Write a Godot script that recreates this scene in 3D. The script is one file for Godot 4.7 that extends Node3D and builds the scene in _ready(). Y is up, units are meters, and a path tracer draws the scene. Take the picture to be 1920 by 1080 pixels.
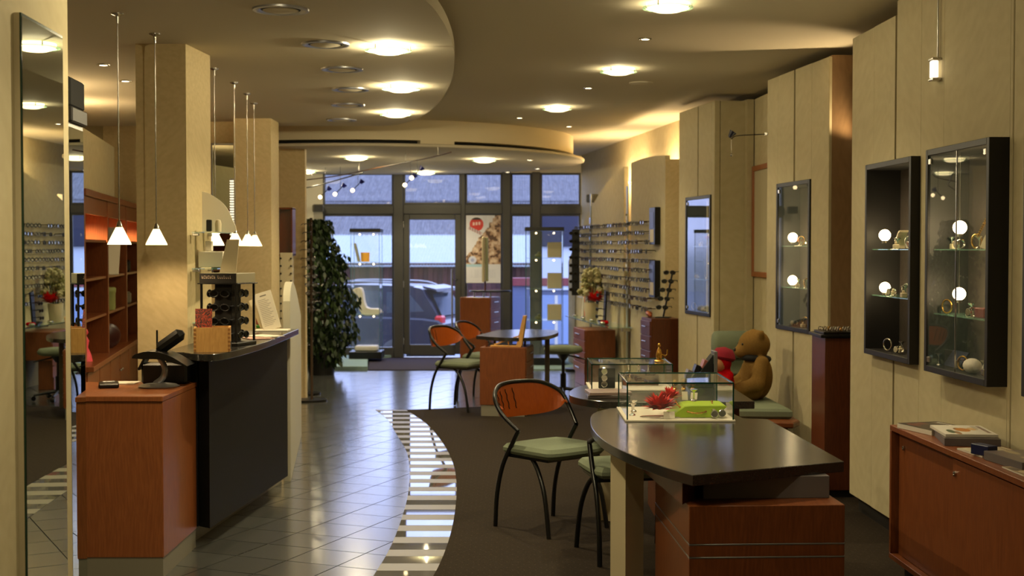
extends Node3D

# ------------------------------------------------------------------ state
var M := {}
var rng := RandomNumberGenerator.new()
var used := {}
const XY := Basis(Vector3(1, 0, 0), Vector3(0, 0, 1), Vector3(0, 1, 0))   # a prism drawn in x,y and pulled along z

# ------------------------------------------------------------------ entry
func _ready() -> void:
	rng.seed = 7
	make_camera()
	make_environment()
	make_materials()
	make_shell()
	make_floor()
	make_ceiling()
	make_window_wall()
	make_wall_panels()
	make_left_side()
	make_counter()
	make_front_desk()
	make_middle_desk()
	make_back_desk()
	make_chairs()
	make_sideboard()
	make_vitrines()
	make_bench()
	make_glasses_wall()
	make_window_displays()
	make_back_left()
	make_lamps()
	make_outside()

func make_camera() -> void:
	var cam := Camera3D.new()
	cam.name = "camera"
	cam.fov = rad_to_deg(2.0 * atan(540.0 / 2500.0))
	cam.position = Vector3(0, 1.6, 0)
	cam.rotation.x = -atan(74.0 / 2500.0)
	cam.near = 0.05
	cam.far = 200.0
	var at := CameraAttributesPhysical.new()       # focused on the foreground desk; the far end of the shop is a little soft
	at.frustum_focal_length = 12.0 * 2500.0 / 540.0
	at.frustum_focus_distance = 6.3
	at.frustum_near = 0.05
	at.frustum_far = 200.0
	at.exposure_aperture = 5.0
	cam.attributes = at
	add_child(cam)
	cam.current = true

func make_environment() -> void:
	var e := Environment.new()
	e.tonemap_mode = Environment.TONE_MAPPER_LINEAR
	e.tonemap_exposure = 1.0
	e.background_mode = Environment.BG_SKY
	e.sdfgi_enabled = true
	e.ssao_enabled = true
	e.ssil_enabled = true
	var sm := ProceduralSkyMaterial.new()        # an overcast winter dusk
	sm.sky_top_color = Color(0.60, 0.66, 0.85)
	sm.sky_horizon_color = Color(0.64, 0.69, 0.88)
	sm.ground_bottom_color = Color(0.30, 0.33, 0.42)
	sm.ground_horizon_color = Color(0.45, 0.50, 0.64)
	sm.sky_energy_multiplier = 2.2
	sm.ground_energy_multiplier = 2.2
	var sky := Sky.new()
	sky.sky_material = sm
	e.sky = sky
	var w := WorldEnvironment.new()
	w.name = "environment"
	w.environment = e
	add_child(w)

# lamp strengths, in one place
const E_DOWN := 2.3         # large recessed lights
const SIDE := 0.195          # share that leaves the large lights sideways
const E_SPOT := 0.45         # small halogen spots
const E_PENDANT := 0.13
const E_COVE := 0.62
const E_BULB := 0.05
const WARM := Color(1.0, 0.87, 0.66)
const SOFT := Color(1.0, 0.925, 0.74)

# ------------------------------------------------------------------ naming
func numbered(n: String) -> String:
	if not used.has(n):
		used[n] = 0
		return n
	used[n] += 1
	return "%s_%03d" % [n, used[n]]

func tag(o: Node, label: String, category: String, group := "", kind := "") -> Node:
	if label != "": o.set_meta("label", label)
	if category != "": o.set_meta("category", category)
	if group != "": o.set_meta("group", group)
	if kind != "": o.set_meta("kind", kind)
	return o

func thing(n: String, label: String, category: String, at := Vector3.ZERO, turn := 0.0, group := "") -> Node3D:
	var o := Node3D.new()
	o.name = numbered(n)
	add_child(o)
	o.position = at
	o.rotation.y = turn
	tag(o, label, category, group)
	return o

func mesh_of(st: SurfaceTool, m: Material) -> ArrayMesh:
	var a := st.commit()
	a.surface_set_material(0, m)
	return a

func part(parent: Node, n: String, st: SurfaceTool, m: Material) -> MeshInstance3D:
	return part_mesh(parent, n, mesh_of(st, m))

func part_mesh(parent: Node, n: String, a: Mesh, xf := Transform3D.IDENTITY) -> MeshInstance3D:
	var o := MeshInstance3D.new()
	o.mesh = a
	o.transform = xf
	o.name = n if parent != self else numbered(n)
	parent.add_child(o, true)
	return o

func solo(n: String, st: SurfaceTool, m: Material, label: String, category: String, group := "") -> MeshInstance3D:
	var o := part(self, n, st, m)
	tag(o, label, category, group)
	return o

func struct_part(n: String, st: SurfaceTool, m: Material) -> MeshInstance3D:
	var o := part(self, n, st, m)
	o.set_meta("kind", "structure")
	return o

func copy_of(src: Node3D, n: String, label: String, at: Vector3, turn: float, group := "") -> Node3D:
	var c := src.duplicate() as Node3D
	c.name = numbered(n)
	add_child(c)
	c.position = at
	c.rotation.y = turn
	if label != "": c.set_meta("label", label)
	if group != "": c.set_meta("group", group)
	return c

# ------------------------------------------------------------------ shapes
func ns() -> SurfaceTool:
	var st := SurfaceTool.new()
	st.begin(Mesh.PRIMITIVE_TRIANGLES)
	return st

func v3(st: SurfaceTool, p: Vector3, n: Vector3, uv := Vector2.ZERO) -> void:
	st.set_normal(n)
	st.set_uv(uv)
	st.add_vertex(p)

func tri(st: SurfaceTool, a: Vector3, b: Vector3, c: Vector3, na: Vector3, nb: Vector3, nc: Vector3, ua := Vector2.ZERO, ub := Vector2.ZERO, uc := Vector2.ZERO) -> void:
	if (b - a).cross(c - a).dot(na + nb + nc) > 0.0:
		v3(st, a, na, ua); v3(st, c, nc, uc); v3(st, b, nb, ub)
	else:
		v3(st, a, na, ua); v3(st, b, nb, ub); v3(st, c, nc, uc)

func flat(st: SurfaceTool, pts: Array, out: Vector3) -> void:      # a convex facet
	var n: Vector3 = (pts[1] - pts[0]).cross(pts[2] - pts[0]).normalized()
	if n.dot(out) < 0.0: n = -n
	for i in range(1, pts.size() - 1):
		tri(st, pts[0], pts[i], pts[i + 1], n, n, n)

func quad_uv(st: SurfaceTool, a: Vector3, b: Vector3, c: Vector3, d: Vector3, out: Vector3) -> void:   # top-left, top-right, bottom-right, bottom-left
	var n := (b - a).cross(c - a).normalized()
	if n.dot(out) < 0.0: n = -n
	tri(st, a, b, c, n, n, n, Vector2(0, 0), Vector2(1, 0), Vector2(1, 1))
	tri(st, a, c, d, n, n, n, Vector2(0, 0), Vector2(1, 1), Vector2(0, 1))

func box(st: SurfaceTool, c: Vector3, s: Vector3, b := 0.0, xf := Transform3D.IDENTITY) -> void:      # chamfered box
	var h := s * 0.5
	b = minf(b, minf(h.x, minf(h.y, h.z)) * 0.9)
	var ax := [Vector3.RIGHT, Vector3.UP, Vector3.BACK]
	for k in 3:
		var u: Vector3 = ax[k]
		var p: Vector3 = ax[(k + 1) % 3]
		var q: Vector3 = ax[(k + 2) % 3]
		for sg in [-1.0, 1.0]:
			var o: Vector3 = u * (h[k] * sg)
			var a: Vector3 = p * (h[(k + 1) % 3] - b)
			var e: Vector3 = q * (h[(k + 2) % 3] - b)
			flat(st, [xf * (c + o - a - e), xf * (c + o + a - e), xf * (c + o + a + e), xf * (c + o - a + e)], xf.basis * (u * sg))
	if b <= 0.0: return
	for k in 3:                       # edges run along axis k
		var u2: Vector3 = ax[k]
		var i1 := (k + 1) % 3
		var i2 := (k + 2) % 3
		var l: Vector3 = u2 * (h[k] - b)
		for s1 in [-1.0, 1.0]:
			for s2 in [-1.0, 1.0]:
				var A: Vector3 = ax[i1] * (h[i1] * s1) + ax[i2] * ((h[i2] - b) * s2)
				var B: Vector3 = ax[i1] * ((h[i1] - b) * s1) + ax[i2] * (h[i2] * s2)
				flat(st, [xf * (c + A - l), xf * (c + A + l), xf * (c + B + l), xf * (c + B - l)], xf.basis * (ax[i1] * s1 + ax[i2] * s2))
	for sx in [-1.0, 1.0]:
		for sy in [-1.0, 1.0]:
			for sz in [-1.0, 1.0]:
				var g := Vector3(sx, sy, sz)
				flat(st, [xf * (c + g * Vector3(h.x, h.y - b, h.z - b)), xf * (c + g * Vector3(h.x - b, h.y, h.z - b)), xf * (c + g * Vector3(h.x - b, h.y - b, h.z))], xf.basis * g)

func bar(st: SurfaceTool, a: Vector3, b: Vector3, w: float, t: float, bev := 0.0) -> void:    # a straight bar, w across (horizontal), t high
	var z := (b - a).normalized()
	var up := Vector3.UP if absf(z.y) < 0.95 else Vector3.BACK
	var x := up.cross(z).normalized()
	var y := z.cross(x)
	box(st, Vector3.ZERO, Vector3(w, t, a.distance_to(b)), bev, Transform3D(Basis(x, y, z), (a + b) * 0.5))

func prism(st: SurfaceTool, pts: PackedVector2Array, y0: float, y1: float, xf := Transform3D.IDENTITY, smooth := false, bev := 0.0) -> void:
	if Geometry2D.is_polygon_clockwise(pts):
		pts = pts.duplicate()
		pts.reverse()
	var n := pts.size()
	var en := PackedVector2Array()
	for i in n:
		var e := (pts[(i + 1) % n] - pts[i]).normalized()
		en.append(Vector2(e.y, -e.x))
	var inner := pts
	if bev > 0.0:
		inner = PackedVector2Array()
		for i in n:
			var m: Vector2 = en[(i + n - 1) % n] + en[i]
			inner.append(pts[i] - m * (bev / maxf(0.3, m.length_squared() * 0.5)))
	var idx := Geometry2D.triangulate_polygon(inner)
	if idx.is_empty():
		inner = pts
		idx = Geometry2D.triangulate_polygon(pts)
	var flip := signf(xf.basis.determinant())
	for k in range(0, idx.size(), 3):
		for side in [[y0, -1.0], [y1, 1.0]]:
			var nn: Vector3 = (xf.basis * Vector3(0, side[1], 0)).normalized()
			var P := []
			for j in 3:
				var q: Vector2 = inner[idx[k + j]]
				P.append(xf * Vector3(q.x, side[0], q.y))
			tri(st, P[0], P[1], P[2], nn, nn, nn)
	for i in n:
		var j := (i + 1) % n
		var na := en[i]
		var nb := en[i]
		if smooth:
			var p := en[(i + n - 1) % n]
			var q2 := en[j]
			if p.dot(en[i]) > 0.8: na = (p + en[i]).normalized()
			if q2.dot(en[i]) > 0.8: nb = (q2 + en[i]).normalized()
		var NA: Vector3 = xf.basis * Vector3(na.x, 0, na.y)
		var NB: Vector3 = xf.basis * Vector3(nb.x, 0, nb.y)
		var lo := y0 + bev
		var hi := y1 - bev
		var a := xf * Vector3(pts[i].x, lo, pts[i].y)
		var b := xf * Vector3(pts[j].x, lo, pts[j].y)
		var c := xf * Vector3(pts[j].x, hi, pts[j].y)
		var d := xf * Vector3(pts[i].x, hi, pts[i].y)
		tri(st, a, b, c, NA, NB, NB)
		tri(st, a, c, d, NA, NB, NA)
		if bev > 0.0:
			for side in [[y0, lo, -1.0], [y1, hi, 1.0]]:
				var S: Vector3 = xf.basis * Vector3(0, side[2], 0)
				var n1 := (NA + S).normalized()
				var n2 := (NB + S).normalized()
				var e := xf * Vector3(inner[i].x, side[0], inner[i].y)
				var f := xf * Vector3(inner[j].x, side[0], inner[j].y)
				var g := xf * Vector3(pts[j].x, side[1], pts[j].y)
				var h := xf * Vector3(pts[i].x, side[1], pts[i].y)
				tri(st, e, f, g, n1, n2, n2)
				tri(st, e, g, h, n1, n2, n1)

func lathe(st: SurfaceTool, prof: Array, seg := 24, xf := Transform3D.IDENTITY) -> void:     # prof: Vector2(radius, height), sharp where two points repeat
	for i in prof.size() - 1:
		var a: Vector2 = prof[i]
		var b: Vector2 = prof[i + 1]
		if a.is_equal_approx(b): continue
		var t := (b - a).normalized()
		var fn := Vector2(t.y, -t.x)
		var na := fn
		var nb := fn
		if i > 0 and not (prof[i - 1] as Vector2).is_equal_approx(a):
			var tp: Vector2 = (a - prof[i - 1]).normalized()
			if tp.dot(t) > 0.6: na = (fn + Vector2(tp.y, -tp.x)).normalized()
		if i < prof.size() - 2 and not (prof[i + 2] as Vector2).is_equal_approx(b):
			var tn: Vector2 = (prof[i + 2] - b).normalized()
			if tn.dot(t) > 0.6: nb = (fn + Vector2(tn.y, -tn.x)).normalized()
		for k in seg:
			var a0 := TAU * k / seg
			var a1 := TAU * (k + 1) / seg
			var d0 := Vector3(cos(a0), 0, sin(a0))
			var d1 := Vector3(cos(a1), 0, sin(a1))
			var p00 := xf * (d0 * a.x + Vector3(0, a.y, 0))
			var p01 := xf * (d1 * a.x + Vector3(0, a.y, 0))
			var p10 := xf * (d0 * b.x + Vector3(0, b.y, 0))
			var p11 := xf * (d1 * b.x + Vector3(0, b.y, 0))
			var n00 := xf.basis * (d0 * na.x + Vector3(0, na.y, 0))
			var n01 := xf.basis * (d1 * na.x + Vector3(0, na.y, 0))
			var n10 := xf.basis * (d0 * nb.x + Vector3(0, nb.y, 0))
			var n11 := xf.basis * (d1 * nb.x + Vector3(0, nb.y, 0))
			if a.x > 1e-5: tri(st, p00, p01, p11, n00, n01, n11)
			if b.x > 1e-5: tri(st, p00, p11, p10, n00, n11, n10)

func disc(st: SurfaceTool, c: Vector3, r: float, h: float, seg := 24) -> void:
	lathe(st, [Vector2(0, 0), Vector2(r, 0), Vector2(r, 0), Vector2(r, h), Vector2(r, h), Vector2(0, h)], seg, Transform3D(Basis(), c))

func tube(st: SurfaceTool, pts: Array, r: float, seg := 8, closed := false, r_end := -1.0) -> void:
	var n := pts.size()
	var rings := []
	var prev := Vector3.ZERO
	for i in n:
		var t: Vector3
		if closed: t = (pts[(i + 1) % n] - pts[(i + n - 1) % n]).normalized()
		elif i == 0: t = (pts[1] - pts[0]).normalized()
		elif i == n - 1: t = (pts[n - 1] - pts[n - 2]).normalized()
		else: t = (pts[i + 1] - pts[i - 1]).normalized()
		if prev == Vector3.ZERO: prev = t.cross(Vector3.UP if absf(t.y) < 0.9 else Vector3.RIGHT).normalized()
		prev = (prev - t * prev.dot(t)).normalized()
		var bn := t.cross(prev)
		var rr := r if r_end < 0.0 else lerpf(r, r_end, float(i) / (n - 1))
		var ring := []
		for k in seg:
			var a := TAU * k / seg
			var d := prev * cos(a) + bn * sin(a)
			ring.append([pts[i] + d * rr, d])
		rings.append(ring)
	for i in (n if closed else n - 1):
		var A: Array = rings[i]
		var B: Array = rings[(i + 1) % n]
		for k in seg:
			var l := (k + 1) % seg
			tri(st, A[k][0], A[l][0], B[l][0], A[k][1], A[l][1], B[l][1])
			tri(st, A[k][0], B[l][0], B[k][0], A[k][1], B[l][1], B[k][1])
	if not closed:
		for e in [0, n - 1]:
			var o: Vector3 = (pts[0] - pts[1]) if e == 0 else (pts[n - 1] - pts[n - 2])
			var P := []
			for k in seg: P.append(rings[e][k][0])
			flat(st, P, o)

func ball(st: SurfaceTool, c: Vector3, r: Vector3, seg := 14, ringn := 9, b := Basis.IDENTITY) -> void:
	for i in ringn:
		for k in seg:
			var q := []
			for e in [[i, k], [i, k + 1], [i + 1, k + 1], [i + 1, k]]:
				var th: float = PI * e[0] / ringn
				var ph: float = TAU * e[1] / seg
				q.append(Vector3(sin(th) * cos(ph), cos(th), sin(th) * sin(ph)))
			var P := []
			var N := []
			for d in q:
				P.append(c + b * (d * r))
				N.append((b * (d / r)).normalized())
			if i > 0: tri(st, P[0], P[1], P[2], N[0], N[1], N[2])
			if i < ringn - 1: tri(st, P[0], P[2], P[3], N[0], N[2], N[3])

func smooth_path(pts: Array, per := 5) -> Array:        # Catmull-Rom through the points
	var out := []
	for i in pts.size() - 1:
		var p0: Vector3 = pts[maxi(i - 1, 0)]
		var p1: Vector3 = pts[i]
		var p2: Vector3 = pts[i + 1]
		var p3: Vector3 = pts[mini(i + 2, pts.size() - 1)]
		for k in per:
			out.append(p1.cubic_interpolate(p2, p0, p3, float(k) / per))
	out.append(pts[-1])
	return out

func smooth2(pts: Array, per := 5) -> PackedVector2Array:
	var a := []
	for p in pts: a.append(Vector3(p.x, 0, p.y))
	var o := PackedVector2Array()
	for p in smooth_path(a, per): o.append(Vector2(p.x, p.z))
	return o

func pv(a: Array) -> PackedVector2Array:       # [x, depth] pairs -> plan polygon in x,z
	var o := PackedVector2Array()
	for p in a: o.append(Vector2(p[0], -p[1]))
	return o

func pxy(a: Array) -> PackedVector2Array:
	var o := PackedVector2Array()
	for p in a: o.append(Vector2(p[0], p[1]))
	return o

func rounded_rect(w: float, h: float, r: float, n := 4) -> PackedVector2Array:
	var o := PackedVector2Array()
	for c in 4:
		var s: Vector2 = [Vector2(1, 1), Vector2(-1, 1), Vector2(-1, -1), Vector2(1, -1)][c]
		for i in n + 1:
			var a := PI * 0.5 * (c + float(i) / n)
			o.append(Vector2(s.x * (w * 0.5 - r), s.y * (h * 0.5 - r)) + Vector2(cos(a), sin(a)) * r)
	return o

# ------------------------------------------------------------------ materials
func mat(c: Color, rough := 0.6, metal := 0.0, spec := 0.5) -> StandardMaterial3D:
	var m := StandardMaterial3D.new()
	m.albedo_color = c
	m.roughness = rough
	m.metallic = metal
	m.metallic_specular = spec
	return m

func glow(c: Color, e: float) -> StandardMaterial3D:
	var m := mat(Color(0.9, 0.9, 0.88), 0.5)
	m.emission_enabled = true
	m.emission = c
	m.emission_energy_multiplier = e
	return m

func pane(c: Color, a := 0.06) -> StandardMaterial3D:
	var m := mat(Color(c.r, c.g, c.b, a), 0.0)
	m.transparency = BaseMaterial3D.TRANSPARENCY_ALPHA
	return m

func noise_tex(size: int, su: float, sv: float, c0: Color, c1: Color, seed_n: int, oct := 4, contrast := 1.0) -> ImageTexture:
	var nz := FastNoiseLite.new()
	nz.seed = seed_n
	nz.noise_type = FastNoiseLite.TYPE_SIMPLEX_SMOOTH
	nz.frequency = 1.0
	nz.fractal_octaves = oct
	var im := Image.create(size, size, false, Image.FORMAT_RGB8)
	for y in size:
		for x in size:
			# wrapped on a torus so that the tile repeats without a seam
			var a := TAU * x / size
			var b := TAU * y / size
			var v := nz.get_noise_3d(cos(a) * su + 11.0 * sin(b) * sv * 0.1, sin(a) * su + cos(b) * sv, sin(b) * sv)
			im.set_pixel(x, y, c0.lerp(c1, clampf(0.5 + v * contrast, 0, 1)))
	return ImageTexture.create_from_image(im)

func textured(tex: Texture2D, scale: float, rough: float, spec := 0.5) -> StandardMaterial3D:
	var m := mat(Color.WHITE, rough, 0.0, spec)
	m.albedo_texture = tex
	m.uv1_triplanar = true
	m.uv1_world_triplanar = true
	m.uv1_scale = Vector3.ONE * scale
	return m

func make_materials() -> void:
	M.wall = textured(noise_tex(128, 3, 3, Color(0.715, 0.665, 0.53), Color(0.75, 0.705, 0.57), 3), 0.6, 0.75, 0.35)
	M.stucco = textured(noise_tex(256, 7, 7, Color(0.77, 0.695, 0.53), Color(0.82, 0.745, 0.58), 5, 5, 0.9), 0.55, 0.8, 0.3)
	M.ceiling = mat(Color(0.78, 0.745, 0.66), 0.9, 0.0, 0.2)
	M.drum = mat(Color(0.86, 0.81, 0.69), 0.85, 0.0, 0.25)
	M.white = mat(Color(0.85, 0.82, 0.75), 0.8, 0.0, 0.3)
	M.wood = textured(noise_tex(256, 9, 0.7, Color(0.42, 0.225, 0.115), Color(0.51, 0.285, 0.15), 9, 4, 0.9), 1.6, 0.32)
	M.wood_dark = textured(noise_tex(256, 9, 0.7, Color(0.33, 0.165, 0.085), Color(0.41, 0.21, 0.11), 12, 4, 0.9), 1.6, 0.35)
	M.wood_light = textured(noise_tex(256, 9, 0.7, Color(0.51, 0.285, 0.15), Color(0.60, 0.35, 0.19), 10, 4, 0.9), 1.6, 0.3)
	M.birch = textured(noise_tex(128, 6, 0.7, Color(0.74, 0.55, 0.30), Color(0.84, 0.65, 0.38), 15, 4, 0.8), 3.0, 0.45)
	M.slate = textured(noise_tex(128, 8, 8, Color(0.06, 0.058, 0.056), Color(0.082, 0.08, 0.078), 21, 3, 0.9), 2.0, 0.5, 0.35)
	M.desk = textured(noise_tex(128, 8, 8, Color(0.15, 0.145, 0.135), Color(0.185, 0.178, 0.168), 22, 3, 0.9), 2.5, 0.2, 0.6)
	M.plinth = mat(Color(0.50, 0.48, 0.42), 0.5)
	M.dark_plinth = mat(Color(0.10, 0.09, 0.085), 0.6)
	M.carpet = textured(carpet_tex(), 1.1, 0.95, 0.15)
	M.mat = textured(noise_tex(128, 14, 14, Color(0.21, 0.195, 0.235), Color(0.28, 0.265, 0.31), 31, 3, 1.0), 2.0, 0.95, 0.1)
	M.podium = textured(noise_tex(128, 14, 14, Color(0.47, 0.56, 0.56), Color(0.54, 0.63, 0.63), 33, 3, 0.8), 2.0, 0.9, 0.2)
	M.grout = mat(Color(0.20, 0.185, 0.16), 0.85)
	M.tile = []
	for i in 4:
		var c: Color = [Color(0.30, 0.305, 0.295), Color(0.32, 0.325, 0.315), Color(0.285, 0.29, 0.28), Color(0.31, 0.312, 0.303)][i]
		M.tile.append(textured(noise_tex(64, 3, 3, c * 0.96, c * 1.03, 40 + i, 3, 0.8), 2.0, 0.2, 0.9))
		M.tile[i].clearcoat_enabled = true
		M.tile[i].clearcoat = 0.6
		M.tile[i].clearcoat_roughness = 0.2
	M.strip_pale = mat(Color(0.50, 0.48, 0.42), 0.4)
	M.strip_polished = mat(Color(0.36, 0.35, 0.34), 0.03, 0.0, 0.9)
	M.black = mat(Color(0.03, 0.03, 0.032), 0.35)
	M.black_matt = mat(Color(0.022, 0.021, 0.02), 0.8)
	M.case_black = mat(Color(0.065, 0.058, 0.055), 0.5)
	M.case_back = textured(noise_tex(128, 4, 4, Color(0.20, 0.175, 0.155), Color(0.25, 0.22, 0.195), 51, 4, 0.9), 1.5, 0.6)
	M.steel = mat(Color(0.72, 0.71, 0.69), 0.25, 1.0)
	M.alu = mat(Color(0.60, 0.60, 0.61), 0.35, 0.8)
	M.gold = mat(Color(0.83, 0.64, 0.30), 0.22, 1.0)
	M.silver = mat(Color(0.86, 0.85, 0.83), 0.16, 1.0)
	M.mirror = mat(Color(0.80, 0.83, 0.80), 0.0, 1.0)
	M.glass_edge = mat(Color(0.05, 0.20, 0.15), 0.15)
	M.glass = pane(Color(0.80, 0.92, 0.88), 0.05)
	M.window_glass = pane(Color(0.86, 0.92, 0.95), 0.04)
	M.shelf_glass = pane(Color(0.55, 0.80, 0.70), 0.22)
	M.frame = mat(Color(0.25, 0.245, 0.235), 0.45)
	M.sage = textured(noise_tex(128, 20, 20, Color(0.44, 0.475, 0.40), Color(0.50, 0.535, 0.45), 61, 3, 0.9), 3.0, 0.9, 0.2)
	M.orange = textured(noise_tex(128, 6, 0.8, Color(0.60, 0.265, 0.06), Color(0.68, 0.32, 0.08), 63, 4, 0.8), 3.0, 0.35)
	M.tube_black = mat(Color(0.035, 0.04, 0.042), 0.32)
	M.red = mat(Color(0.82, 0.09, 0.05), 0.7)
	M.red_knit = textured(noise_tex(64, 14, 14, Color(0.56, 0.03, 0.06), Color(0.74, 0.07, 0.10), 65, 3, 1.0), 8.0, 0.95, 0.1)
	M.lime = mat(Color(0.62, 0.74, 0.10), 0.6)
	M.plush = textured(noise_tex(128, 26, 26, Color(0.43, 0.325, 0.17), Color(0.55, 0.43, 0.24), 67, 4, 1.2), 4.0, 1.0, 0.1)
	M.paper = mat(Color(0.86, 0.83, 0.76), 0.7)
	M.cream = mat(Color(0.78, 0.73, 0.60), 0.6)
	M.return_brown = textured(noise_tex(128, 5, 1, Color(0.50, 0.385, 0.25), Color(0.55, 0.425, 0.285), 91, 4, 0.8), 1.2, 0.6)
	M.groove = mat(Color(0.26, 0.23, 0.20), 0.6)
	M.dark_grey = mat(Color(0.15, 0.145, 0.145), 0.5)
	M.leaf = mat(Color(0.10, 0.17, 0.05), 0.5)
	M.leaf2 = mat(Color(0.16, 0.24, 0.07), 0.5)
	M.bark = mat(Color(0.25, 0.18, 0.11), 0.85)
	M.frames = [mat(Color(0.05, 0.045, 0.045), 0.3), mat(Color(0.20, 0.09, 0.05), 0.3), mat(Color(0.42, 0.40, 0.38), 0.28, 0.8), mat(Color(0.10, 0.05, 0.06), 0.3)]
	M.blossom = mat(Color(0.68, 0.66, 0.50), 0.8)
	M.blossom2 = mat(Color(0.46, 0.45, 0.25), 0.8)
	M.plate = mat(Color(0.90, 0.92, 0.95), 0.06, 1.0)
	M.lamp_glass = glow(Color(1.0, 0.90, 0.66), 4.0)
	M.spot_glow = glow(Color(1.0, 0.92, 0.76), 9.0)
	M.pendant_glow = glow(Color(1.0, 0.88, 0.64), 3.2)
	M.bulb_glow = glow(Color(1.0, 0.88, 0.66), 16.0)
	M.wall_lamp_glow = glow(Color(1.0, 0.93, 0.80), 1.5)
	M.small_bulb = glow(Color(1.0, 0.88, 0.66), 6.0)
	M.tube_glow = glow(Color(1.0, 0.82, 0.50), 1.5)
	M.tower_edge = mat(Color(0.30, 0.45, 0.48), 0.2)
	M.ring_glass = pane(Color(0.75, 0.95, 0.80), 0.35)
	M.joint_dark = mat(Color(0.60, 0.40, 0.19), 0.5)
	M.header_grey = mat(Color(0.60, 0.57, 0.47), 0.5)
	M.lens_dark = mat(Color(0.03, 0.025, 0.025), 0.08)
	M.lens_clear = pane(Color(0.75, 0.78, 0.80), 0.25)
	M.louvre_glow = glow(Color(1.0, 0.96, 0.84), 1.3)

func carpet_tex() -> ImageTexture:
	var im := Image.create(256, 256, false, Image.FORMAT_RGB8)
	var r := RandomNumberGenerator.new()
	r.seed = 99
	for y in 256:
		for x in 256:
			var v := 0.88 + r.randf() * 0.24
			im.set_pixel(x, y, Color(0.205, 0.178, 0.15) * v)
	for gy in 16:
		for gx in 16:
			var ox := gx * 16 + (8 if gy % 2 else 0)
			im.set_pixel(ox % 256, gy * 16 + 3, Color(0.42, 0.36, 0.29))
			im.set_pixel((ox + 1) % 256, gy * 16 + 4, Color(0.36, 0.30, 0.25))
	return ImageTexture.create_from_image(im)

# ------------------------------------------------------------------ the room
const CEIL := 2.95
const SOFFIT := 2.80
const STRIP_L := [[-1.0, 4.2], [-0.84, 4.9], [-0.74, 5.7], [-0.678, 6.47], [-0.65, 7.18], [-0.658, 8.06], [-0.684, 8.77], [-0.742, 9.62], [-0.836, 10.5], [-0.986, 11.4], [-1.179, 12.5], [-1.362, 13.2]]
const STRIP_R := [[-0.75, 4.2], [-0.58, 4.9], [-0.46, 5.7], [-0.383, 6.47], [-0.352, 7.05], [-0.343, 7.74], [-0.359, 8.58], [-0.39, 9.25], [-0.449, 9.99], [-0.572, 10.95], [-0.778, 12.12], [-1.046, 13.17]]

func curve(a: Array) -> PackedVector2Array:
	var q := []
	for p in a: q.append(Vector2(p[0], -p[1]))
	return smooth2(q, 4)

func make_shell() -> void:
	var st := ns()
	box(st, Vector3(-1.1, -0.16, -8.25), Vector3(8.4, 0.3, 22.7))
	var fl := struct_part("floor", st, M.grout)
	fl.set_meta("label", "sub-floor with grout showing between the pale tiles")
	st = ns(); box(st, Vector3(-1.1, 1.5, 3.05), Vector3(8.4, 3.2, 0.1)); struct_part("wall_back", st, M.wall)
	st = ns(); box(st, Vector3(-5.25, 1.5, -8.25), Vector3(0.1, 3.2, 22.7)); struct_part("wall_left", st, M.wall)
	st = ns(); box(st, Vector3(3.05, 1.5, -8.25), Vector3(0.1, 3.2, 22.7)); struct_part("wall_right", st, M.wall)

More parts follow.
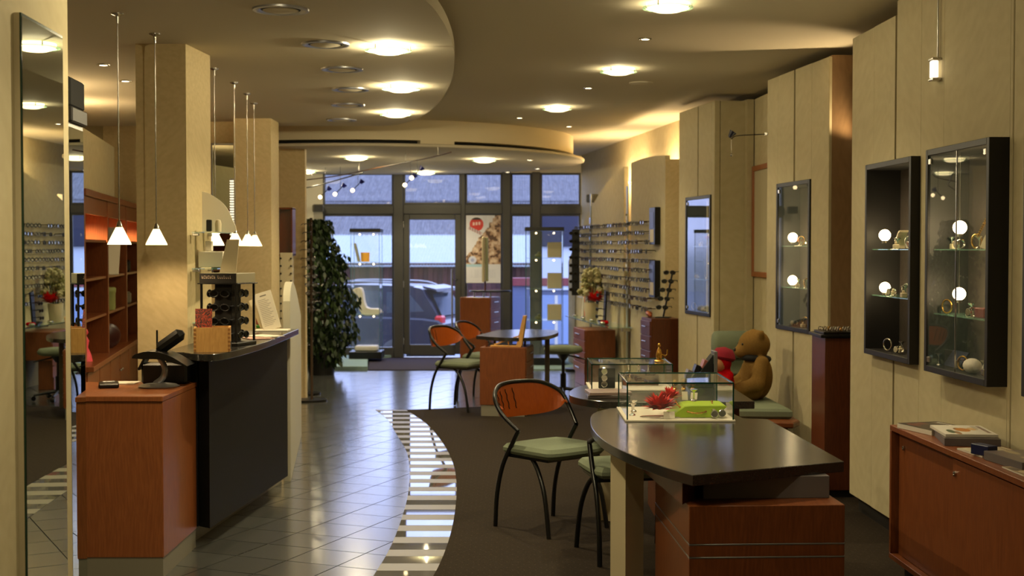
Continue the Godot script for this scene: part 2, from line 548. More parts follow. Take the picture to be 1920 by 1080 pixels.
func make_floor() -> void:
	var L := curve(STRIP_L)
	var R := curve(STRIP_R)
	# the carpet on the right
	var cp := PackedVector2Array(R)
	cp.append_array(pv([[-0.745, 13.253], [-0.323, 13.43], [2.2, 14.4], [3.0, 14.4], [3.0, -3.0], [-0.75, -3.0]]))
	var st := ns(); prism(st, cp, -0.01, 0.004); struct_part("floor_carpet", st, M.carpet)
	# the striped band along the curve
	var band := PackedVector2Array(L)
	var rr := PackedVector2Array(R); rr.reverse()
	band.append_array(rr)
	st = ns(); prism(st, band, -0.01, -0.002)
	var tr := struct_part("trim_1", st, M.grout)
	tr.set_meta("label", "curved band of striped tiles between the tiles and the carpet")
	var d := 4.25
	var k := 0
	while d < 13.2:
		var zone := pv([[-3, d + 0.002], [3, d + 0.002], [3, d + 0.153], [-3, d + 0.153]])
		for g in Geometry2D.intersect_polygons(band, zone):
			if g.size() < 3: continue
			st = ns(); prism(st, g, -0.004, 0.0015)
			part(tr, "stripe_tile", st, M.strip_polished if k % 2 == 0 else M.strip_pale)
		d += 0.155
		k += 1
	# the square tiles, laid on the slant
	var reg := PackedVector2Array(L)
	reg.append_array(pv([[-1.046, 13.18], [-0.745, 13.26], [-0.323, 13.44], [2.2, 14.41], [3.0, 14.41], [3.0, 17.45], [-5.2, 17.45], [-5.2, -3.0], [-1.0, -3.0]]))
	var ang := deg_to_rad(22.2)
	var ax := Vector2(sin(ang), -cos(ang))
	var ay := Vector2(cos(ang), sin(ang))
	var all := []
	for i in range(-14, 68):
		for j in range(-30, 44):
			var c := ax * (i * 0.3) + ay * (j * 0.3 + 0.11)
			if c.x < -5.6 or c.x > 3.4 or c.y > 3.4 or c.y < -17.8: continue
			var q := PackedVector2Array()
			for s in [Vector2(-1, -1), Vector2(1, -1), Vector2(1, 1), Vector2(-1, 1)]: q.append(c + ax * (s.x * 0.1468) + ay * (s.y * 0.1468))
			for g in Geometry2D.intersect_polygons(q, reg):
				if g.size() < 3: continue
				var seen := c.y < -6.3 and c.x > c.y * -0.0 + c.y * 0.30 and c.x < 0.9 and (c.x > -1.75 or c.y < -9.3)
				all.append([-c.y if seen else 100.0 + c.length(), g, (i * 7 + j * 13) % 4])
	all.sort_custom(func(a, b): return a[0] < b[0])
	var tf := Node3D.new()
	tf.name = "floor_tiles"
	add_child(tf)
	tag(tf, "pale square floor tiles laid on the slant", "", "", "structure")
	var rest := ns()
	for n in all.size():
		if n < 300:
			st = ns(); prism(st, all[n][1], -0.009, 0.0); part(tf, "tile", st, M.tile[absi(all[n][2])])
		else:
			prism(rest, all[n][1], -0.009, 0.0)
	part(tf, "more_tiles", rest, M.tile[1]).set_meta("kind", "stuff")
	# shop window floor and door mat
	st = ns(); prism(st, pv([[-5.2, 17.5], [-1.9, 17.5], [-2.07, 19.1], [-1.7, 19.44], [-5.2, 19.44]]), -0.01, 0.05, Transform3D.IDENTITY, false, 0.004)
	struct_part("floor_podium", st, M.podium)
	st = ns(); prism(st, pv([[-1.88, 17.46], [-0.05, 17.46], [-0.05, 19.44], [-1.69, 19.44], [-2.05, 19.1]]), -0.01, 0.012)
	solo("entrance_mat", st, M.mat, "large dark purplish grey mat in front of the glass door", "mat")
	st = ns(); prism(st, pv([[-0.04, 17.46], [3.0, 17.46], [3.0, 19.44], [-0.04, 19.44]]), -0.01, 0.02)
	struct_part("floor_window_bay", st, M.podium)

func make_ceiling() -> void:
	var st := ns()
	box(st, Vector3(-1.1, CEIL + 0.1, -8.25), Vector3(8.4, 0.2, 22.7))
	struct_part("ceiling", st, M.ceiling)
	# lower slab on the left whose edge follows the curve of the floor
	var e := [[-0.95, 4.0], [-0.75, 4.8], [-0.55, 5.7], [-0.42, 6.48], [-0.381, 6.84], [-0.356, 7.34], [-0.351, 8.02], [-0.375, 8.71], [-0.444, 9.69], [-0.587, 10.9], [-0.756, 11.86], [-0.922, 12.5], [-1.113, 12.98]]
	var p := curve(e)
	p.append_array(pv([[-1.3, 13.1], [-5.2, 13.1], [-5.2, -3.0], [-0.95, -3.0]]))
	st = ns(); prism(st, p, SOFFIT, SOFFIT + 0.07, Transform3D.IDENTITY, true)
	struct_part("ceiling_soffit", st, M.ceiling)
	var ins := PackedVector2Array()
	for q in Geometry2D.offset_polygon(p, -0.12)[0]: ins.append(q)
	st = ns(); prism(st, ins, SOFFIT + 0.07, CEIL, Transform3D.IDENTITY, true)
	struct_part("ceiling_soffit_core", st, M.ceiling)
	# the round ceiling at the back: drum, dark slot, wider disc below
	var c := Transform3D(Basis(), Vector3(-1.75, 0, -16.4))
	st = ns(); lathe(st, [Vector2(0, 2.655), Vector2(2.62, 2.655), Vector2(2.62, 2.655), Vector2(2.635, 2.662), Vector2(2.635, 2.68), Vector2(2.62, 2.69), Vector2(2.62, 2.69), Vector2(2.3, 2.69)], 96, c)
	struct_part("ceiling_disc", st, M.ceiling)
	st = ns(); lathe(st, [Vector2(2.36, 2.69), Vector2(2.36, 2.735)], 96, c)
	struct_part("ceiling_slot", st, M.black_matt)
	st = ns(); lathe(st, [Vector2(2.36, 2.735), Vector2(2.5, 2.735), Vector2(2.5, 2.735), Vector2(2.5, CEIL)], 96, c)
	struct_part("ceiling_drum", st, M.drum)
	st = ns()      # the plain piece that bridges the slot where two arcs meet
	for k in 5:
		var a := 0.335 + k * 0.03
		box(st, Vector3(0, 2.712, 2.455), Vector3(0.078, 0.046, 0.12), 0.0, c * Transform3D(Basis(Vector3.UP, a), Vector3.ZERO))
	struct_part("ceiling_bridge", st, M.drum)

# ------------------------------------------------------------------ shop front
func make_window_wall() -> void:
	var z := -19.5
	var st := ns()
	box(st, Vector3(-3.98, 1.5, z), Vector3(2.46, 3.2, 0.2))
	box(st, Vector3(2.05, 1.5, z), Vector3(2.1, 3.2, 0.2))
	box(st, Vector3(-0.87, 2.88, z), Vector3(3.76, 0.36, 0.2))
	box(st, Vector3(-0.87, -0.05, z), Vector3(3.76, 0.12, 0.2))
	struct_part("wall_front", st, M.white)
	# fixed lights: x0, x1, y0, y1 of the openings
	var wins := [[-2.75, -1.72, 0.07, 2.10], [-2.75, -1.72, 2.22, 2.70], [-1.58, -0.74, 2.24, 2.70], [-0.68, -0.14, 0.16, 2.10], [-0.68, -0.14, 2.24, 2.70], [-0.02, 0.29, 0.16, 2.10], [-0.02, 0.29, 2.22, 2.70], [0.41, 1.0, 0.16, 2.10], [0.41, 1.0, 2.22, 2.70]]
	var n := 1
	for w in wins:
		var o := Node3D.new()
		o.name = "window_%d" % n
		n += 1
		add_child(o)
		o.set_meta("kind", "structure")
		st = ns()
		var cx: float = (w[0] + w[1]) * 0.5
		var cy: float = (w[2] + w[3]) * 0.5
		var sx: float = w[1] - w[0]
		var sy: float = w[3] - w[2]
		for s in [-1.0, 1.0]:
			box(st, Vector3(cx + s * (sx * 0.5 - 0.015), cy, z + 0.05), Vector3(0.03, sy, 0.06), 0.004)
			box(st, Vector3(cx, cy + s * (sy * 0.5 - 0.015), z + 0.05), Vector3(sx - 0.06, 0.03, 0.06), 0.004)
		part(o, "window_frame", st, M.frame)
		st = ns(); flat(st, [Vector3(w[0] + 0.03, w[2] + 0.03, z + 0.045), Vector3(w[1] - 0.03, w[2] + 0.03, z + 0.045), Vector3(w[1] - 0.03, w[3] - 0.03, z + 0.045), Vector3(w[0] + 0.03, w[3] - 0.03, z + 0.045)], Vector3.BACK)
		part(o, "pane", st, M.window_glass)
	# posts and rails of the shop front
	st = ns()
	for q in [[-1.65, 0.14, 0.17], [-0.71, 0.06, 0.13], [-0.08, 0.12, 0.15], [0.35, 0.12, 0.15]]: box(st, Vector3(q[0], 1.36, z + 0.05), Vector3(q[1], 2.7, q[2]), 0.006)
	box(st, Vector3(-2.235, 2.16, z + 0.05), Vector3(1.03, 0.12, 0.13), 0.006)
	box(st, Vector3(-1.16, 2.17, z + 0.05), Vector3(0.84, 0.14, 0.13), 0.006)
	box(st, Vector3(-0.41, 2.17, z + 0.05), Vector3(0.54, 0.14, 0.13), 0.006)
	box(st, Vector3(0.135, 2.16, z + 0.05), Vector3(0.31, 0.12, 0.13), 0.006)
	box(st, Vector3(0.705, 2.16, z + 0.05), Vector3(0.59, 0.12, 0.13), 0.006)
	for q in [[-2.235, 1.03], [-0.41, 0.54], [0.135, 0.31], [0.705, 0.59]]: box(st, Vector3(q[0], 0.08, z + 0.05), Vector3(q[1], 0.16, 0.13), 0.006)
	struct_part("trim_2", st, M.frame).set_meta("label", "grey metal posts and rails of the shop front")
	# the glass door
	var dr := Node3D.new()
	dr.name = "door_1"
	add_child(dr)
	tag(dr, "tall glass door in a grey metal frame", "", "", "structure")
	st = ns()
	for s in [-1.535, -0.785]: box(st, Vector3(s, 1.08, z + 0.06), Vector3(0.09, 2.04, 0.07), 0.006)
	box(st, Vector3(-1.16, 2.06, z + 0.06), Vector3(0.66, 0.08, 0.07), 0.006)
	box(st, Vector3(-1.16, 0.12, z + 0.06), Vector3(0.66, 0.16, 0.07), 0.006)
	part(dr, "door_frame", st, M.frame)
	st = ns(); flat(st, [Vector3(-1.49, 0.2, z + 0.06), Vector3(-0.83, 0.2, z + 0.06), Vector3(-0.83, 2.02, z + 0.06), Vector3(-1.49, 2.02, z + 0.06)], Vector3.BACK)
	part(dr, "pane", st, M.window_glass)
	st = ns()
	tube(st, [Vector3(-0.87, 0.3, z + 0.16), Vector3(-0.87, 1.3, z + 0.16)], 0.014)
	for y in [0.45, 1.15]: tube(st, [Vector3(-0.87, y, z + 0.16), Vector3(-0.80, y, z + 0.09)], 0.01, 6)
	part(dr, "door_handle", st, M.steel)
	for y in [0.25, 1.08, 1.95]:
		st = ns(); box(st, Vector3(-1.585, y, z + 0.11), Vector3(0.03, 0.1, 0.03), 0.005); part(dr, "hinge", st, M.steel)
	# the poster in the window beside the door
	var pm := mat(Color.WHITE, 0.5)
	pm.albedo_texture = poster_tex()
	var po := thing("shop_poster", "tall poster with a red round emblem in the window right of the door", "poster", Vector3(-0.415, 1.10, z + 0.13))
	st = ns(); quad_uv(st, Vector3(-0.25, 0.98, 0.003), Vector3(0.25, 0.98, 0.003), Vector3(0.25, 0, 0.003), Vector3(-0.25, 0, 0.003), Vector3.BACK)
	part(po, "print", st, pm)
	st = ns(); box(st, Vector3(0, 0.49, 0), Vector3(0.502, 0.982, 0.004)); part(po, "sheet", st, M.paper)

func poster_tex() -> ImageTexture:
	var w := 256
	var h := 502
	var im := Image.create(w, h, false, Image.FORMAT_RGB8)
	var nz := FastNoiseLite.new()
	nz.seed = 4
	nz.frequency = 0.018
	nz.fractal_octaves = 4
	for y in h:
		for x in w:
			var u := float(x) / w
			var v := float(y) / h
			var c := Color(0.86, 0.86, 0.90)
			if v < 0.72 and v > 0.74 - u * 0.72 - 0.12 + 0.05 * nz.get_noise_2d(x * 2, y):
				var t := nz.get_noise_2d(x, y)
				c = Color(0.62, 0.47, 0.36).lerp(Color(0.88, 0.80, 0.72), clampf(0.35 + t * 1.4, 0, 1))
				if t < -0.22: c = Color(0.36, 0.26, 0.21)
			if v > 0.72 and v < 0.76 and u < 0.45: c = Color(0.66, 0.80, 0.88)
			if v > 0.80 and v < 0.93 and y % 9 < 2 and u > 0.1 and u < 0.85 and nz.get_noise_2d(x * 5, y * 0.2) > -0.1: c = Color(0.70, 0.72, 0.80)
			if v < 0.12 and v > 0.02 and y % 11 < 2 and u > 0.5 and nz.get_noise_2d(x * 4, 7) > 0.0: c = Color(0.62, 0.63, 0.70)
			var e := Vector2(u - 0.30, (v - 0.13) * 1.96)
			if e.length() < 0.20:
				c = Color(0.80, 0.22, 0.20)
				if e.y < -0.13: c = Color(0.20, 0.17, 0.17)
				if absf(e.y + 0.02 + e.x * 0.1) < 0.045 and absf(e.x) < 0.14 and (x / 7) % 3 != 0: c = Color(0.92, 0.80, 0.78)
			var b := Vector2(u - 0.26, (v - 0.225) * 1.96).rotated(-0.45)
			if absf(b.x) < 0.21 and absf(b.y) < 0.045: c = Color(0.66, 0.55, 0.58) if (x / 6) % 3 else Color(0.85, 0.78, 0.80)
			var s := Vector2(u - 0.18, (v - 0.66) * 1.96)
			if s.length() < 0.115: c = Color(0.80, 0.82, 0.92) if s.length() > 0.05 else Color(0.62, 0.66, 0.84)
			im.set_pixel(x, y, c)
	return ImageTexture.create_from_image(im)

# ------------------------------------------------------------------ right-hand wall
# a frame on a wall: x runs towards the camera, y up, z into the room
func wall_frame(x: float, d: float, slope: float) -> Transform3D:
	var ax := Vector3(slope, 0, 1).normalized()
	return Transform3D(Basis(ax, Vector3.UP, ax.cross(Vector3.UP)), Vector3(x, 0, -d))

var WR := Transform3D()
var W2 := Transform3D()
var W3 := Transform3D()

func holed(st: SurfaceTool, u0: float, u1: float, y0: float, y1: float, t: float, holes: Array, xf: Transform3D) -> void:
	var u := u0
	for h in holes:
		var a := maxf(h[0], u0)
		var b := minf(h[1], u1)
		if b <= a: continue
		if a > u: box(st, Vector3((u + a) * 0.5, (y0 + y1) * 0.5, -t * 0.5), Vector3(a - u, y1 - y0, t), 0.003, xf)
		box(st, Vector3((a + b) * 0.5, (y0 + h[2]) * 0.5, -t * 0.5), Vector3(b - a, h[2] - y0, t), 0.0, xf)
		box(st, Vector3((a + b) * 0.5, (y1 + h[3]) * 0.5, -t * 0.5), Vector3(b - a, y1 - h[3], t), 0.0, xf)
		u = b
	if u < u1: box(st, Vector3((u + u1) * 0.5, (y0 + y1) * 0.5, -t * 0.5), Vector3(u1 - u, y1 - y0, t), 0.003, xf)

const V1 := [-0.33, 0.45, 0.995, 2.08]
const V2 := [0.78, 1.57, 0.995, 2.085]
const V3 := [1.925, 2.72, 0.995, 2.085]
const VP2 := [-0.416, 0.295, 1.0, 2.085]
const VP3 := [-0.36, 0.38, 0.995, 2.075]

func make_wall_panels() -> void:
	WR = wall_frame(2.1, 7.38, 0.04)
	W2 = wall_frame(2.05, 9.62, 0.132)
	W3 = wall_frame(1.69, 12.12, 0.17)
	var st := ns(); holed(st, -0.76, 0.035, 0.10, 2.875, 0.05, [V1], WR); struct_part("wall_panel", st, M.wall)
	st = ns(); holed(st, 0.065, 1.60, 0.10, 3.0, 0.05, [V1, V2], WR); struct_part("wall_panel", st, M.wall)
	st = ns(); holed(st, 1.612, 5.5, 0.10, 3.0, 0.05, [V3], WR); struct_part("wall_panel", st, M.wall)
	st = ns(); box(st, Vector3(5.0, 1.5, -0.3), Vector3(10.9, 3.0, 0.2), 0.0, WR); struct_part("wall_behind_panels", st, M.wall)
	st = ns(); box(st, Vector3(2.4, 0.05, -0.07), Vector3(6.2, 0.1, 0.06), 0.0, WR); struct_part("baseboard_right", st, M.dark_plinth)
	# dark profiles in the joints between the panels
	for q in [[WR, 0.05, 2.875], [W2, -0.053, 2.89], [W3, -0.01, 2.89]]:
		st = ns()
		box(st, Vector3(q[1], 0.54, -0.04), Vector3(0.05, 0.88, 0.02), 0.0, q[0])
		box(st, Vector3(q[1], (2.10 + q[2]) * 0.5, -0.04), Vector3(0.05, q[2] - 2.10, 0.02), 0.0, q[0])
		struct_part("trim_joint", st, M.groove)
	st = ns(); box(st, Vector3(0.44, 1.5, -0.20), Vector3(0.035, 2.78, 0.29), 0.0, W3); struct_part("wall_panel_end", st, M.wall)
	# recess with the tray cabinet, then the second run
	st = ns(); prism(st, pv([[2.15, 9.0], [2.95, 9.0], [2.95, 9.08], [2.15, 9.08]]), 0.0, 2.90); struct_part("wall_return", st, M.return_brown)
	st = ns(); holed(st, -0.665, -0.07, 0.10, 2.89, 0.05, [VP2], W2); struct_part("wall_panel", st, M.wall)
	st = ns(); holed(st, -0.036, 0.628, 0.10, 2.89, 0.05, [VP2], W2); struct_part("wall_panel", st, M.wall)
	st = ns(); box(st, Vector3(-0.02, 0.05, -0.06), Vector3(1.28, 0.1, 0.06), 0.0, W2); struct_part("baseboard_right_middle", st, M.dark_plinth)
	st = ns(); box(st, Vector3(-0.02, 1.5, -0.31), Vector3(1.28, 2.8, 0.1), 0.0, W2); struct_part("wall_behind_middle", st, M.wall)
	# niche with the bench
	st = ns(); prism(st, pv([[2.18, 10.45], [2.10, 12.05], [2.2, 12.05], [2.28, 10.45]]), 0.0, 2.90); struct_part("wall_niche_side", st, M.wall)
	st = ns(); prism(st, pv([[1.76, 12.0], [2.25, 12.0], [2.25, 12.08], [1.76, 12.08]]), 0.0, 2.90); struct_part("wall_niche_end", st, M.wall)
	# third run
	st = ns(); holed(st, -0.60, -0.025, 0.10, 2.89, 0.05, [VP3], W3); struct_part("wall_panel", st, M.wall)
	st = ns(); holed(st, 0.005, 0.46, 0.10, 2.89, 0.05, [VP3], W3); struct_part("wall_panel", st, M.wall)
	st = ns(); box(st, Vector3(-0.07, 0.05, -0.06), Vector3(1.06, 0.1, 0.06), 0.0, W3); struct_part("baseboard_right_far", st, M.dark_plinth)
	st = ns(); box(st, Vector3(-0.02, 1.5, -0.31), Vector3(1.06, 2.8, 0.06), 0.0, W3); struct_part("wall_behind_far", st, M.wall)
	# the far wall turns inwards to the window
	st = ns(); prism(st, pv([[1.95, 12.7], [1.0, 19.45], [1.2, 19.45], [2.15, 12.7]]), 0.0, 3.0); struct_part("wall_right_far", st, M.wall)
	st = ns(); prism(st, pv([[1.53, 13.33], [1.86, 13.33], [1.86, 13.38], [1.53, 13.38]]), 0.0, 2.49); struct_part("wall_return_far", st, M.stucco)
	# panels that carry the glasses; their tops make one long arc
	var wf := wall_frame(1.62, 12.7, 0.14)
	var e := wf * Transform3D(XY, Vector3(0, 0, -0.05))
	for q in [[[-0.65, 0.0], [-0.65, 2.53], [-1.1, 2.555], [-1.6, 2.563], [-2.15, 2.55], [-2.15, 0.0]], [[-2.5, 0.0], [-2.5, 2.53], [-2.9, 2.49], [-3.4, 2.40], [-3.9, 2.28], [-4.34, 2.14], [-4.34, 0.0]], [[-4.5, 0.0], [-4.5, 2.08], [-5.0, 1.90], [-5.5, 1.68], [-6.0, 1.42], [-6.0, 0.0]]]:
		st = ns(); prism(st, pxy(q), 0.0, 0.05, e)
		struct_part("wall_panel", st, M.wall)

# ------------------------------------------------------------------ left-hand side
func make_left_side() -> void:
	# pier with the mirror
	var sl := -0.085
	var st := ns()
	prism(st, pv([[-1.345 - 0.056 * 4.88, 4.88], [-1.345 + 0.056, -1.0], [-5.2, -1.0], [-5.2, 4.88]]), 0.0, 2.81)
	struct_part("wall_pier", st, M.wall)
	var fx := wall_frame(-1.32 - 0.056 * 4.495, 4.495, 0.056)
	fx.basis = Basis(-fx.basis.x, Vector3.UP, -fx.basis.z)       # faces the other way
	var mr := thing("pier_mirror", "tall narrow frameless mirror with a green glass edge on the cream pier", "mirror", fx.origin)
	mr.basis = fx.basis
	st = ns(); box(st, Vector3(0, 1.25, -0.016), Vector3(0.47, 2.2, 0.018)); part(mr, "backing_board", st, M.cream)
	st = ns(); box(st, Vector3(0, 1.25, -0.004), Vector3(0.47, 2.2, 0.006)); part(mr, "glass_edge", st, M.glass_edge)
	st = ns(); flat(st, [Vector3(-0.231, 0.16, 0.0), Vector3(0.231, 0.16, 0.0), Vector3(0.231, 2.34, 0.0), Vector3(-0.231, 2.34, 0.0)], Vector3.BACK); part(mr, "mirror_glass", st, M.mirror)
	# the free-standing mirror column behind the pier
	fx = wall_frame(-1.35 + sl * 5.6, 5.6, 0.085)
	fx.basis = Basis(-fx.basis.x, Vector3.UP, -fx.basis.z)
	mr = thing("mirror_column", "slim free-standing mirror strip between the pier and the wooden cabinet", "mirror", fx.origin)
	mr.basis = fx.basis
	st = ns(); box(st, Vector3(0, 1.06, -0.026), Vector3(0.26, 2.12, 0.05), 0.003); part(mr, "column_body", st, M.alu)
	st = ns(); flat(st, [Vector3(-0.125, 0.02, 0.001), Vector3(0.125, 0.02, 0.001), Vector3(0.125, 2.1, 0.001), Vector3(-0.125, 2.1, 0.001)], Vector3.BACK); part(mr, "mirror_glass", st, M.mirror)
	var sp := thing("black_box_speaker", "black box with a grey foot standing high on the mirror column", "speaker", fx.origin + Vector3(-0.02, 2.12, 0))
	sp.basis = fx.basis
	st = ns(); box(st, Vector3(0, 0.032, 0.0), Vector3(0.26, 0.064, 0.075), 0.006); part(sp, "foot", st, M.dark_grey)
	st = ns(); box(st, Vector3(0, 0.125, -0.004), Vector3(0.25, 0.122, 0.064), 0.008); part(sp, "housing", st, M.black_matt)
	# the left wall with its panel and the cove behind it
	st = ns(); prism(st, pv([[-3.85, 8.0], [-4.35, 14.3], [-4.5, 14.3], [-4.0, 8.0]]), 0.0, 3.0); struct_part("wall_left_inner", st, M.wall)
	st = ns(); prism(st, pv([[-3.05, 8.9], [-3.66, 12.3], [-3.72, 12.3], [-3.11, 8.9]]), 2.05, 2.53); struct_part("wall_panel", st, M.wall)
	st = ns(); prism(st, pv([[-4.4, 14.2], [-2.2, 14.2], [-2.2, 14.3], [-4.4, 14.3]]), 0.0, 3.0); struct_part("wall_back_left", st, M.stucco)
	# pillars
	st = ns(); prism(st, pv([[-2.21, 7.86], [-1.915, 7.86], [-1.88, 8.34], [-2.21, 8.34]]), 0.0, 2.81, Transform3D.IDENTITY, false, 0.004); struct_part("wall_pillar", st, M.stucco)
	st = ns(); prism(st, pv([[-2.57, 12.34], [-2.225, 12.34], [-2.225, 12.75], [-2.57, 12.75]]), 0.0, 2.81, Transform3D.IDENTITY, false, 0.004); struct_part("wall_pillar", st, M.stucco)
	st = ns(); box(st, Vector3(-2.76, 1.4, -12.7), Vector3(0.38, 2.8, 0.1)); struct_part("wall_between_pillars", st, M.stucco)
	st = ns(); prism(st, pv([[-2.98, 16.6], [-2.73, 16.6], [-2.73, 17.0], [-2.98, 17.0]]), 0.0, 2.66); struct_part("wall_pillar", st, M.wall)
	# mirror between the pillars, reaching from the counter height to above the lamps
	mr = thing("pillar_mirror", "tall dark mirror set between the two far pillars", "mirror", Vector3(-2.705, 1.3, -12.63))
	st = ns()
	for s in [-1.0, 1.0]: box(st, Vector3(s * 0.13, 0.64, 0), Vector3(0.012, 1.28, 0.03), 0.002)
	box(st, Vector3(0, 1.285, 0), Vector3(0.27, 0.02, 0.03), 0.002)
	part(mr, "frame", st, M.alu)
	st = ns(); flat(st, [Vector3(-0.125, 0, 0.005), Vector3(0.125, 0, 0.005), Vector3(0.125, 1.28, 0.005), Vector3(-0.125, 1.28, 0.005)], Vector3.BACK); part(mr, "mirror_glass", st, M.mirror)
	# a wall lamp of bright louvres beside that mirror
	var lv := thing("louvre_lamp", "narrow upright lamp of bright horizontal louvres in front of the tall mirror", "lamp", Vector3(-2.62, 1.72, -12.58))
	for k in 22:
		st = ns(); box(st, Vector3(0, 0.012 + k * 0.024, 0), Vector3(0.075, 0.011, 0.02), 0.002)
		part(lv, "light_slat", st, M.louvre_glow)
	st = ns(); box(st, Vector3(0, 0.27, -0.014), Vector3(0.075, 0.54, 0.006)); part(lv, "housing", st, M.alu)
	make_bookcase()
	make_pillar_shelves()

func make_bookcase() -> void:
	var a := Vector3(-3.17, 0, -9.9)
	var b := Vector3(-3.86, 0, -13.9)
	var x := (a - b).normalized()              # along the case, towards the camera
	var L := a.distance_to(b)
	var o := thing("bookcase", "tall cherry wood bookcase with lit bays against the left wall", "bookcase", b)
	o.basis = Basis(-x, Vector3.UP, x.cross(Vector3.UP) * -1.0)
	# local: x from far end (0) towards... the near end is at -L; z faces the room
	var D := 0.32
	var st := ns()
	for k in 4:
		st = ns(); box(st, Vector3(-L * k / 3.0, 1.0, -D * 0.5), Vector3(0.10 if k == 3 else 0.05, 2.0, D), 0.003); part(o, "upright", st, M.wood)
	st = ns(); box(st, Vector3(-L * 0.5, 1.0, -D - 0.01), Vector3(L, 2.0, 0.02)); part(o, "back_panel", st, M.wood)
	st = ns(); box(st, Vector3(-L * 0.5, 2.02, -D * 0.5 + 0.01), Vector3(L + 0.1, 0.05, D + 0.02), 0.003); part(o, "top", st, M.wood)
	st = ns(); box(st, Vector3(-L * 0.5, 1.93, -0.02), Vector3(L, 0.13, 0.03), 0.003); part(o, "fascia", st, M.wood)
	st = ns(); box(st, Vector3(-L * 0.5, 0.70, -D * 0.5 + 0.03), Vector3(L + 0.04, 0.04, D + 0.06), 0.003); part(o, "ledge", st, M.wood)
	for k in 3:
		var cx := -L * (k + 0.5) / 3.0
		for y in [1.05, 1.36, 1.66]:
			st = ns(); box(st, Vector3(cx, y, -D * 0.5), Vector3(L / 3.0 - 0.05, 0.022, D - 0.03), 0.002); part(o, "shelf", st, M.wood)
		for s in [-1.0, 1.0]:
			st = ns(); box(st, Vector3(cx + s * (L / 12.0), 0.36, 0.0), Vector3(L / 6.0 - 0.03, 0.62, 0.02), 0.002)
			var dr := part(o, "door", st, M.wood)
			st = ns(); ball(st, Vector3(cx - s * -0.04 + s * 0.02, 0.52, 0.022), Vector3.ONE * 0.012, 8, 6); part(dr, "knob", st, M.steel)
	var to := o.transform
	# a small warm lamp under the top of each bay
	for k in 3:
		var p: Vector3 = to * Vector3(-L * k / 3.0 - 0.30, 1.875, -0.15)
		var lt := thing("bay_light", ["round light under the bookcase top, far bay", "round light under the bookcase top, middle bay", "round light under the bookcase top, near bay"][k], "lamp", p, 0.0, "bookcase lights")
		st = ns(); disc(st, Vector3(0, 0.10, 0), 0.035, 0.02, 14); part(lt, "light_lens", st, M.spot_glow)
		st = ns(); lathe(st, [Vector2(0.036, 0.098), Vector2(0.048, 0.098), Vector2(0.048, 0.122)], 14); part(lt, "rim", st, M.steel)
		spot(lt, Vector3(0, 0.06, 0), Vector3.DOWN, E_SPOT * 3.5, 64.0, WARM, 0.03)
	# what stands on the shelves
	var goods := [[2.45, 1.371, "white_pouch", "white paper bag on the bookcase shelf"], [1.95, 1.671, "small_box", "small grey case on the upper bookcase shelf"], [2.2, 1.061, "green_tin", "pale green tin on the bookcase shelf"], [0.9, 1.061, "small_box", "small pale case on the far bookcase shelf"], [0.95, 1.371, "dark_case", "dark glasses case on the far bookcase shelf"], [3.55, 0.72, "pink_figure", "pink figurine on the bookcase ledge"], [2.15, 0.72, "red_dark_case", "round dark case with a red front on the bookcase ledge"]]
	for g in goods:
		var p: Vector3 = to * Vector3(-g[0], g[1], -0.08)
		st = ns()
		match g[2]:
			"white_pouch":
				prism(st, pxy([[-0.13, 0], [0.13, 0], [0.15, 0.27], [0.02, 0.285], [-0.14, 0.27]]), -0.04, 0.04, Transform3D(XY), false, 0.01)
				solo("paper_bag", st, M.paper, g[3], "bag")
			"green_tin":
				lathe(st, [Vector2(0, 0), Vector2(0.07, 0), Vector2(0.075, 0.01), Vector2(0.075, 0.15), Vector2(0.08, 0.155), Vector2(0.08, 0.19), Vector2(0.07, 0.2), Vector2(0, 0.2)], 18)
				solo("tin", st, mat(Color(0.55, 0.58, 0.34), 0.5), g[3], "tin")
			"pink_figure":
				lathe(st, [Vector2(0, 0), Vector2(0.06, 0), Vector2(0.05, 0.05), Vector2(0.025, 0.11), Vector2(0.035, 0.16), Vector2(0.015, 0.2), Vector2(0.03, 0.225), Vector2(0.02, 0.25), Vector2(0, 0.255)], 16)
				solo("figurine", st, mat(Color(0.80, 0.22, 0.30), 0.5), g[3], "figurine")
			"red_dark_case":
				lathe(st, [Vector2(0, -0.05), Vector2(0.09, -0.05), Vector2(0.11, -0.02), Vector2(0.11, 0.03), Vector2(0.08, 0.05), Vector2(0, 0.055)], 20, Transform3D(Basis(Vector3.RIGHT, PI / 2) , Vector3(0, 0.11, 0)))
				solo("round_case", st, mat(Color(0.20, 0.03, 0.03), 0.3), g[3], "case")
			_:
				box(st, Vector3(0, 0.06, 0), Vector3(0.14, 0.12, 0.07), 0.02)
				solo("glasses_case", st, M.black if g[2] == "dark_case" else mat(Color(0.55, 0.53, 0.47), 0.6), g[3], "case")
		var last := get_child(get_child_count() - 1) as Node3D
		last.transform = Transform3D(Basis(Vector3.UP, 0.7), p)

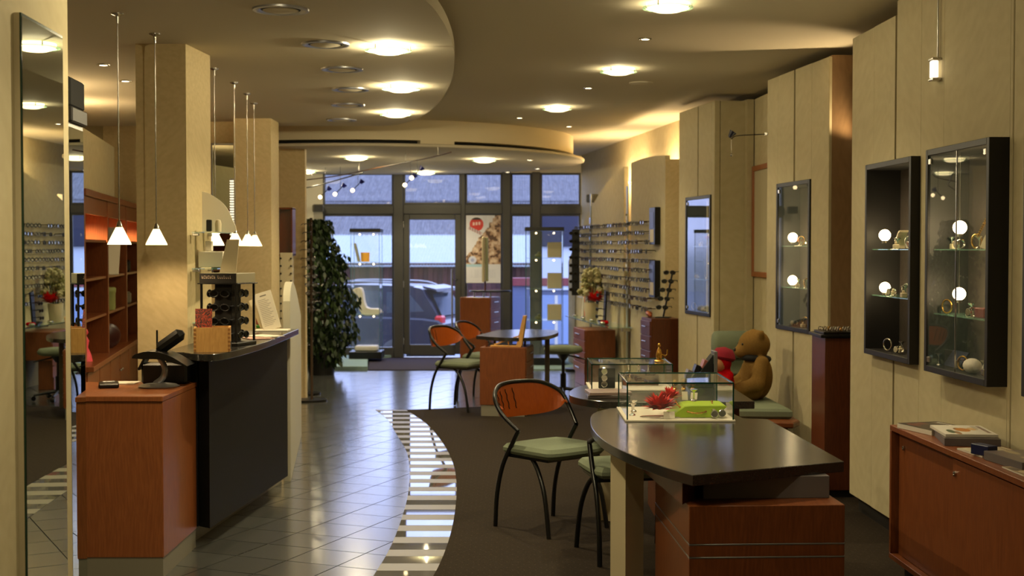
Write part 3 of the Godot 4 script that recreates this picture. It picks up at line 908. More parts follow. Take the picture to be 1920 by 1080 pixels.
func make_pillar_shelves() -> void:
	# three glass shelves on the near pillar's right side
	var o := thing("glass_shelves", "small glass shelves with clips on the side of the near pillar", "shelf", Vector3(-1.90, 0, -8.1))
	for y in [1.16, 1.48, 1.695]:
		var st := ns(); box(st, Vector3(0.085, y, 0), Vector3(0.15, 0.008, 0.46), 0.001)
		part(o, "shelf", st, M.shelf_glass)
		for z in [-0.17, 0.17]:
			st = ns(); box(st, Vector3(0.02, y - 0.012, z), Vector3(0.04, 0.016, 0.02), 0.003); part(o, "clip", st, M.steel)
	var st := ns()
	prism(st, smooth2([Vector2(-0.11, 0), Vector2(0.10, 0), Vector2(0.09, 0.08), Vector2(0.04, 0.17), Vector2(-0.05, 0.235), Vector2(-0.11, 0.25)], 4), -0.004, 0.004, Transform3D(XY * Basis(), Vector3(-1.80, 1.70, -8.16)))
	solo("white_card", st, M.paper, "white fan-shaped display card on the upper glass shelf of the pillar", "card")
	st = ns(); box(st, Vector3(-1.82, 1.738, -8.02), Vector3(0.03, 0.07, 0.03), 0.004); solo("small_bottle", st, M.black, "small dark bottle on the pillar's upper glass shelf", "bottle")
	st = ns(); lathe(st, [Vector2(0, 0), Vector2(0.018, 0), Vector2(0.02, 0.05), Vector2(0.014, 0.07), Vector2(0, 0.075)], 12, Transform3D(Basis(), Vector3(-1.765, 1.70, -8.02))); solo("small_jar", st, M.cream, "small cream jar on the pillar's upper glass shelf", "jar")
	st = ns(); box(st, Vector3(-1.81, 1.535, -8.06), Vector3(0.15, 0.095, 0.10), 0.004); solo("leaflet_box", st, M.paper, "white box of leaflets on the pillar's middle glass shelf", "box")
	st = ns(); box(st, Vector3(-1.83, 1.615, -8.06), Vector3(0.04, 0.06, 0.04), 0.003); solo("small_box", st, M.paper, "small white box standing on the leaflet box", "box")

# ------------------------------------------------------------------ lights
func spot(parent: Node3D, at: Vector3, dir: Vector3, energy: float, angle: float, c: Color, size := 0.05) -> void:
	var l := SpotLight3D.new()
	l.name = "light"
	l.light_energy = energy
	l.light_color = c
	l.spot_angle = angle
	l.spot_angle_attenuation = 0.6
	l.spot_range = 30.0
	l.spot_attenuation = 2.0
	l.light_size = size
	l.shadow_enabled = true
	parent.add_child(l, true)
	l.position = at
	var up := Vector3.UP if absf(dir.normalized().y) < 0.95 else Vector3.BACK
	l.basis = Basis.looking_at(dir, up)

func omni(parent: Node3D, at: Vector3, energy: float, c: Color, size := 0.03) -> void:
	var l := OmniLight3D.new()
	l.name = "light"
	l.light_energy = energy
	l.light_color = c
	l.omni_range = 30.0
	l.omni_attenuation = 2.0
	l.light_size = size
	l.shadow_enabled = true
	parent.add_child(l, true)
	l.position = at

# ------------------------------------------------------------------ reception counter
func make_counter() -> void:
	# low cherry cabinet at the near end
	var o := thing("counter_cabinet", "low cherry wood cabinet at the near end of the reception counter", "cabinet", Vector3(-2.0, 0, -6.8))
	var st := ns(); box(st, Vector3(-0.02, 0.48, 0.03), Vector3(0.66, 0.76, 0.68), 0.003); part(o, "body", st, M.wood_light)
	st = ns(); box(st, Vector3(-0.02, 0.873, 0.03), Vector3(0.665, 0.026, 0.70), 0.003); part(o, "top", st, M.wood_light)
	st = ns(); box(st, Vector3(-0.02, 0.05, 0.03), Vector3(0.65, 0.10, 0.67)); part(o, "plinth", st, M.plinth)
	# tall dark counter
	o = thing("reception_counter", "tall dark grey reception counter with a curved top", "counter")
	st = ns(); prism(st, pv([[-1.69, 7.16], [-1.618, 7.10], [-1.478, 8.75], [-1.55, 8.78]]), 0.10, 1.0, Transform3D.IDENTITY, false, 0.003); part(o, "front_panel", st, M.slate)
	st = ns(); prism(st, pv([[-1.692, 7.155], [-1.692, 7.215], [-1.86, 7.215], [-1.86, 7.155]]), 0.10, 1.0); part(o, "end_panel", st, M.slate)
	st = ns(); prism(st, pv([[-1.74, 7.2], [-1.58, 9.1], [-1.66, 9.1], [-1.82, 7.2]]), 0.0, 0.10); part(o, "plinth", st, M.plinth)
	st = ns(); prism(st, pv([[-1.70, 7.22], [-1.56, 8.78], [-1.85, 9.1], [-1.85, 7.22]]), 0.10, 0.99); part(o, "body", st, M.wood)
	var tp := smooth2([Vector2(-1.74, -7.06), Vector2(-1.62, -6.93), Vector2(-1.53, -6.99), Vector2(-1.475, -7.4), Vector2(-1.45, -8.0), Vector2(-1.455, -8.6), Vector2(-1.462, -9.12)], 4)
	tp.append_array(pv([[-1.72, 9.12], [-1.86, 8.6], [-1.86, 7.06]]))
	st = ns(); prism(st, tp, 1.012, 1.05, Transform3D.IDENTITY, true, 0.003); part(o, "top", st, M.desk)
	# arched slab that closes the counter
	var a := Vector3(-1.52, 0, -9.13)
	var b := Vector3(-1.80, 0, -11.36)
	var L := a.distance_to(b)
	var bx := Basis((b - a).normalized(), Vector3.UP, (b - a).normalized().cross(Vector3.UP))
	var pr := PackedVector2Array([Vector2(0, 0)])
	for p in smooth2([Vector2(0, 1.24), Vector2(0.06, 1.30), Vector2(0.2, 1.345), Vector2(0.45, 1.362), Vector2(0.9, 1.32), Vector2(1.4, 1.23), Vector2(1.9, 1.12), Vector2(L, 1.03)], 4): pr.append(p)
	pr.append(Vector2(L, 0))
	st = ns(); prism(st, pr, -0.05, 0.0, Transform3D(bx * XY, a), true, 0.004)
	solo("arched_screen", st, mat(Color(0.70, 0.685, 0.61), 0.6), "cream screen with an arched top closing the far end of the counter", "screen")
	counter_goods()

func counter_goods() -> void:
	# desk telephone on its stand
	var o := thing("telephone_stand", "black telephone on a curved monitor-like stand on the wooden cabinet", "telephone", Vector3(-1.82, 0.886, -6.86))
	var st := ns(); lathe(st, [Vector2(0, 0), Vector2(0.10, 0), Vector2(0.105, 0.006), Vector2(0.09, 0.014), Vector2(0.03, 0.022), Vector2(0, 0.024)], 24); part(o, "foot", st, M.alu)
	st = ns(); tube(st, smooth_path([Vector3(-0.02, 0.015, 0.0), Vector3(0.02, 0.05, 0.0), Vector3(0.03, 0.10, 0.0), Vector3(0.0, 0.155, 0.0)], 5), 0.017, 10, false, 0.014); part(o, "arm", st, M.alu)
	st = ns()
	prism(st, smooth2([Vector2(-0.115, 0.155), Vector2(-0.10, 0.175), Vector2(-0.03, 0.19), Vector2(0.06, 0.175), Vector2(0.15, 0.125), Vector2(0.16, 0.115), Vector2(0.10, 0.13), Vector2(0.02, 0.15), Vector2(-0.05, 0.15)], 3), -0.09, 0.09, Transform3D(XY), true, 0.006)
	part(o, "base_unit", st, M.black)
	st = ns(); box(st, Vector3(0, 0, 0), Vector3(0.165, 0.065, 0.06), 0.022, Transform3D(Basis(Vector3.BACK, 0.62), Vector3(0.055, 0.235, -0.02))); part(o, "handset", st, M.black)
	st = ns(); tube(st, [Vector3(-0.025, 0.16, -0.06), Vector3(-0.025, 0.29, -0.06)], 0.005, 8); part(o, "antenna", st, M.black)
	# card terminal behind
	o = thing("printer", "small black printer behind the telephone stand on the wooden cabinet", "printer", Vector3(-1.85, 0.886, -7.04))
	st = ns(); box(st, Vector3(0.02, 0.056, 0), Vector3(0.24, 0.112, 0.10), 0.012); part(o, "housing", st, M.black)
	st = ns(); box(st, Vector3(-0.12, 0.07, 0.0), Vector3(0.012, 0.10, 0.10), 0.003, Transform3D(Basis(Vector3.BACK, -0.5), Vector3(-0.02, 0.0, 0))); part(o, "paper_tray", st, M.black)
	o = thing("card_terminal", "flat black card terminal lying on the wooden cabinet", "terminal", Vector3(-2.08, 0.886, -6.86), 0.3)
	st = ns(); box(st, Vector3(0, 0.012, 0), Vector3(0.10, 0.024, 0.16), 0.006); part(o, "housing", st, M.black)
	st = ns(); box(st, Vector3(0, 0.025, -0.04), Vector3(0.06, 0.004, 0.03), 0.001); part(o, "screen", st, M.alu)
	st = ns(); box(st, Vector3(-2.06, 0.889, -7.05), Vector3(0.15, 0.006, 0.12), 0.001, Transform3D.IDENTITY); solo("note_pad", st, M.paper, "white notepad lying beside the black printer", "notepad")
	# birch box with finger joints
	o = thing("birch_box", "light birch box with finger joints on the counter top", "box", Vector3(-1.61, 1.05, -7.16), 0.18)
	st = ns()
	for s in [-1.0, 1.0]: box(st, Vector3(s * 0.089, 0.065, 0), Vector3(0.012, 0.13, 0.17), 0.001)
	box(st, Vector3(0, 0.065, -0.08), Vector3(0.166, 0.13, 0.01))
	box(st, Vector3(0, 0.004, 0), Vector3(0.166, 0.008, 0.15))
	part(o, "box_sides", st, M.birch)
	st = ns(); box(st, Vector3(0, 0.065, 0.08), Vector3(0.166, 0.13, 0.012)); part(o, "front", st, M.birch)
	for k in 6:
		for s in [-1.0, 1.0]:
			st = ns(); box(st, Vector3(s * 0.089, 0.011 + k * 0.0215, 0.0858), Vector3(0.0125, 0.0105, 0.002)); part(o, "finger_joint", st, M.joint_dark)
	st = ns(); box(st, Vector3(0.0957, 0.03, 0.0), Vector3(0.002, 0.04, 0.10)); part(o, "slot", st, M.black_matt)
	st = ns(); prism(st, pxy([[-0.045, 0], [0.045, 0], [0.035, 0.18], [-0.055, 0.18]]), -0.003, 0.003, Transform3D(Basis(Vector3.RIGHT, -0.25) * XY, Vector3(-1.655, 1.10, -7.15)))
	solo("picture_card", st, textured(noise_tex(64, 2, 2, Color(0.10, 0.03, 0.02), Color(0.75, 0.24, 0.08), 71, 3, 1.4), 9.0, 0.4), "glossy dark red picture card standing in the birch box", "card")
	# sunglasses carousel
	o = thing("sunglasses_stand", "black counter stand of sunglasses under a printed header", "display stand", Vector3(-1.625, 1.05, -7.62), -0.28)
	st = ns(); box(st, Vector3(0, 0.01, 0), Vector3(0.24, 0.02, 0.24), 0.004); part(o, "base", st, M.black)
	for q in [[-1, -1], [1, -1], [1, 1], [-1, 1]]:
		st = ns(); box(st, Vector3(q[0] * 0.108, 0.185, q[1] * 0.108), Vector3(0.012, 0.33, 0.012), 0.002); part(o, "post", st, M.black)
	st = ns(); box(st, Vector3(0, 0.185, 0), Vector3(0.11, 0.33, 0.11), 0.004); part(o, "core", st, M.case_black)
	st = ns(); box(st, Vector3(0, 0.383, 0), Vector3(0.23, 0.055, 0.23), 0.002); part(o, "header", st, M.header_grey)
	st = ns(); quad_uv(st, Vector3(-0.115, 0.41, 0.1165), Vector3(0.115, 0.41, 0.1165), Vector3(0.115, 0.356, 0.1165), Vector3(-0.115, 0.356, 0.1165), Vector3.BACK)
	var hm := mat(Color.WHITE, 0.5)
	hm.albedo_texture = header_tex()
	part(o, "header_print", st, hm)
	st = ns(); box(st, Vector3(0, 0.352, 0), Vector3(0.25, 0.006, 0.25), 0.001); part(o, "rim", st, M.black)
	var sun := glasses_mesh(M.black, M.lens_dark)
	var to := o.transform
	for row in 4:
		for side in 4:
			var g := part_mesh(self, "sunglasses", sun)
			g.transform = to * Transform3D(Basis(Vector3.UP, side * PI / 2), Vector3.ZERO) * Transform3D(Basis(), Vector3(0, 0.06 + row * 0.078, 0.098))
			tag(g, "dark sunglasses in the %s row on the %s side of the counter stand" % [["lowest", "second", "third", "top"][row], ["front", "right", "rear", "left"][side]], "sunglasses", "counter stand sunglasses")
	# brochures and papers
	st = ns()
	prism(st, pxy([[-0.06, 0], [0.06, 0], [0.06, 0.26], [-0.06, 0.26]]), -0.004, 0.004, Transform3D(Basis(Vector3.BACK, 0.30) * Basis(Vector3.RIGHT, -0.12) * XY, Vector3(-1.60, 1.06, -8.9)))
	solo("leaflet_card", st, M.paper, "tall white printed leaflet leaning in its stand on the far counter top", "leaflet")
	st = ns()
	var lx := Transform3D(Basis(Vector3.BACK, 0.30) * Basis(Vector3.RIGHT, -0.12), Vector3(-1.60, 1.06, -8.9))
	quad_uv(st, lx * Vector3(-0.058, 0.255, 0.0046), lx * Vector3(0.058, 0.255, 0.0046), lx * Vector3(0.058, 0.005, 0.0046), lx * Vector3(-0.058, 0.005, 0.0046), Vector3.BACK)
	var lpm := mat(Color.WHITE, 0.6)
	lpm.albedo_texture = lines_tex()
	var lfp := part(get_child(get_child_count() - 1), "print", st, lpm)
	lfp.set_meta("label", "rows of small grey print")
	st = ns()
	prism(st, pxy([[-0.06, 0], [0.05, 0], [0.05, 0.23], [-0.06, 0.23]]), -0.004, 0.004, Transform3D(Basis(Vector3.BACK, 0.42) * Basis(Vector3.RIGHT, -0.1) * XY, Vector3(-1.63, 1.06, -8.98)))
	solo("leaflet_card", st, M.cream, "cream leaflet behind the tall white one on the counter top", "leaflet")
	st = ns(); box(st, Vector3(-1.60, 1.055, -8.9), Vector3(0.22, 0.01, 0.14), 0.002); solo("leaflet_tray", st, M.paper, "flat white tray under the leaflets on the counter top", "tray")
	for k in 2:
		st = ns(); box(st, Vector3.ZERO, Vector3(0.15, 0.004, 0.21), 0.0005, Transform3D(Basis(Vector3.UP, 0.5 + k * 0.4), Vector3(-1.56 + k * 0.02, 1.0535 + k * 0.0045, -8.15 - k * 0.12)))
		solo("paper_sheet", st, M.paper if k else mat(Color(0.72, 0.56, 0.50), 0.6), ["pinkish leaflet lying on the counter top beside the sunglasses stand", "white sheet lying on the counter top beyond the pinkish leaflet"][k], "paper")
	st = ns(); prism(st, pxy([[-0.05, 0], [0.045, 0], [0.06, 0.19], [-0.01, 0.19]]), -0.003, 0.003, Transform3D(Basis(Vector3.RIGHT, -0.1) * XY, Vector3(-1.63, 1.463, -7.66)))
	solo("upright_leaflet", st, M.cream, "long cream leaflet standing on top of the sunglasses stand", "leaflet")

func lines_tex() -> ImageTexture:
	var im := Image.create(64, 128, false, Image.FORMAT_RGB8)
	im.fill(Color(0.86, 0.83, 0.76))
	im.fill_rect(Rect2i(20, 8, 24, 4), Color(0.45, 0.42, 0.38))
	for k in 16: im.fill_rect(Rect2i(8, 22 + k * 6, 30 + (k * 11) % 18, 2), Color(0.62, 0.59, 0.54))
	return ImageTexture.create_from_image(im)

func header_tex() -> ImageTexture:
	var im := Image.create(256, 72, false, Image.FORMAT_RGB8)
	im.fill(Color(0.09, 0.075, 0.065))
	var r := RandomNumberGenerator.new()
	r.seed = 5
	# two words of pale lettering, too small to read in the photograph
	for k in 7:
		im.fill_rect(Rect2i(16 + k * 14, 18, 3, 22), Color(0.75, 0.66, 0.58))
		im.fill_rect(Rect2i(16 + k * 14, 18 if k % 2 else 27, 10, 4), Color(0.75, 0.66, 0.58))
		im.fill_rect(Rect2i(16 + k * 14, 36, 10, 4), Color(0.75, 0.66, 0.58))
	for k in 7:
		im.fill_rect(Rect2i(128 + k * 14, 24 if k % 3 else 16, 3, 16 if k % 3 else 24), Color(0.75, 0.66, 0.58))
		im.fill_rect(Rect2i(128 + k * 14, 36, 9, 4), Color(0.75, 0.66, 0.58))
	return ImageTexture.create_from_image(im)

func glasses_mesh(fm: Material, lm: Material) -> ArrayMesh:          # a pair of glasses, centred on the bridge, facing +z
	var st := ns()
	for s in [-1.0, 1.0]:
		var rim := []
		for k in 10:
			var a := TAU * k / 10
			rim.append(Vector3(s * 0.034 + cos(a) * 0.027, sin(a) * 0.019 - 0.002 * cos(a) * s, 0))
		tube(st, rim, 0.0042, 4, true)
		tube(st, [Vector3(s * 0.06, 0.008, 0.0), Vector3(s * 0.069, 0.009, -0.006), Vector3(s * 0.07, 0.009, -0.07), Vector3(s * 0.067, -0.006, -0.085)], 0.0036, 4)
	tube(st, [Vector3(-0.008, 0.004, 0), Vector3(0, 0.009, 0.002), Vector3(0.008, 0.004, 0)], 0.0026, 4)
	var a := mesh_of(st, fm)
	st = ns()
	for s in [-1.0, 1.0]:
		var P := []
		for k in 10: P.append(Vector3(s * 0.034 + cos(TAU * k / 10) * 0.026, sin(TAU * k / 10) * 0.018, -0.001))
		flat(st, P, Vector3.BACK)
	st.commit(a)
	a.surface_set_material(1, lm)
	return a

# ------------------------------------------------------------------ desks
func make_front_desk() -> void:
	var o := thing("consultation_desk", "dark topped curved desk with cherry drawers in the right foreground", "desk")
	var tp := smooth2([Vector2(0.678, -4.979), Vector2(0.60, -5.15), Vector2(0.519, -5.387), Vector2(0.452, -5.631), Vector2(0.404, -5.916), Vector2(0.381, -6.249), Vector2(0.386, -6.54), Vector2(0.42, -6.86), Vector2(0.52, -7.08)], 5)
	tp.append_array(pv([[1.02, 7.12], [1.13, 6.95], [1.16, 6.66], [1.276, 6.62], [1.326, 5.305]]))
	var st := ns(); prism(st, tp, 0.708, 0.75, Transform3D.IDENTITY, true, 0.002); part(o, "tabletop", st, M.desk)
	var pd := Transform3D(Basis(Vector3.UP, 0.045), Vector3(0.955, 0, -5.48))
	# drawers: three bands parted by metal strips
	for q in [[0.0, 0.08, M.dark_plinth, "plinth", 0.56], [0.08, 0.418, M.wood, "drawer_front", 0.6], [0.424, 0.468, M.wood, "drawer_front", 0.6], [0.474, 0.62, M.wood, "drawer_front", 0.6]]:
		st = ns(); box(st, Vector3(0, (q[0] + q[1]) * 0.5, 0), Vector3(q[4], q[1] - q[0], 0.84), 0.002, pd); part(o, q[3], st, q[2])
	for y in [0.421, 0.471]:
		st = ns(); box(st, Vector3(0, y, 0), Vector3(0.602, 0.006, 0.842), 0.001, pd); part(o, "metal_strip", st, M.alu)
	st = ns(); box(st, Vector3(0.03, 0.664, -0.02), Vector3(0.50, 0.088, 0.60), 0.002, pd); part(o, "riser", st, mat(Color(0.42, 0.40, 0.41), 0.5))
	st = ns(); prism(st, pv([[0.652, 5.08], [0.735, 5.25], [0.70, 5.85], [0.575, 5.88]]), 0.62, 0.708); part(o, "side_riser", st, M.wood_dark)
	st = ns(); prism(st, pv([[0.444, 5.98], [0.505, 5.90], [0.60, 6.05], [0.535, 6.12]]), 0.0, 0.708, Transform3D.IDENTITY, false, 0.002); part(o, "support", st, M.cream)
	glass_case("display_case", "glass display case with a red flower and lime cloth on the foreground desk", Vector3(0.826, 0.75, -6.79), 0.52, 0.19, 0.53)
	case_goods()

func glass_case(n: String, label: String, at: Vector3, w: float, h: float, d: float) -> void:
	var o := thing(n, label, "display case", at)
	var st := ns(); box(st, Vector3(0, 0.005, 0), Vector3(w + 0.02, 0.01, d + 0.02), 0.002); part(o, "base_plate", st, M.paper)
	for s in [-1.0, 1.0]:
		st = ns(); flat(st, [Vector3(-w / 2, 0.01, s * d / 2), Vector3(w / 2, 0.01, s * d / 2), Vector3(w / 2, h, s * d / 2), Vector3(-w / 2, h, s * d / 2)], Vector3(0, 0, s)); part(o, "pane", st, M.glass)
		st = ns(); flat(st, [Vector3(s * w / 2, 0.01, -d / 2), Vector3(s * w / 2, 0.01, d / 2), Vector3(s * w / 2, h, d / 2), Vector3(s * w / 2, h, -d / 2)], Vector3(s, 0, 0)); part(o, "pane", st, M.glass)
	st = ns(); flat(st, [Vector3(-w / 2, h, -d / 2), Vector3(w / 2, h, -d / 2), Vector3(w / 2, h, d / 2), Vector3(-w / 2, h, d / 2)], Vector3.UP); part(o, "pane", st, M.glass)
	st = ns()
	for q in [[-1, -1], [1, -1], [1, 1], [-1, 1]]: box(st, Vector3(q[0] * w / 2, h * 0.5 + 0.005, q[1] * d / 2), Vector3(0.007, h - 0.01, 0.007))
	for s in [-1.0, 1.0]:
		box(st, Vector3(0, h, s * d / 2), Vector3(w, 0.007, 0.007))
		box(st, Vector3(s * w / 2, h, 0), Vector3(0.007, 0.007, d))
	part(o, "glass_edge", st, M.glass_edge)

func watch_mesh() -> ArrayMesh:             # a wristwatch curled upright, dial facing +z
	var st := ns()
	lathe(st, [Vector2(0, -0.005), Vector2(0.018, -0.005), Vector2(0.019, -0.003), Vector2(0.019, 0.003), Vector2(0.016, 0.005), Vector2(0.016, 0.005), Vector2(0, 0.005)], 16, Transform3D(Basis(Vector3.RIGHT, PI / 2), Vector3(0, 0.024, 0.02)))
	var pts := []
	for k in 13:
		var a := PI * 0.5 + 0.55 + (TAU - 1.1) * k / 12.0
		pts.append(Vector3(0, 0.024 + cos(a) * 0.0 + sin(a - PI * 0.5) * 0.021, cos(a - PI * 0.5) * 0.024 - 0.004))
	for i in 12: bar(st, pts[i], pts[i + 1], 0.014, 0.003)
	return mesh_of(st, M.silver)

func ring_stand() -> ArrayMesh:
	var st := ns()
	lathe(st, [Vector2(0, 0), Vector2(0.016, 0), Vector2(0.014, 0.006), Vector2(0.004, 0.012), Vector2(0.004, 0.045), Vector2(0.02, 0.058), Vector2(0.02, 0.06), Vector2(0, 0.06)], 14)
	return mesh_of(st, M.silver)

func bangle_mesh(m: Material, r := 0.032, t := 0.005) -> ArrayMesh:
	var st := ns()
	var p := []
	for k in 20: p.append(Vector3(cos(TAU * k / 20) * r, sin(TAU * k / 20) * r + r + t, 0))
	tube(st, p, t, 6, true)
	return mesh_of(st, m)

func place(a: Mesh, n: String, label: String, category: String, at: Vector3, turn := 0.0, group := "") -> MeshInstance3D:
	var o := part_mesh(self, n, a, Transform3D(Basis(Vector3.UP, turn), at))
	tag(o, label, category, group)
	return o

func card_mesh(w: float, h: float, m: Material, lean := 0.35) -> ArrayMesh:
	var st := ns()
	box(st, Vector3(0, h * 0.5, 0), Vector3(w, h, 0.002), 0.0, Transform3D(Basis(Vector3.RIGHT, -lean), Vector3.ZERO))
	return mesh_of(st, m)

func flower_mesh(r: float, petals: int, m: Material, sd: int) -> ArrayMesh:
	var rg := RandomNumberGenerator.new()
	rg.seed = sd
	var st := ns()
	for k in petals:
		var a := rg.randf() * TAU
		var e := rg.randf_range(0.05, 1.2)
		var l := r * rg.randf_range(0.65, 1.0)
		var d := Vector3(cos(a) * cos(e), sin(e), sin(a) * cos(e))
		var s := d.cross(Vector3.UP).normalized() * (r * 0.14)
		var mid := d * l * 0.55 + Vector3(0, r * 0.06, 0)
		var tip := d * l
		var nn := s.cross(d).normalized()
		if nn.y < 0.0: nn = -nn
		tri(st, Vector3.ZERO, mid + s, mid - s, nn, nn, nn)
		tri(st, mid + s, tip, mid - s, nn, nn, nn)
	return mesh_of(st, m)

func case_goods() -> void:
	var y := 0.761
	var at := Vector3(0.826, y, -6.79)
	place(flower_mesh(0.105, 150, M.red, 3), "silk_flower", "large red silk flower lying in the foreground glass case", "flower", at + Vector3(-0.09, 0.035, 0.16), 0.3)
	place(flower_mesh(0.075, 90, M.red, 5), "silk_flower", "smaller red silk flower behind the large one in the glass case", "flower", at + Vector3(-0.02, 0.075, 0.03), 1.0)
	var st := ns()
	prism(st, pxy([[-0.14, 0.0], [0.10, 0.0], [0.15, 0.055], [0.14, 0.062], [-0.02, 0.062], [-0.06, 0.058]]), -0.10, 0.10, Transform3D(XY), false, 0.004)
	var lm := part(self, "jewellery_board", st, M.lime)
	tag(lm, "lime green sloping jewellery board in the glass case", "jewellery board")
	lm.transform = Transform3D(Basis(Vector3.UP, 0.0), at + Vector3(0.09, 0.0, 0.10))
	# a necklace and a chain draped over the board
	st = ns()
	var p := []
	for k in 25:
		var a := PI * k / 24.0
		p.append(at + Vector3(0.09 + cos(a) * 0.09, 0.07 - sin(a) * 0.045, 0.10 + sin(a) * 0.115))
	tube(st, p, 0.0035, 6)
	for k in range(0, 25, 2): ball(st, p[k], Vector3.ONE * 0.006, 8, 5)
	solo("necklace", st, M.gold, "gold link necklace draped over the lime board", "necklace")
	st = ns()
	p = []
	for k in 22: p.append(at + Vector3(-0.09 + 0.10 * cos(TAU * k / 21.0), 0.004, 0.19 + 0.035 * sin(TAU * k / 21.0)))
	tube(st, p, 0.003, 6)
	solo("chain", st, M.silver, "thin chain lying on the white base of the glass case", "chain")
	var w := watch_mesh()
	place(w, "wristwatch", "gold rimmed watch at the front right of the glass case, left of its twin", "watch", at + Vector3(0.17, 0.0, 0.22), 0.1)
	place(w, "wristwatch", "white dial watch at the very front right corner of the glass case", "watch", at + Vector3(0.215, 0.0, 0.20), -0.1)
	place(w, "wristwatch", "watch with a pale dial standing behind the red flower", "watch", at + Vector3(0.0, 0.066, -0.05), 0.0)
	var r := ring_stand()
	place(r, "ring_stand", "small silver ring stand in the middle of the glass case", "ring stand", at + Vector3(0.10, 0.063, 0.02))
	place(r, "ring_stand", "small silver ring stand at the back left of the glass case", "ring stand", at + Vector3(-0.20, 0.0, -0.05))
	place(r, "ring_stand", "small silver ring stand left of the red flower", "ring stand", at + Vector3(-0.22, 0.0, 0.10))
	var c := card_mesh(0.055, 0.035, M.paper)
	place(c, "price_card", "white price card in front of the red flower", "price card", at + Vector3(-0.05, 0.001, 0.235))
	place(card_mesh(0.03, 0.045, M.paper), "price_card", "small upright price card high in the middle of the glass case", "price card", at + Vector3(0.06, 0.063, -0.02))
	place(card_mesh(0.035, 0.035, M.paper), "price_card", "small square price card behind the lime board", "price card", at + Vector3(0.11, 0.063, -0.06), -0.4)
	place(card_mesh(0.04, 0.04, M.paper), "price_card", "price card at the back right of the glass case", "price card", at + Vector3(0.21, 0.001, -0.12), -0.3)

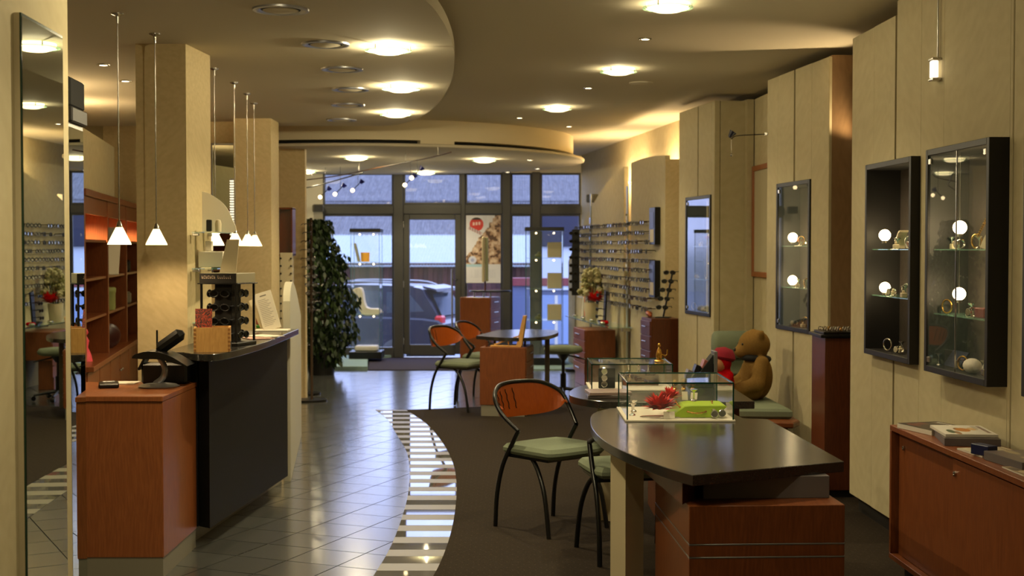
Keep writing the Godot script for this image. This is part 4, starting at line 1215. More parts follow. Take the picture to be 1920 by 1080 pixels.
func make_middle_desk() -> void:
	var o := thing("round_end_desk", "dark desk with a rounded end standing behind the foreground desk", "desk")
	var tp := smooth2([Vector2(1.35, -7.40), Vector2(0.85, -7.36), Vector2(0.60, -7.37), Vector2(0.45, -7.45), Vector2(0.36, -7.60), Vector2(0.335, -7.80), Vector2(0.38, -8.1), Vector2(0.5, -8.38), Vector2(0.62, -8.5)], 5)
	tp.append_array(pv([[1.35, 8.5]]))
	var st := ns(); prism(st, tp, 0.708, 0.75, Transform3D.IDENTITY, true, 0.002); part(o, "tabletop", st, M.desk)
	st = ns(); prism(st, pv([[0.50, 7.80], [0.62, 7.74], [0.68, 7.84], [0.56, 7.90]]), 0.0, 0.708, Transform3D.IDENTITY, false, 0.002); part(o, "support", st, M.cream)
	st = ns(); prism(st, pv([[0.85, 7.6], [1.3, 7.6], [1.3, 8.3], [0.85, 8.3]]), 0.0, 0.708, Transform3D.IDENTITY, false, 0.002); part(o, "drawer_unit", st, M.wood)
	glass_case("display_case", "second glass display case with watches, on the round-ended desk", Vector3(0.715, 0.75, -8.14), 0.48, 0.16, 0.44)
	var y := 0.761
	var w := watch_mesh()
	var st2 := ns(); box(st2, Vector3(0.57, y + 0.06, -8.0), Vector3(0.10, 0.12, 0.02), 0.003); solo("watch_board", st2, M.black_matt, "black upright watch board in the second glass case", "display board")
	for k in 3: place(w, "wristwatch", ["pale watch at the bottom of the black board in the second case", "pale watch in the middle of the black board in the second case", "pale watch at the top of the black board in the second case"][k], "watch", Vector3(0.55, y + 0.004 + k * 0.038, -7.978), 0.1)
	for k in 3: place(ring_stand(), "ring_stand", ["left silver ring stand at the back of the second glass case", "middle silver ring stand at the back of the second glass case", "right silver ring stand at the back of the second glass case"][k], "ring stand", Vector3(0.72 + k * 0.06, y + 0.07, -8.2))
	st2 = ns(); box(st2, Vector3(0.79, y + 0.035, -8.2), Vector3(0.22, 0.068, 0.08), 0.003); solo("display_block", st2, M.wood_dark, "dark wooden block at the back of the second glass case", "block")
	# magazines on the rounded end
	for k in 2:
		st = ns(); box(st, Vector3.ZERO, Vector3(0.24, 0.018, 0.20), 0.002, Transform3D(Basis(Vector3.UP, 0.1 * k), Vector3(0.55, 0.7595 + k * 0.0185, -7.62)))
		solo("magazine", st, [mat(Color(0.33, 0.29, 0.27), 0.4), mat(Color(0.55, 0.47, 0.44), 0.35)][k], ["grey magazine at the bottom of the pile on the round-ended desk", "pinkish magazine on top of the pile on the round-ended desk"][k], "magazine")
	# gold things and the leaflet stand at the back
	o = thing("leaflet_stand", "black wedge stand with leaflets leaning on it, near the bench", "stand", Vector3(1.18, 0.75, -8.2))
	st = ns(); prism(st, pxy([[-0.10, 0], [0.05, 0], [0.05, 0.20]]), -0.06, 0.06, Transform3D(XY), false, 0.003); part(o, "wedge", st, M.black_matt)
	st = ns(); box(st, Vector3(0.066, 0.11, 0), Vector3(0.02, 0.22, 0.14), 0.002); part(o, "back_plate", st, M.alu)
	for k in 4:
		st = ns(); box(st, Vector3(-0.10 + k * 0.036, 0.045 + k * 0.046, 0), Vector3(0.03, 0.055, 0.10), 0.002, Transform3D(Basis(Vector3.BACK, -0.35), Vector3(-0.015, 0.0, 0))); part(o, "leaflet", st, [mat(Color(0.45, 0.42, 0.45), 0.4), M.black, mat(Color(0.60, 0.36, 0.33), 0.4), mat(Color(0.45, 0.50, 0.47), 0.4)][k])
	for k in 3:
		st = ns(); ball(st, Vector3(0.985 + k * 0.055, 0.775 + 0.012, -8.05), Vector3(0.02, 0.02 + 0.005 * (k % 2), 0.016), 12, 8); lathe(st, [Vector2(0, 0), Vector2(0.016, 0), Vector2(0.008, 0.012), Vector2(0, 0.014)], 12, Transform3D(Basis(), Vector3(0.985 + k * 0.055, 0.7505, -8.05)))
		solo("gold_watch_head", st, M.gold, ["left golden clock head on the round-ended desk", "middle golden clock head on the round-ended desk", "right golden clock head on the round-ended desk"][k], "clock")
	st = ns()
	lathe(st, [Vector2(0, 0), Vector2(0.03, 0), Vector2(0.028, 0.008), Vector2(0.016, 0.014), Vector2(0.02, 0.04), Vector2(0.013, 0.07), Vector2(0.005, 0.085), Vector2(0.011, 0.096), Vector2(0.007, 0.11), Vector2(0, 0.114)], 14, Transform3D(Basis(), Vector3(0.895, 0.9125, -8.1)))
	tube(st, smooth_path([Vector3(0.91, 0.955, -8.1), Vector3(0.94, 0.95, -8.1), Vector3(0.945, 0.985, -8.1)], 4), 0.005, 6)
	solo("gold_figurine", st, M.gold, "slender golden figurine on the second glass case", "figurine")

func make_back_desk() -> void:
	var o := thing("back_desk", "dark topped desk with a cherry drawer pedestal, near the shop window", "desk")
	var tp := smooth2([Vector2(-0.35, -13.0), Vector2(-0.1, -12.72), Vector2(0.15, -12.70), Vector2(0.35, -12.95), Vector2(0.47, -13.5), Vector2(0.45, -13.9)], 4)
	tp.append_array(pv([[0.2, 14.05], [-0.15, 13.9]]))
	var st := ns(); prism(st, tp, 0.715, 0.75, Transform3D.IDENTITY, true, 0.002); part(o, "tabletop", st, M.desk)
	var q := Transform3D(Basis(Vector3.UP, -0.16), Vector3(-0.05, 0, -12.88))
	st = ns(); box(st, Vector3(0, 0.385, 0), Vector3(0.44, 0.55, 0.50), 0.003, q); part(o, "pedestal", st, M.wood)
	st = ns(); box(st, Vector3(0, 0.055, 0), Vector3(0.42, 0.11, 0.48), 0.0, q); part(o, "plinth", st, M.plinth)
	for k in 4:
		st = ns(); box(st, Vector3(0.222, 0.19 + k * 0.132, 0.0), Vector3(0.012, 0.125, 0.48), 0.003, q)
		var dr := part(o, "drawer", st, M.wood)
		st = ns(); tube(st, [q * Vector3(0.24, 0.20 + k * 0.132, 0.08), q * Vector3(0.24, 0.20 + k * 0.132, -0.08)], 0.006, 6); part(dr, "handle", st, M.steel)
	for p in [Vector3(-0.17, 0, 0.16), Vector3(0.15, 0, 0.16), Vector3(0.15, 0, -0.18), Vector3(-0.15, 0, -0.18)]:
		st = ns(); tube(st, [q * (p + Vector3(0, 0.66, 0)), q * (p + Vector3(0, 0.716, 0))], 0.012, 10); part(o, "spacer", st, M.wood_dark)
	st = ns(); box(st, Vector3(0.36, 0.36, -13.6), Vector3(0.05, 0.715, 0.05), 0.004); part(o, "leg", st, mat(Color(0.40, 0.37, 0.30), 0.5))
	# wooden L-shaped rest on the pedestal
	o = thing("wooden_rest", "pale wooden rest with a tall upright board lying on the cherry pedestal", "stand", q * Vector3(0.02, 0.66, 0.14), -0.16)
	st = ns(); box(st, Vector3(0, 0.008, 0), Vector3(0.30, 0.016, 0.09), 0.003); part(o, "base_board", st, M.birch)
	st = ns(); prism(st, pxy([[0.10, 0.016], [0.155, 0.016], [0.195, 0.30], [0.165, 0.30]]), -0.04, 0.04, Transform3D(XY), false, 0.003); part(o, "upright_board", st, M.birch)
	st = ns(); bar(st, Vector3(-0.12, 0.02, 0), Vector3(0.12, 0.105, 0), 0.02, 0.014); part(o, "brace", st, M.birch)
	st = ns(); box(st, Vector3(0.02, 0.042, 0), Vector3(0.014, 0.05, 0.018), 0.002); part(o, "brace_post", st, M.birch)
	# stool
	o = thing("swivel_stool", "swivel stool with a round sage green seat behind the back desk", "stool", Vector3(0.55, 0.004, -14.3))
	st = ns(); lathe(st, [Vector2(0, 0.475), Vector2(0.17, 0.475), Vector2(0.205, 0.49), Vector2(0.212, 0.515), Vector2(0.19, 0.545), Vector2(0.10, 0.556), Vector2(0, 0.557)], 28); part(o, "seat", st, M.sage)
	st = ns(); lathe(st, [Vector2(0.03, 0.40), Vector2(0.05, 0.43), Vector2(0.08, 0.476), Vector2(0, 0.476)], 16); part(o, "seat_mount", st, M.black)
	st = ns(); lathe(st, [Vector2(0.032, 0.07), Vector2(0.032, 0.25), Vector2(0.018, 0.26), Vector2(0.018, 0.41)], 14); part(o, "gas_column", st, M.black)
	st = ns(); tube(st, [Vector3(0.03, 0.455, 0), Vector3(0.24, 0.41, 0.05)], 0.009, 6); part(o, "lever", st, M.black)
	for k in 5:
		var a := TAU * k / 5 + 0.3
		var dd := Vector3(cos(a), 0, sin(a))
		st = ns(); tube(st, [dd * 0.02 + Vector3(0, 0.095, 0), dd * 0.25 + Vector3(0, 0.06, 0)], 0.018, 8, false, 0.012)
		var lg := part(o, "leg", st, M.black)
		st = ns(); lathe(st, [Vector2(0, -0.02), Vector2(0.024, -0.02), Vector2(0.028, 0), Vector2(0.024, 0.02), Vector2(0, 0.02)], 12, Transform3D(Basis(Vector3.BACK, PI / 2).rotated(Vector3.UP, -a + PI / 2), dd * 0.25 + Vector3(0, 0.028, 0))); part(lg, "castor", st, M.black)

# ------------------------------------------------------------------ chairs
# local: origin between the rear feet, -z is forward
func build_chair(called: String, label: String, low := false) -> Node3D:
	var o := thing(called, label, "chair", Vector3.ZERO, 0.0, "black tube chairs with orange backs")
	var W := 0.225
	var ky := 0.60 if low else 0.57
	var ty := 0.688 if low else 0.815
	for s in [-1.0, 1.0]:
		var st := ns()
		tube(st, smooth_path([Vector3(s * W, 0.0, 0.0), Vector3(s * W, 0.19, -0.015), Vector3(s * W, 0.36, -0.065), Vector3(s * W, 0.48, -0.14), Vector3(s * W, ky, -0.20)], 5), 0.013, 10)
		part(o, "rear_leg", st, M.tube_black)
		st = ns()
		tube(st, smooth_path([Vector3(s * 0.17, 0.425, -0.24), Vector3(s * 0.195, 0.36, -0.33), Vector3(s * 0.215, 0.22, -0.41), Vector3(s * W, 0.0, -0.455)], 5), 0.013, 10)
		part(o, "front_leg", st, M.tube_black)
	# hoop of the back
	var hp := [Vector3(-W, ky, -0.20), Vector3(-0.262, lerpf(ky, ty, 0.36), -0.10), Vector3(-0.255, lerpf(ky, ty, 0.72), -0.03), Vector3(-0.16, lerpf(ky, ty, 0.95), 0.04), Vector3(0, ty, 0.065), Vector3(0.16, lerpf(ky, ty, 0.95), 0.04), Vector3(0.255, lerpf(ky, ty, 0.72), -0.03), Vector3(0.262, lerpf(ky, ty, 0.36), -0.10), Vector3(W, ky, -0.20)]
	if low:
		for i in hp.size(): hp[i].x *= 0.86 if i > 0 and i < 8 else 1.0
	var path := smooth_path(hp, 6)
	var st := ns(); tube(st, path, 0.013, 10); part(o, "back_hoop", st, M.tube_black)
	# leaf-shaped back panel hung in the hoop
	st = ns()
	var n := 24
	var trim := 8 if not low else 17
	var rows := []
	for i in n + 1:
		var t := float(i) / n
		var pi := trim + t * (path.size() - 1 - 2 * trim)
		var a: Vector3 = path[int(pi)].lerp(path[mini(int(pi) + 1, path.size() - 1)], pi - int(pi))
		var u := absf(t - 0.5) * 2.0
		var lowy := lerpf(ky + (0.045 if not low else 0.01), lerpf(ky, ty, 0.62), u * u * u)
		var b := Vector3(a.x * 0.93, minf(lowy, a.y - 0.004), a.z - 0.02)
		rows.append([a, b])
	for i in n:
		for k in 3:
			for side in [0.006, -0.006]:
				var q := []
				for e in [[i, k], [i + 1, k], [i + 1, k + 1], [i, k + 1]]:
					var A: Vector3 = rows[e[0]][0]
					var B: Vector3 = rows[e[0]][1]
					var pt: Vector3 = A.lerp(B, e[1] / 3.0)
					q.append(pt + Vector3(0, 0, side))
				flat(st, q, Vector3(0, 0, side))
	for i in n: flat(st, [rows[i][1] + Vector3(0, 0, 0.006), rows[i + 1][1] + Vector3(0, 0, 0.006), rows[i + 1][1] - Vector3(0, 0, 0.006), rows[i][1] - Vector3(0, 0, 0.006)], Vector3.DOWN)
	part(o, "back_panel", st, M.orange)
	if not low:
		for k in 4:
			for side in [0.0085, -0.0085]:
				st = ns()
				var w := []
				for j in 13:
					var fi := 13.5 + k * 1.7 - j * 0.06
					var ra: Array = rows[int(fi)]
					var rb: Array = rows[int(fi) + 1]
					var up: Vector3 = (ra[0] as Vector3).lerp(rb[0], fi - int(fi))
					var dn: Vector3 = (ra[1] as Vector3).lerp(rb[1], fi - int(fi))
					w.append(up.lerp(dn, 0.16 + j * 0.05) + Vector3(0.0035 * sin(j * 1.3), 0, side))
				tube(st, w, 0.0028, 4)
				part(o, "wave_slot", st, M.black_matt)
	# seat
	st = ns()
	var sp := PackedVector2Array()
	for p in smooth2([Vector2(-0.20, -0.05), Vector2(0.0, -0.035), Vector2(0.20, -0.05), Vector2(0.225, -0.12), Vector2(0.225, -0.36), Vector2(0.20, -0.455), Vector2(0.0, -0.475), Vector2(-0.20, -0.455), Vector2(-0.225, -0.36), Vector2(-0.225, -0.12)], 4): sp.append(p)
	prism(st, sp, 0.428, 0.485, Transform3D.IDENTITY, true, 0.02)
	part(o, "seat", st, M.sage)
	st = ns(); prism(st, pxy([[-0.215, -0.07], [0.215, -0.07], [0.20, -0.42], [-0.20, -0.42]]), 0.412, 0.43); part(o, "seat_frame", st, M.tube_black)
	return o

func put_chair(o: Node3D, rear_mid: Vector3, fwd: Vector3) -> void:
	o.position = rear_mid
	o.rotation.y = atan2(-fwd.x, -fwd.z)

func make_chairs() -> void:
	var c := build_chair("visitor_chair", "black tube chair with an orange back, alone on the carpet left of the foreground desk")
	put_chair(c, Vector3(0.075, 0.004, -7.775), Vector3(0.655, 0, 0.757))
	var c3 := copy_of(c, "visitor_chair", "orange backed chair nearest the aisle at the back desk, legs on the tiles' edge", Vector3.ZERO, 0.0)
	put_chair(c3, Vector3(-0.70, 0.004, -13.36), Vector3(0.857, 0, 0.515))
	var c4 := copy_of(c, "visitor_chair", "orange backed chair behind the first one at the back desk", Vector3.ZERO, 0.0)
	put_chair(c4, Vector3(-0.50, 0.0, -14.25), Vector3(0.93, 0, 0.36))
	var c2 := build_chair("visitor_chair", "chair pushed under the foreground desk so that only legs and seat show", true)
	put_chair(c2, Vector3(0.66, 0.004, -6.69), Vector3(-0.21, 0, -0.978))

# ------------------------------------------------------------------ sideboard and tray cabinet
func make_sideboard() -> void:
	var f := wall_frame(1.835, 5.6, 0.03)
	var o := thing("sideboard", "low cherry wood sideboard with sliding doors along the right wall", "sideboard", f.origin)
	o.basis = f.basis
	# local: x towards the camera, z into the room; front at z = 0, back at z = -0.27
	var u0 := -0.74
	var u1 := 1.6
	var st := ns(); box(st, Vector3((u0 + u1) / 2, 0.747, -0.125), Vector3(u1 - u0, 0.026, 0.27), 0.002); part(o, "top", st, M.wood)
	st = ns(); box(st, Vector3((u0 + u1) / 2, 0.135, -0.125), Vector3(u1 - u0, 0.026, 0.27), 0.002); part(o, "bottom", st, M.wood)
	st = ns(); box(st, Vector3((u0 + u1) / 2, 0.06, -0.15), Vector3(u1 - u0 - 0.1, 0.12, 0.2)); part(o, "plinth", st, M.dark_plinth)
	for u in [u0 + 0.012, u1 - 0.012]:
		st = ns(); box(st, Vector3(u, 0.441, -0.125), Vector3(0.024, 0.586, 0.27), 0.002); part(o, "side_panel", st, M.wood)
	st = ns(); box(st, Vector3((u0 + u1) / 2, 0.44, -0.25), Vector3(u1 - u0 - 0.05, 0.58, 0.012)); part(o, "back_panel", st, M.wood)
	for k in 3:
		st = ns(); box(st, Vector3(u0 + 0.06 + 0.75 * (k + 0.5), 0.438, -0.03 if k % 2 == 0 else -0.012), Vector3(0.78, 0.575, 0.016), 0.001)
		var dr := part(o, "sliding_door", st, M.wood)
		st = ns(); lathe(st, [Vector2(0, 0), Vector2(0.011, 0), Vector2(0.011, 0), Vector2(0.011, 0.008), Vector2(0.005, 0.01), Vector2(0, 0.006)], 14, Transform3D(Basis(Vector3.RIGHT, PI / 2), Vector3(u0 + 0.06 + 0.75 * k + (0.02 if k else 0.06), 0.665, -0.022 if k % 2 == 0 else -0.004))); part(dr, "lock", st, M.steel)
	magazine_pile(f)
	# narrow cabinet in the recess with the ring tray
	o = thing("tray_cabinet", "narrow tall cherry cabinet in the recess of the right wall", "cabinet", Vector3(2.0, 0, -8.5))
	st = ns(); prism(st, PackedVector2Array([Vector2(0.0, 0.0), Vector2(0.30, 0.0), Vector2(0.30, -0.33), Vector2(-0.01, -0.33)]), 0.05, 1.03, Transform3D.IDENTITY, false, 0.003); part(o, "body", st, M.wood_dark)
	st = ns(); box(st, Vector3(0.15, 0.025, -0.17), Vector3(0.28, 0.05, 0.31)); part(o, "plinth", st, M.dark_plinth)
	st = ns(); box(st, Vector3(0.14, 1.04, -0.165), Vector3(0.34, 0.02, 0.36), 0.003); part(o, "top", st, M.black)
	var t := thing("ring_tray", "black tray full of small metal rings on the narrow cabinet", "tray", Vector3(2.14, 1.0505, -8.66))
	st = ns(); box(st, Vector3(0, 0.008, 0), Vector3(0.29, 0.016, 0.28), 0.003); part(t, "tray_base", st, M.black)
	var rm := [bangle_mesh(M.silver, 0.010, 0.003), bangle_mesh(M.gold, 0.010, 0.003)]
	for i in 8:
		for j in 4:
			place(rm[(i * 3 + j) % 5 / 4], "finger_ring", "%s ring, %s from the left in the %s row of the black tray" % ["gold" if (i * 3 + j) % 5 / 4 else "silver", ["first", "second", "third", "fourth", "fifth", "sixth", "seventh", "last"][i], ["front", "second", "third", "back"][j]], "ring", Vector3(2.02 + i * 0.032, 1.0665, -8.56 - j * 0.06), 0.5, "rings in the tray, row %d" % (j + 1))

func print_tex(sd: int, cols: Array) -> ImageTexture:      # a cover: ground, a few picture shapes, two lines of title
	var im := Image.create(128, 128, false, Image.FORMAT_RGB8)
	im.fill(cols[0])
	var r := RandomNumberGenerator.new()
	r.seed = sd
	var e := []
	for k in 7: e.append([Vector2(r.randf_range(20, 108), r.randf_range(34, 112)), r.randf_range(9, 26), r.randf_range(7, 18), cols[1 + k % (cols.size() - 1)]])
	for y in 128:
		for x in 128:
			for q in e:
				var d: Vector2 = (Vector2(x, y) - q[0]) / Vector2(q[1], q[2])
				if d.length() < 1.0: im.set_pixel(x, y, (q[3] as Color).lerp(cols[0], 0.25 * absf(sin(d.x * 5.0 + d.y * 3.0))))
	for k in 9: im.fill_rect(Rect2i(12 + k * 11, 8, 7, 10), Color(0.90, 0.88, 0.84) if cols[0].get_luminance() < 0.5 else Color(0.35, 0.12, 0.10))
	for k in 3: im.fill_rect(Rect2i(12, 22 + k * 4, 40 + k * 9, 2), Color(0.60, 0.56, 0.50))
	return ImageTexture.create_from_image(im)

func magazine_pile(f: Transform3D) -> void:
	var O := Color(0.72, 0.42, 0.12)
	var list := [
		[-0.52, -0.13, 0.0, 0.022, 0.28, 0.22, 0.25, [Color(0.12, 0.08, 0.09), Color(0.45, 0.20, 0.16), Color(0.60, 0.42, 0.32), Color(0.16, 0.12, 0.13)], "dark magazine with reddish pictures at the far end of the sideboard"],
		[-0.18, -0.15, 0.0, 0.032, 0.31, 0.23, -0.2, [Color(0.30, 0.27, 0.26), O, Color(0.85, 0.78, 0.65), Color(0.25, 0.18, 0.12)], "thick grey catalogue at the bottom of the pile on the sideboard"],
		[-0.22, -0.15, 0.033, 0.012, 0.30, 0.22, -0.12, [Color(0.86, 0.84, 0.80), O, Color(0.55, 0.40, 0.26), Color(0.22, 0.30, 0.20), Color(0.84, 0.68, 0.45)], "magazine with orange food pictures on top of the pile on the sideboard"],
		[0.16, -0.13, 0.0, 0.008, 0.22, 0.20, 0.1, [Color(0.78, 0.74, 0.64), Color(0.62, 0.52, 0.34), Color(0.85, 0.82, 0.76)], "thin pale brochure lying flat beside the thick pile"],
		[0.45, -0.15, 0.0, 0.034, 0.30, 0.20, 0.1, [Color(0.42, 0.38, 0.38), Color(0.66, 0.60, 0.46), Color(0.42, 0.36, 0.36)], "thick curled grey catalogue at the right picture edge"],
		[0.62, -0.10, 0.0, 0.006, 0.20, 0.15, 0.0, [Color(0.60, 0.52, 0.40), Color(0.80, 0.74, 0.62), Color(0.35, 0.30, 0.25)], "small brochure in front of the curled catalogue"]]
	for k in list.size():
		var q: Array = list[k]
		var o := thing("magazine", q[8], "magazine")
		o.transform = f * Transform3D(Basis(Vector3.UP, q[6]), Vector3(q[0], 0.7605 + q[2], q[1]))
		var st := ns(); box(st, Vector3(0, q[3] * 0.5, 0), Vector3(q[4], q[3], q[5]), 0.001); part(o, "pages", st, mat(Color(0.78, 0.75, 0.70), 0.6) if k != 4 and k != 1 else mat(Color(0.36, 0.33, 0.33), 0.5))
		st = ns(); quad_uv(st, Vector3(-q[4] / 2, q[3] + 0.0006, -q[5] / 2), Vector3(q[4] / 2, q[3] + 0.0006, -q[5] / 2), Vector3(q[4] / 2, q[3] + 0.0006, q[5] / 2), Vector3(-q[4] / 2, q[3] + 0.0006, q[5] / 2), Vector3.UP)
		var m := mat(Color.WHITE, 0.3)
		m.albedo_texture = print_tex(200 + k, q[7])
		part(o, "cover", st, m)
	var st := ns(); box(st, Vector3(0, 0.021, 0), Vector3(0.10, 0.042, 0.05), 0.002)
	var b := part(self, "blue_box", st, mat(Color(0.07, 0.10, 0.26), 0.4))
	tag(b, "small dark blue carton standing among the brochures on the sideboard", "box")
	b.transform = f * Transform3D(Basis(Vector3.UP, 0.35), Vector3(0.25, 0.7605 + 0.008, -0.06))

# ------------------------------------------------------------------ wall vitrines
func vitrine(xf: Transform3D, q: Array, proud: float, depth: float, label: String, shelves: Array, doors: int) -> Transform3D:
	var w: float = q[1] - q[0]
	var h: float = q[3] - q[2]
	var at := xf * Transform3D(Basis(), Vector3((q[0] + q[1]) * 0.5, q[2], proud))
	var o := thing("showcase_vitrine", label, "showcase", at.origin)
	o.basis = at.basis
	var t := 0.03
	var st := ns()
	for s in [-1.0, 1.0]:
		st = ns(); box(st, Vector3(s * (w * 0.5 - t * 0.5), h * 0.5, -depth * 0.5), Vector3(t, h, depth), 0.002); part(o, "side_panel", st, M.case_black)
	st = ns(); box(st, Vector3(0, h - t * 0.5, -depth * 0.5), Vector3(w - 2 * t, t, depth), 0.002); part(o, "top_panel", st, M.case_black)
	st = ns(); box(st, Vector3(0, t * 0.5, -depth * 0.5), Vector3(w - 2 * t, t, depth), 0.002); part(o, "bottom_panel", st, M.case_black)
	st = ns(); box(st, Vector3(0, h * 0.5, -depth + 0.006), Vector3(w - 2 * t, h - 2 * t, 0.012)); part(o, "back_panel", st, M.case_back)
	for y in shelves:
		st = ns(); box(st, Vector3(0, y - q[2] - 0.003, -depth * 0.5 - 0.005), Vector3(w - 2 * t - 0.01, 0.006, depth - 0.06), 0.001); part(o, "shelf", st, M.shelf_glass)
	for k in doors:
		var a := -w * 0.5 + t + (w - 2 * t) * k / doors + 0.002
		var b := -w * 0.5 + t + (w - 2 * t) * (k + 1) / doors - 0.002
		st = ns(); flat(st, [Vector3(a, t, -0.008), Vector3(b, t, -0.008), Vector3(b, h - t, -0.008), Vector3(a, h - t, -0.008)], Vector3.BACK)
		var dp := part(o, "glass_door", st, M.glass)
		for y in [t + 0.03, h - t - 0.03]:
			st = ns(); box(st, Vector3(a + 0.02 if k == 0 else b - 0.02, y, -0.006), Vector3(0.03, 0.03, 0.012), 0.003); part(dp, "hinge", st, M.steel)
	if doors == 2:
		st = ns(); box(st, Vector3(0, h * 0.5, -0.008), Vector3(0.005, h - 2 * t, 0.006)); part(o, "door_joint", st, M.steel)
	return at

func globe_bulb(at: Vector3, r: float, label: String) -> void:
	var o := thing("globe_bulb", label, "bulb", at, 0.0, "glowing globe bulbs in the wall vitrines")
	var st := ns(); ball(st, Vector3(0, r + 0.012, 0), Vector3.ONE * r, 16, 10); part(o, "bulb_glass", st, M.bulb_glow)
	st = ns(); lathe(st, [Vector2(0, 0), Vector2(r * 0.5, 0), Vector2(r * 0.5, 0.014), Vector2(r * 0.4, 0.016)], 12); part(o, "socket", st, M.steel)
	omni(o, Vector3(0, r + 0.012, 0), E_BULB, WARM, r)

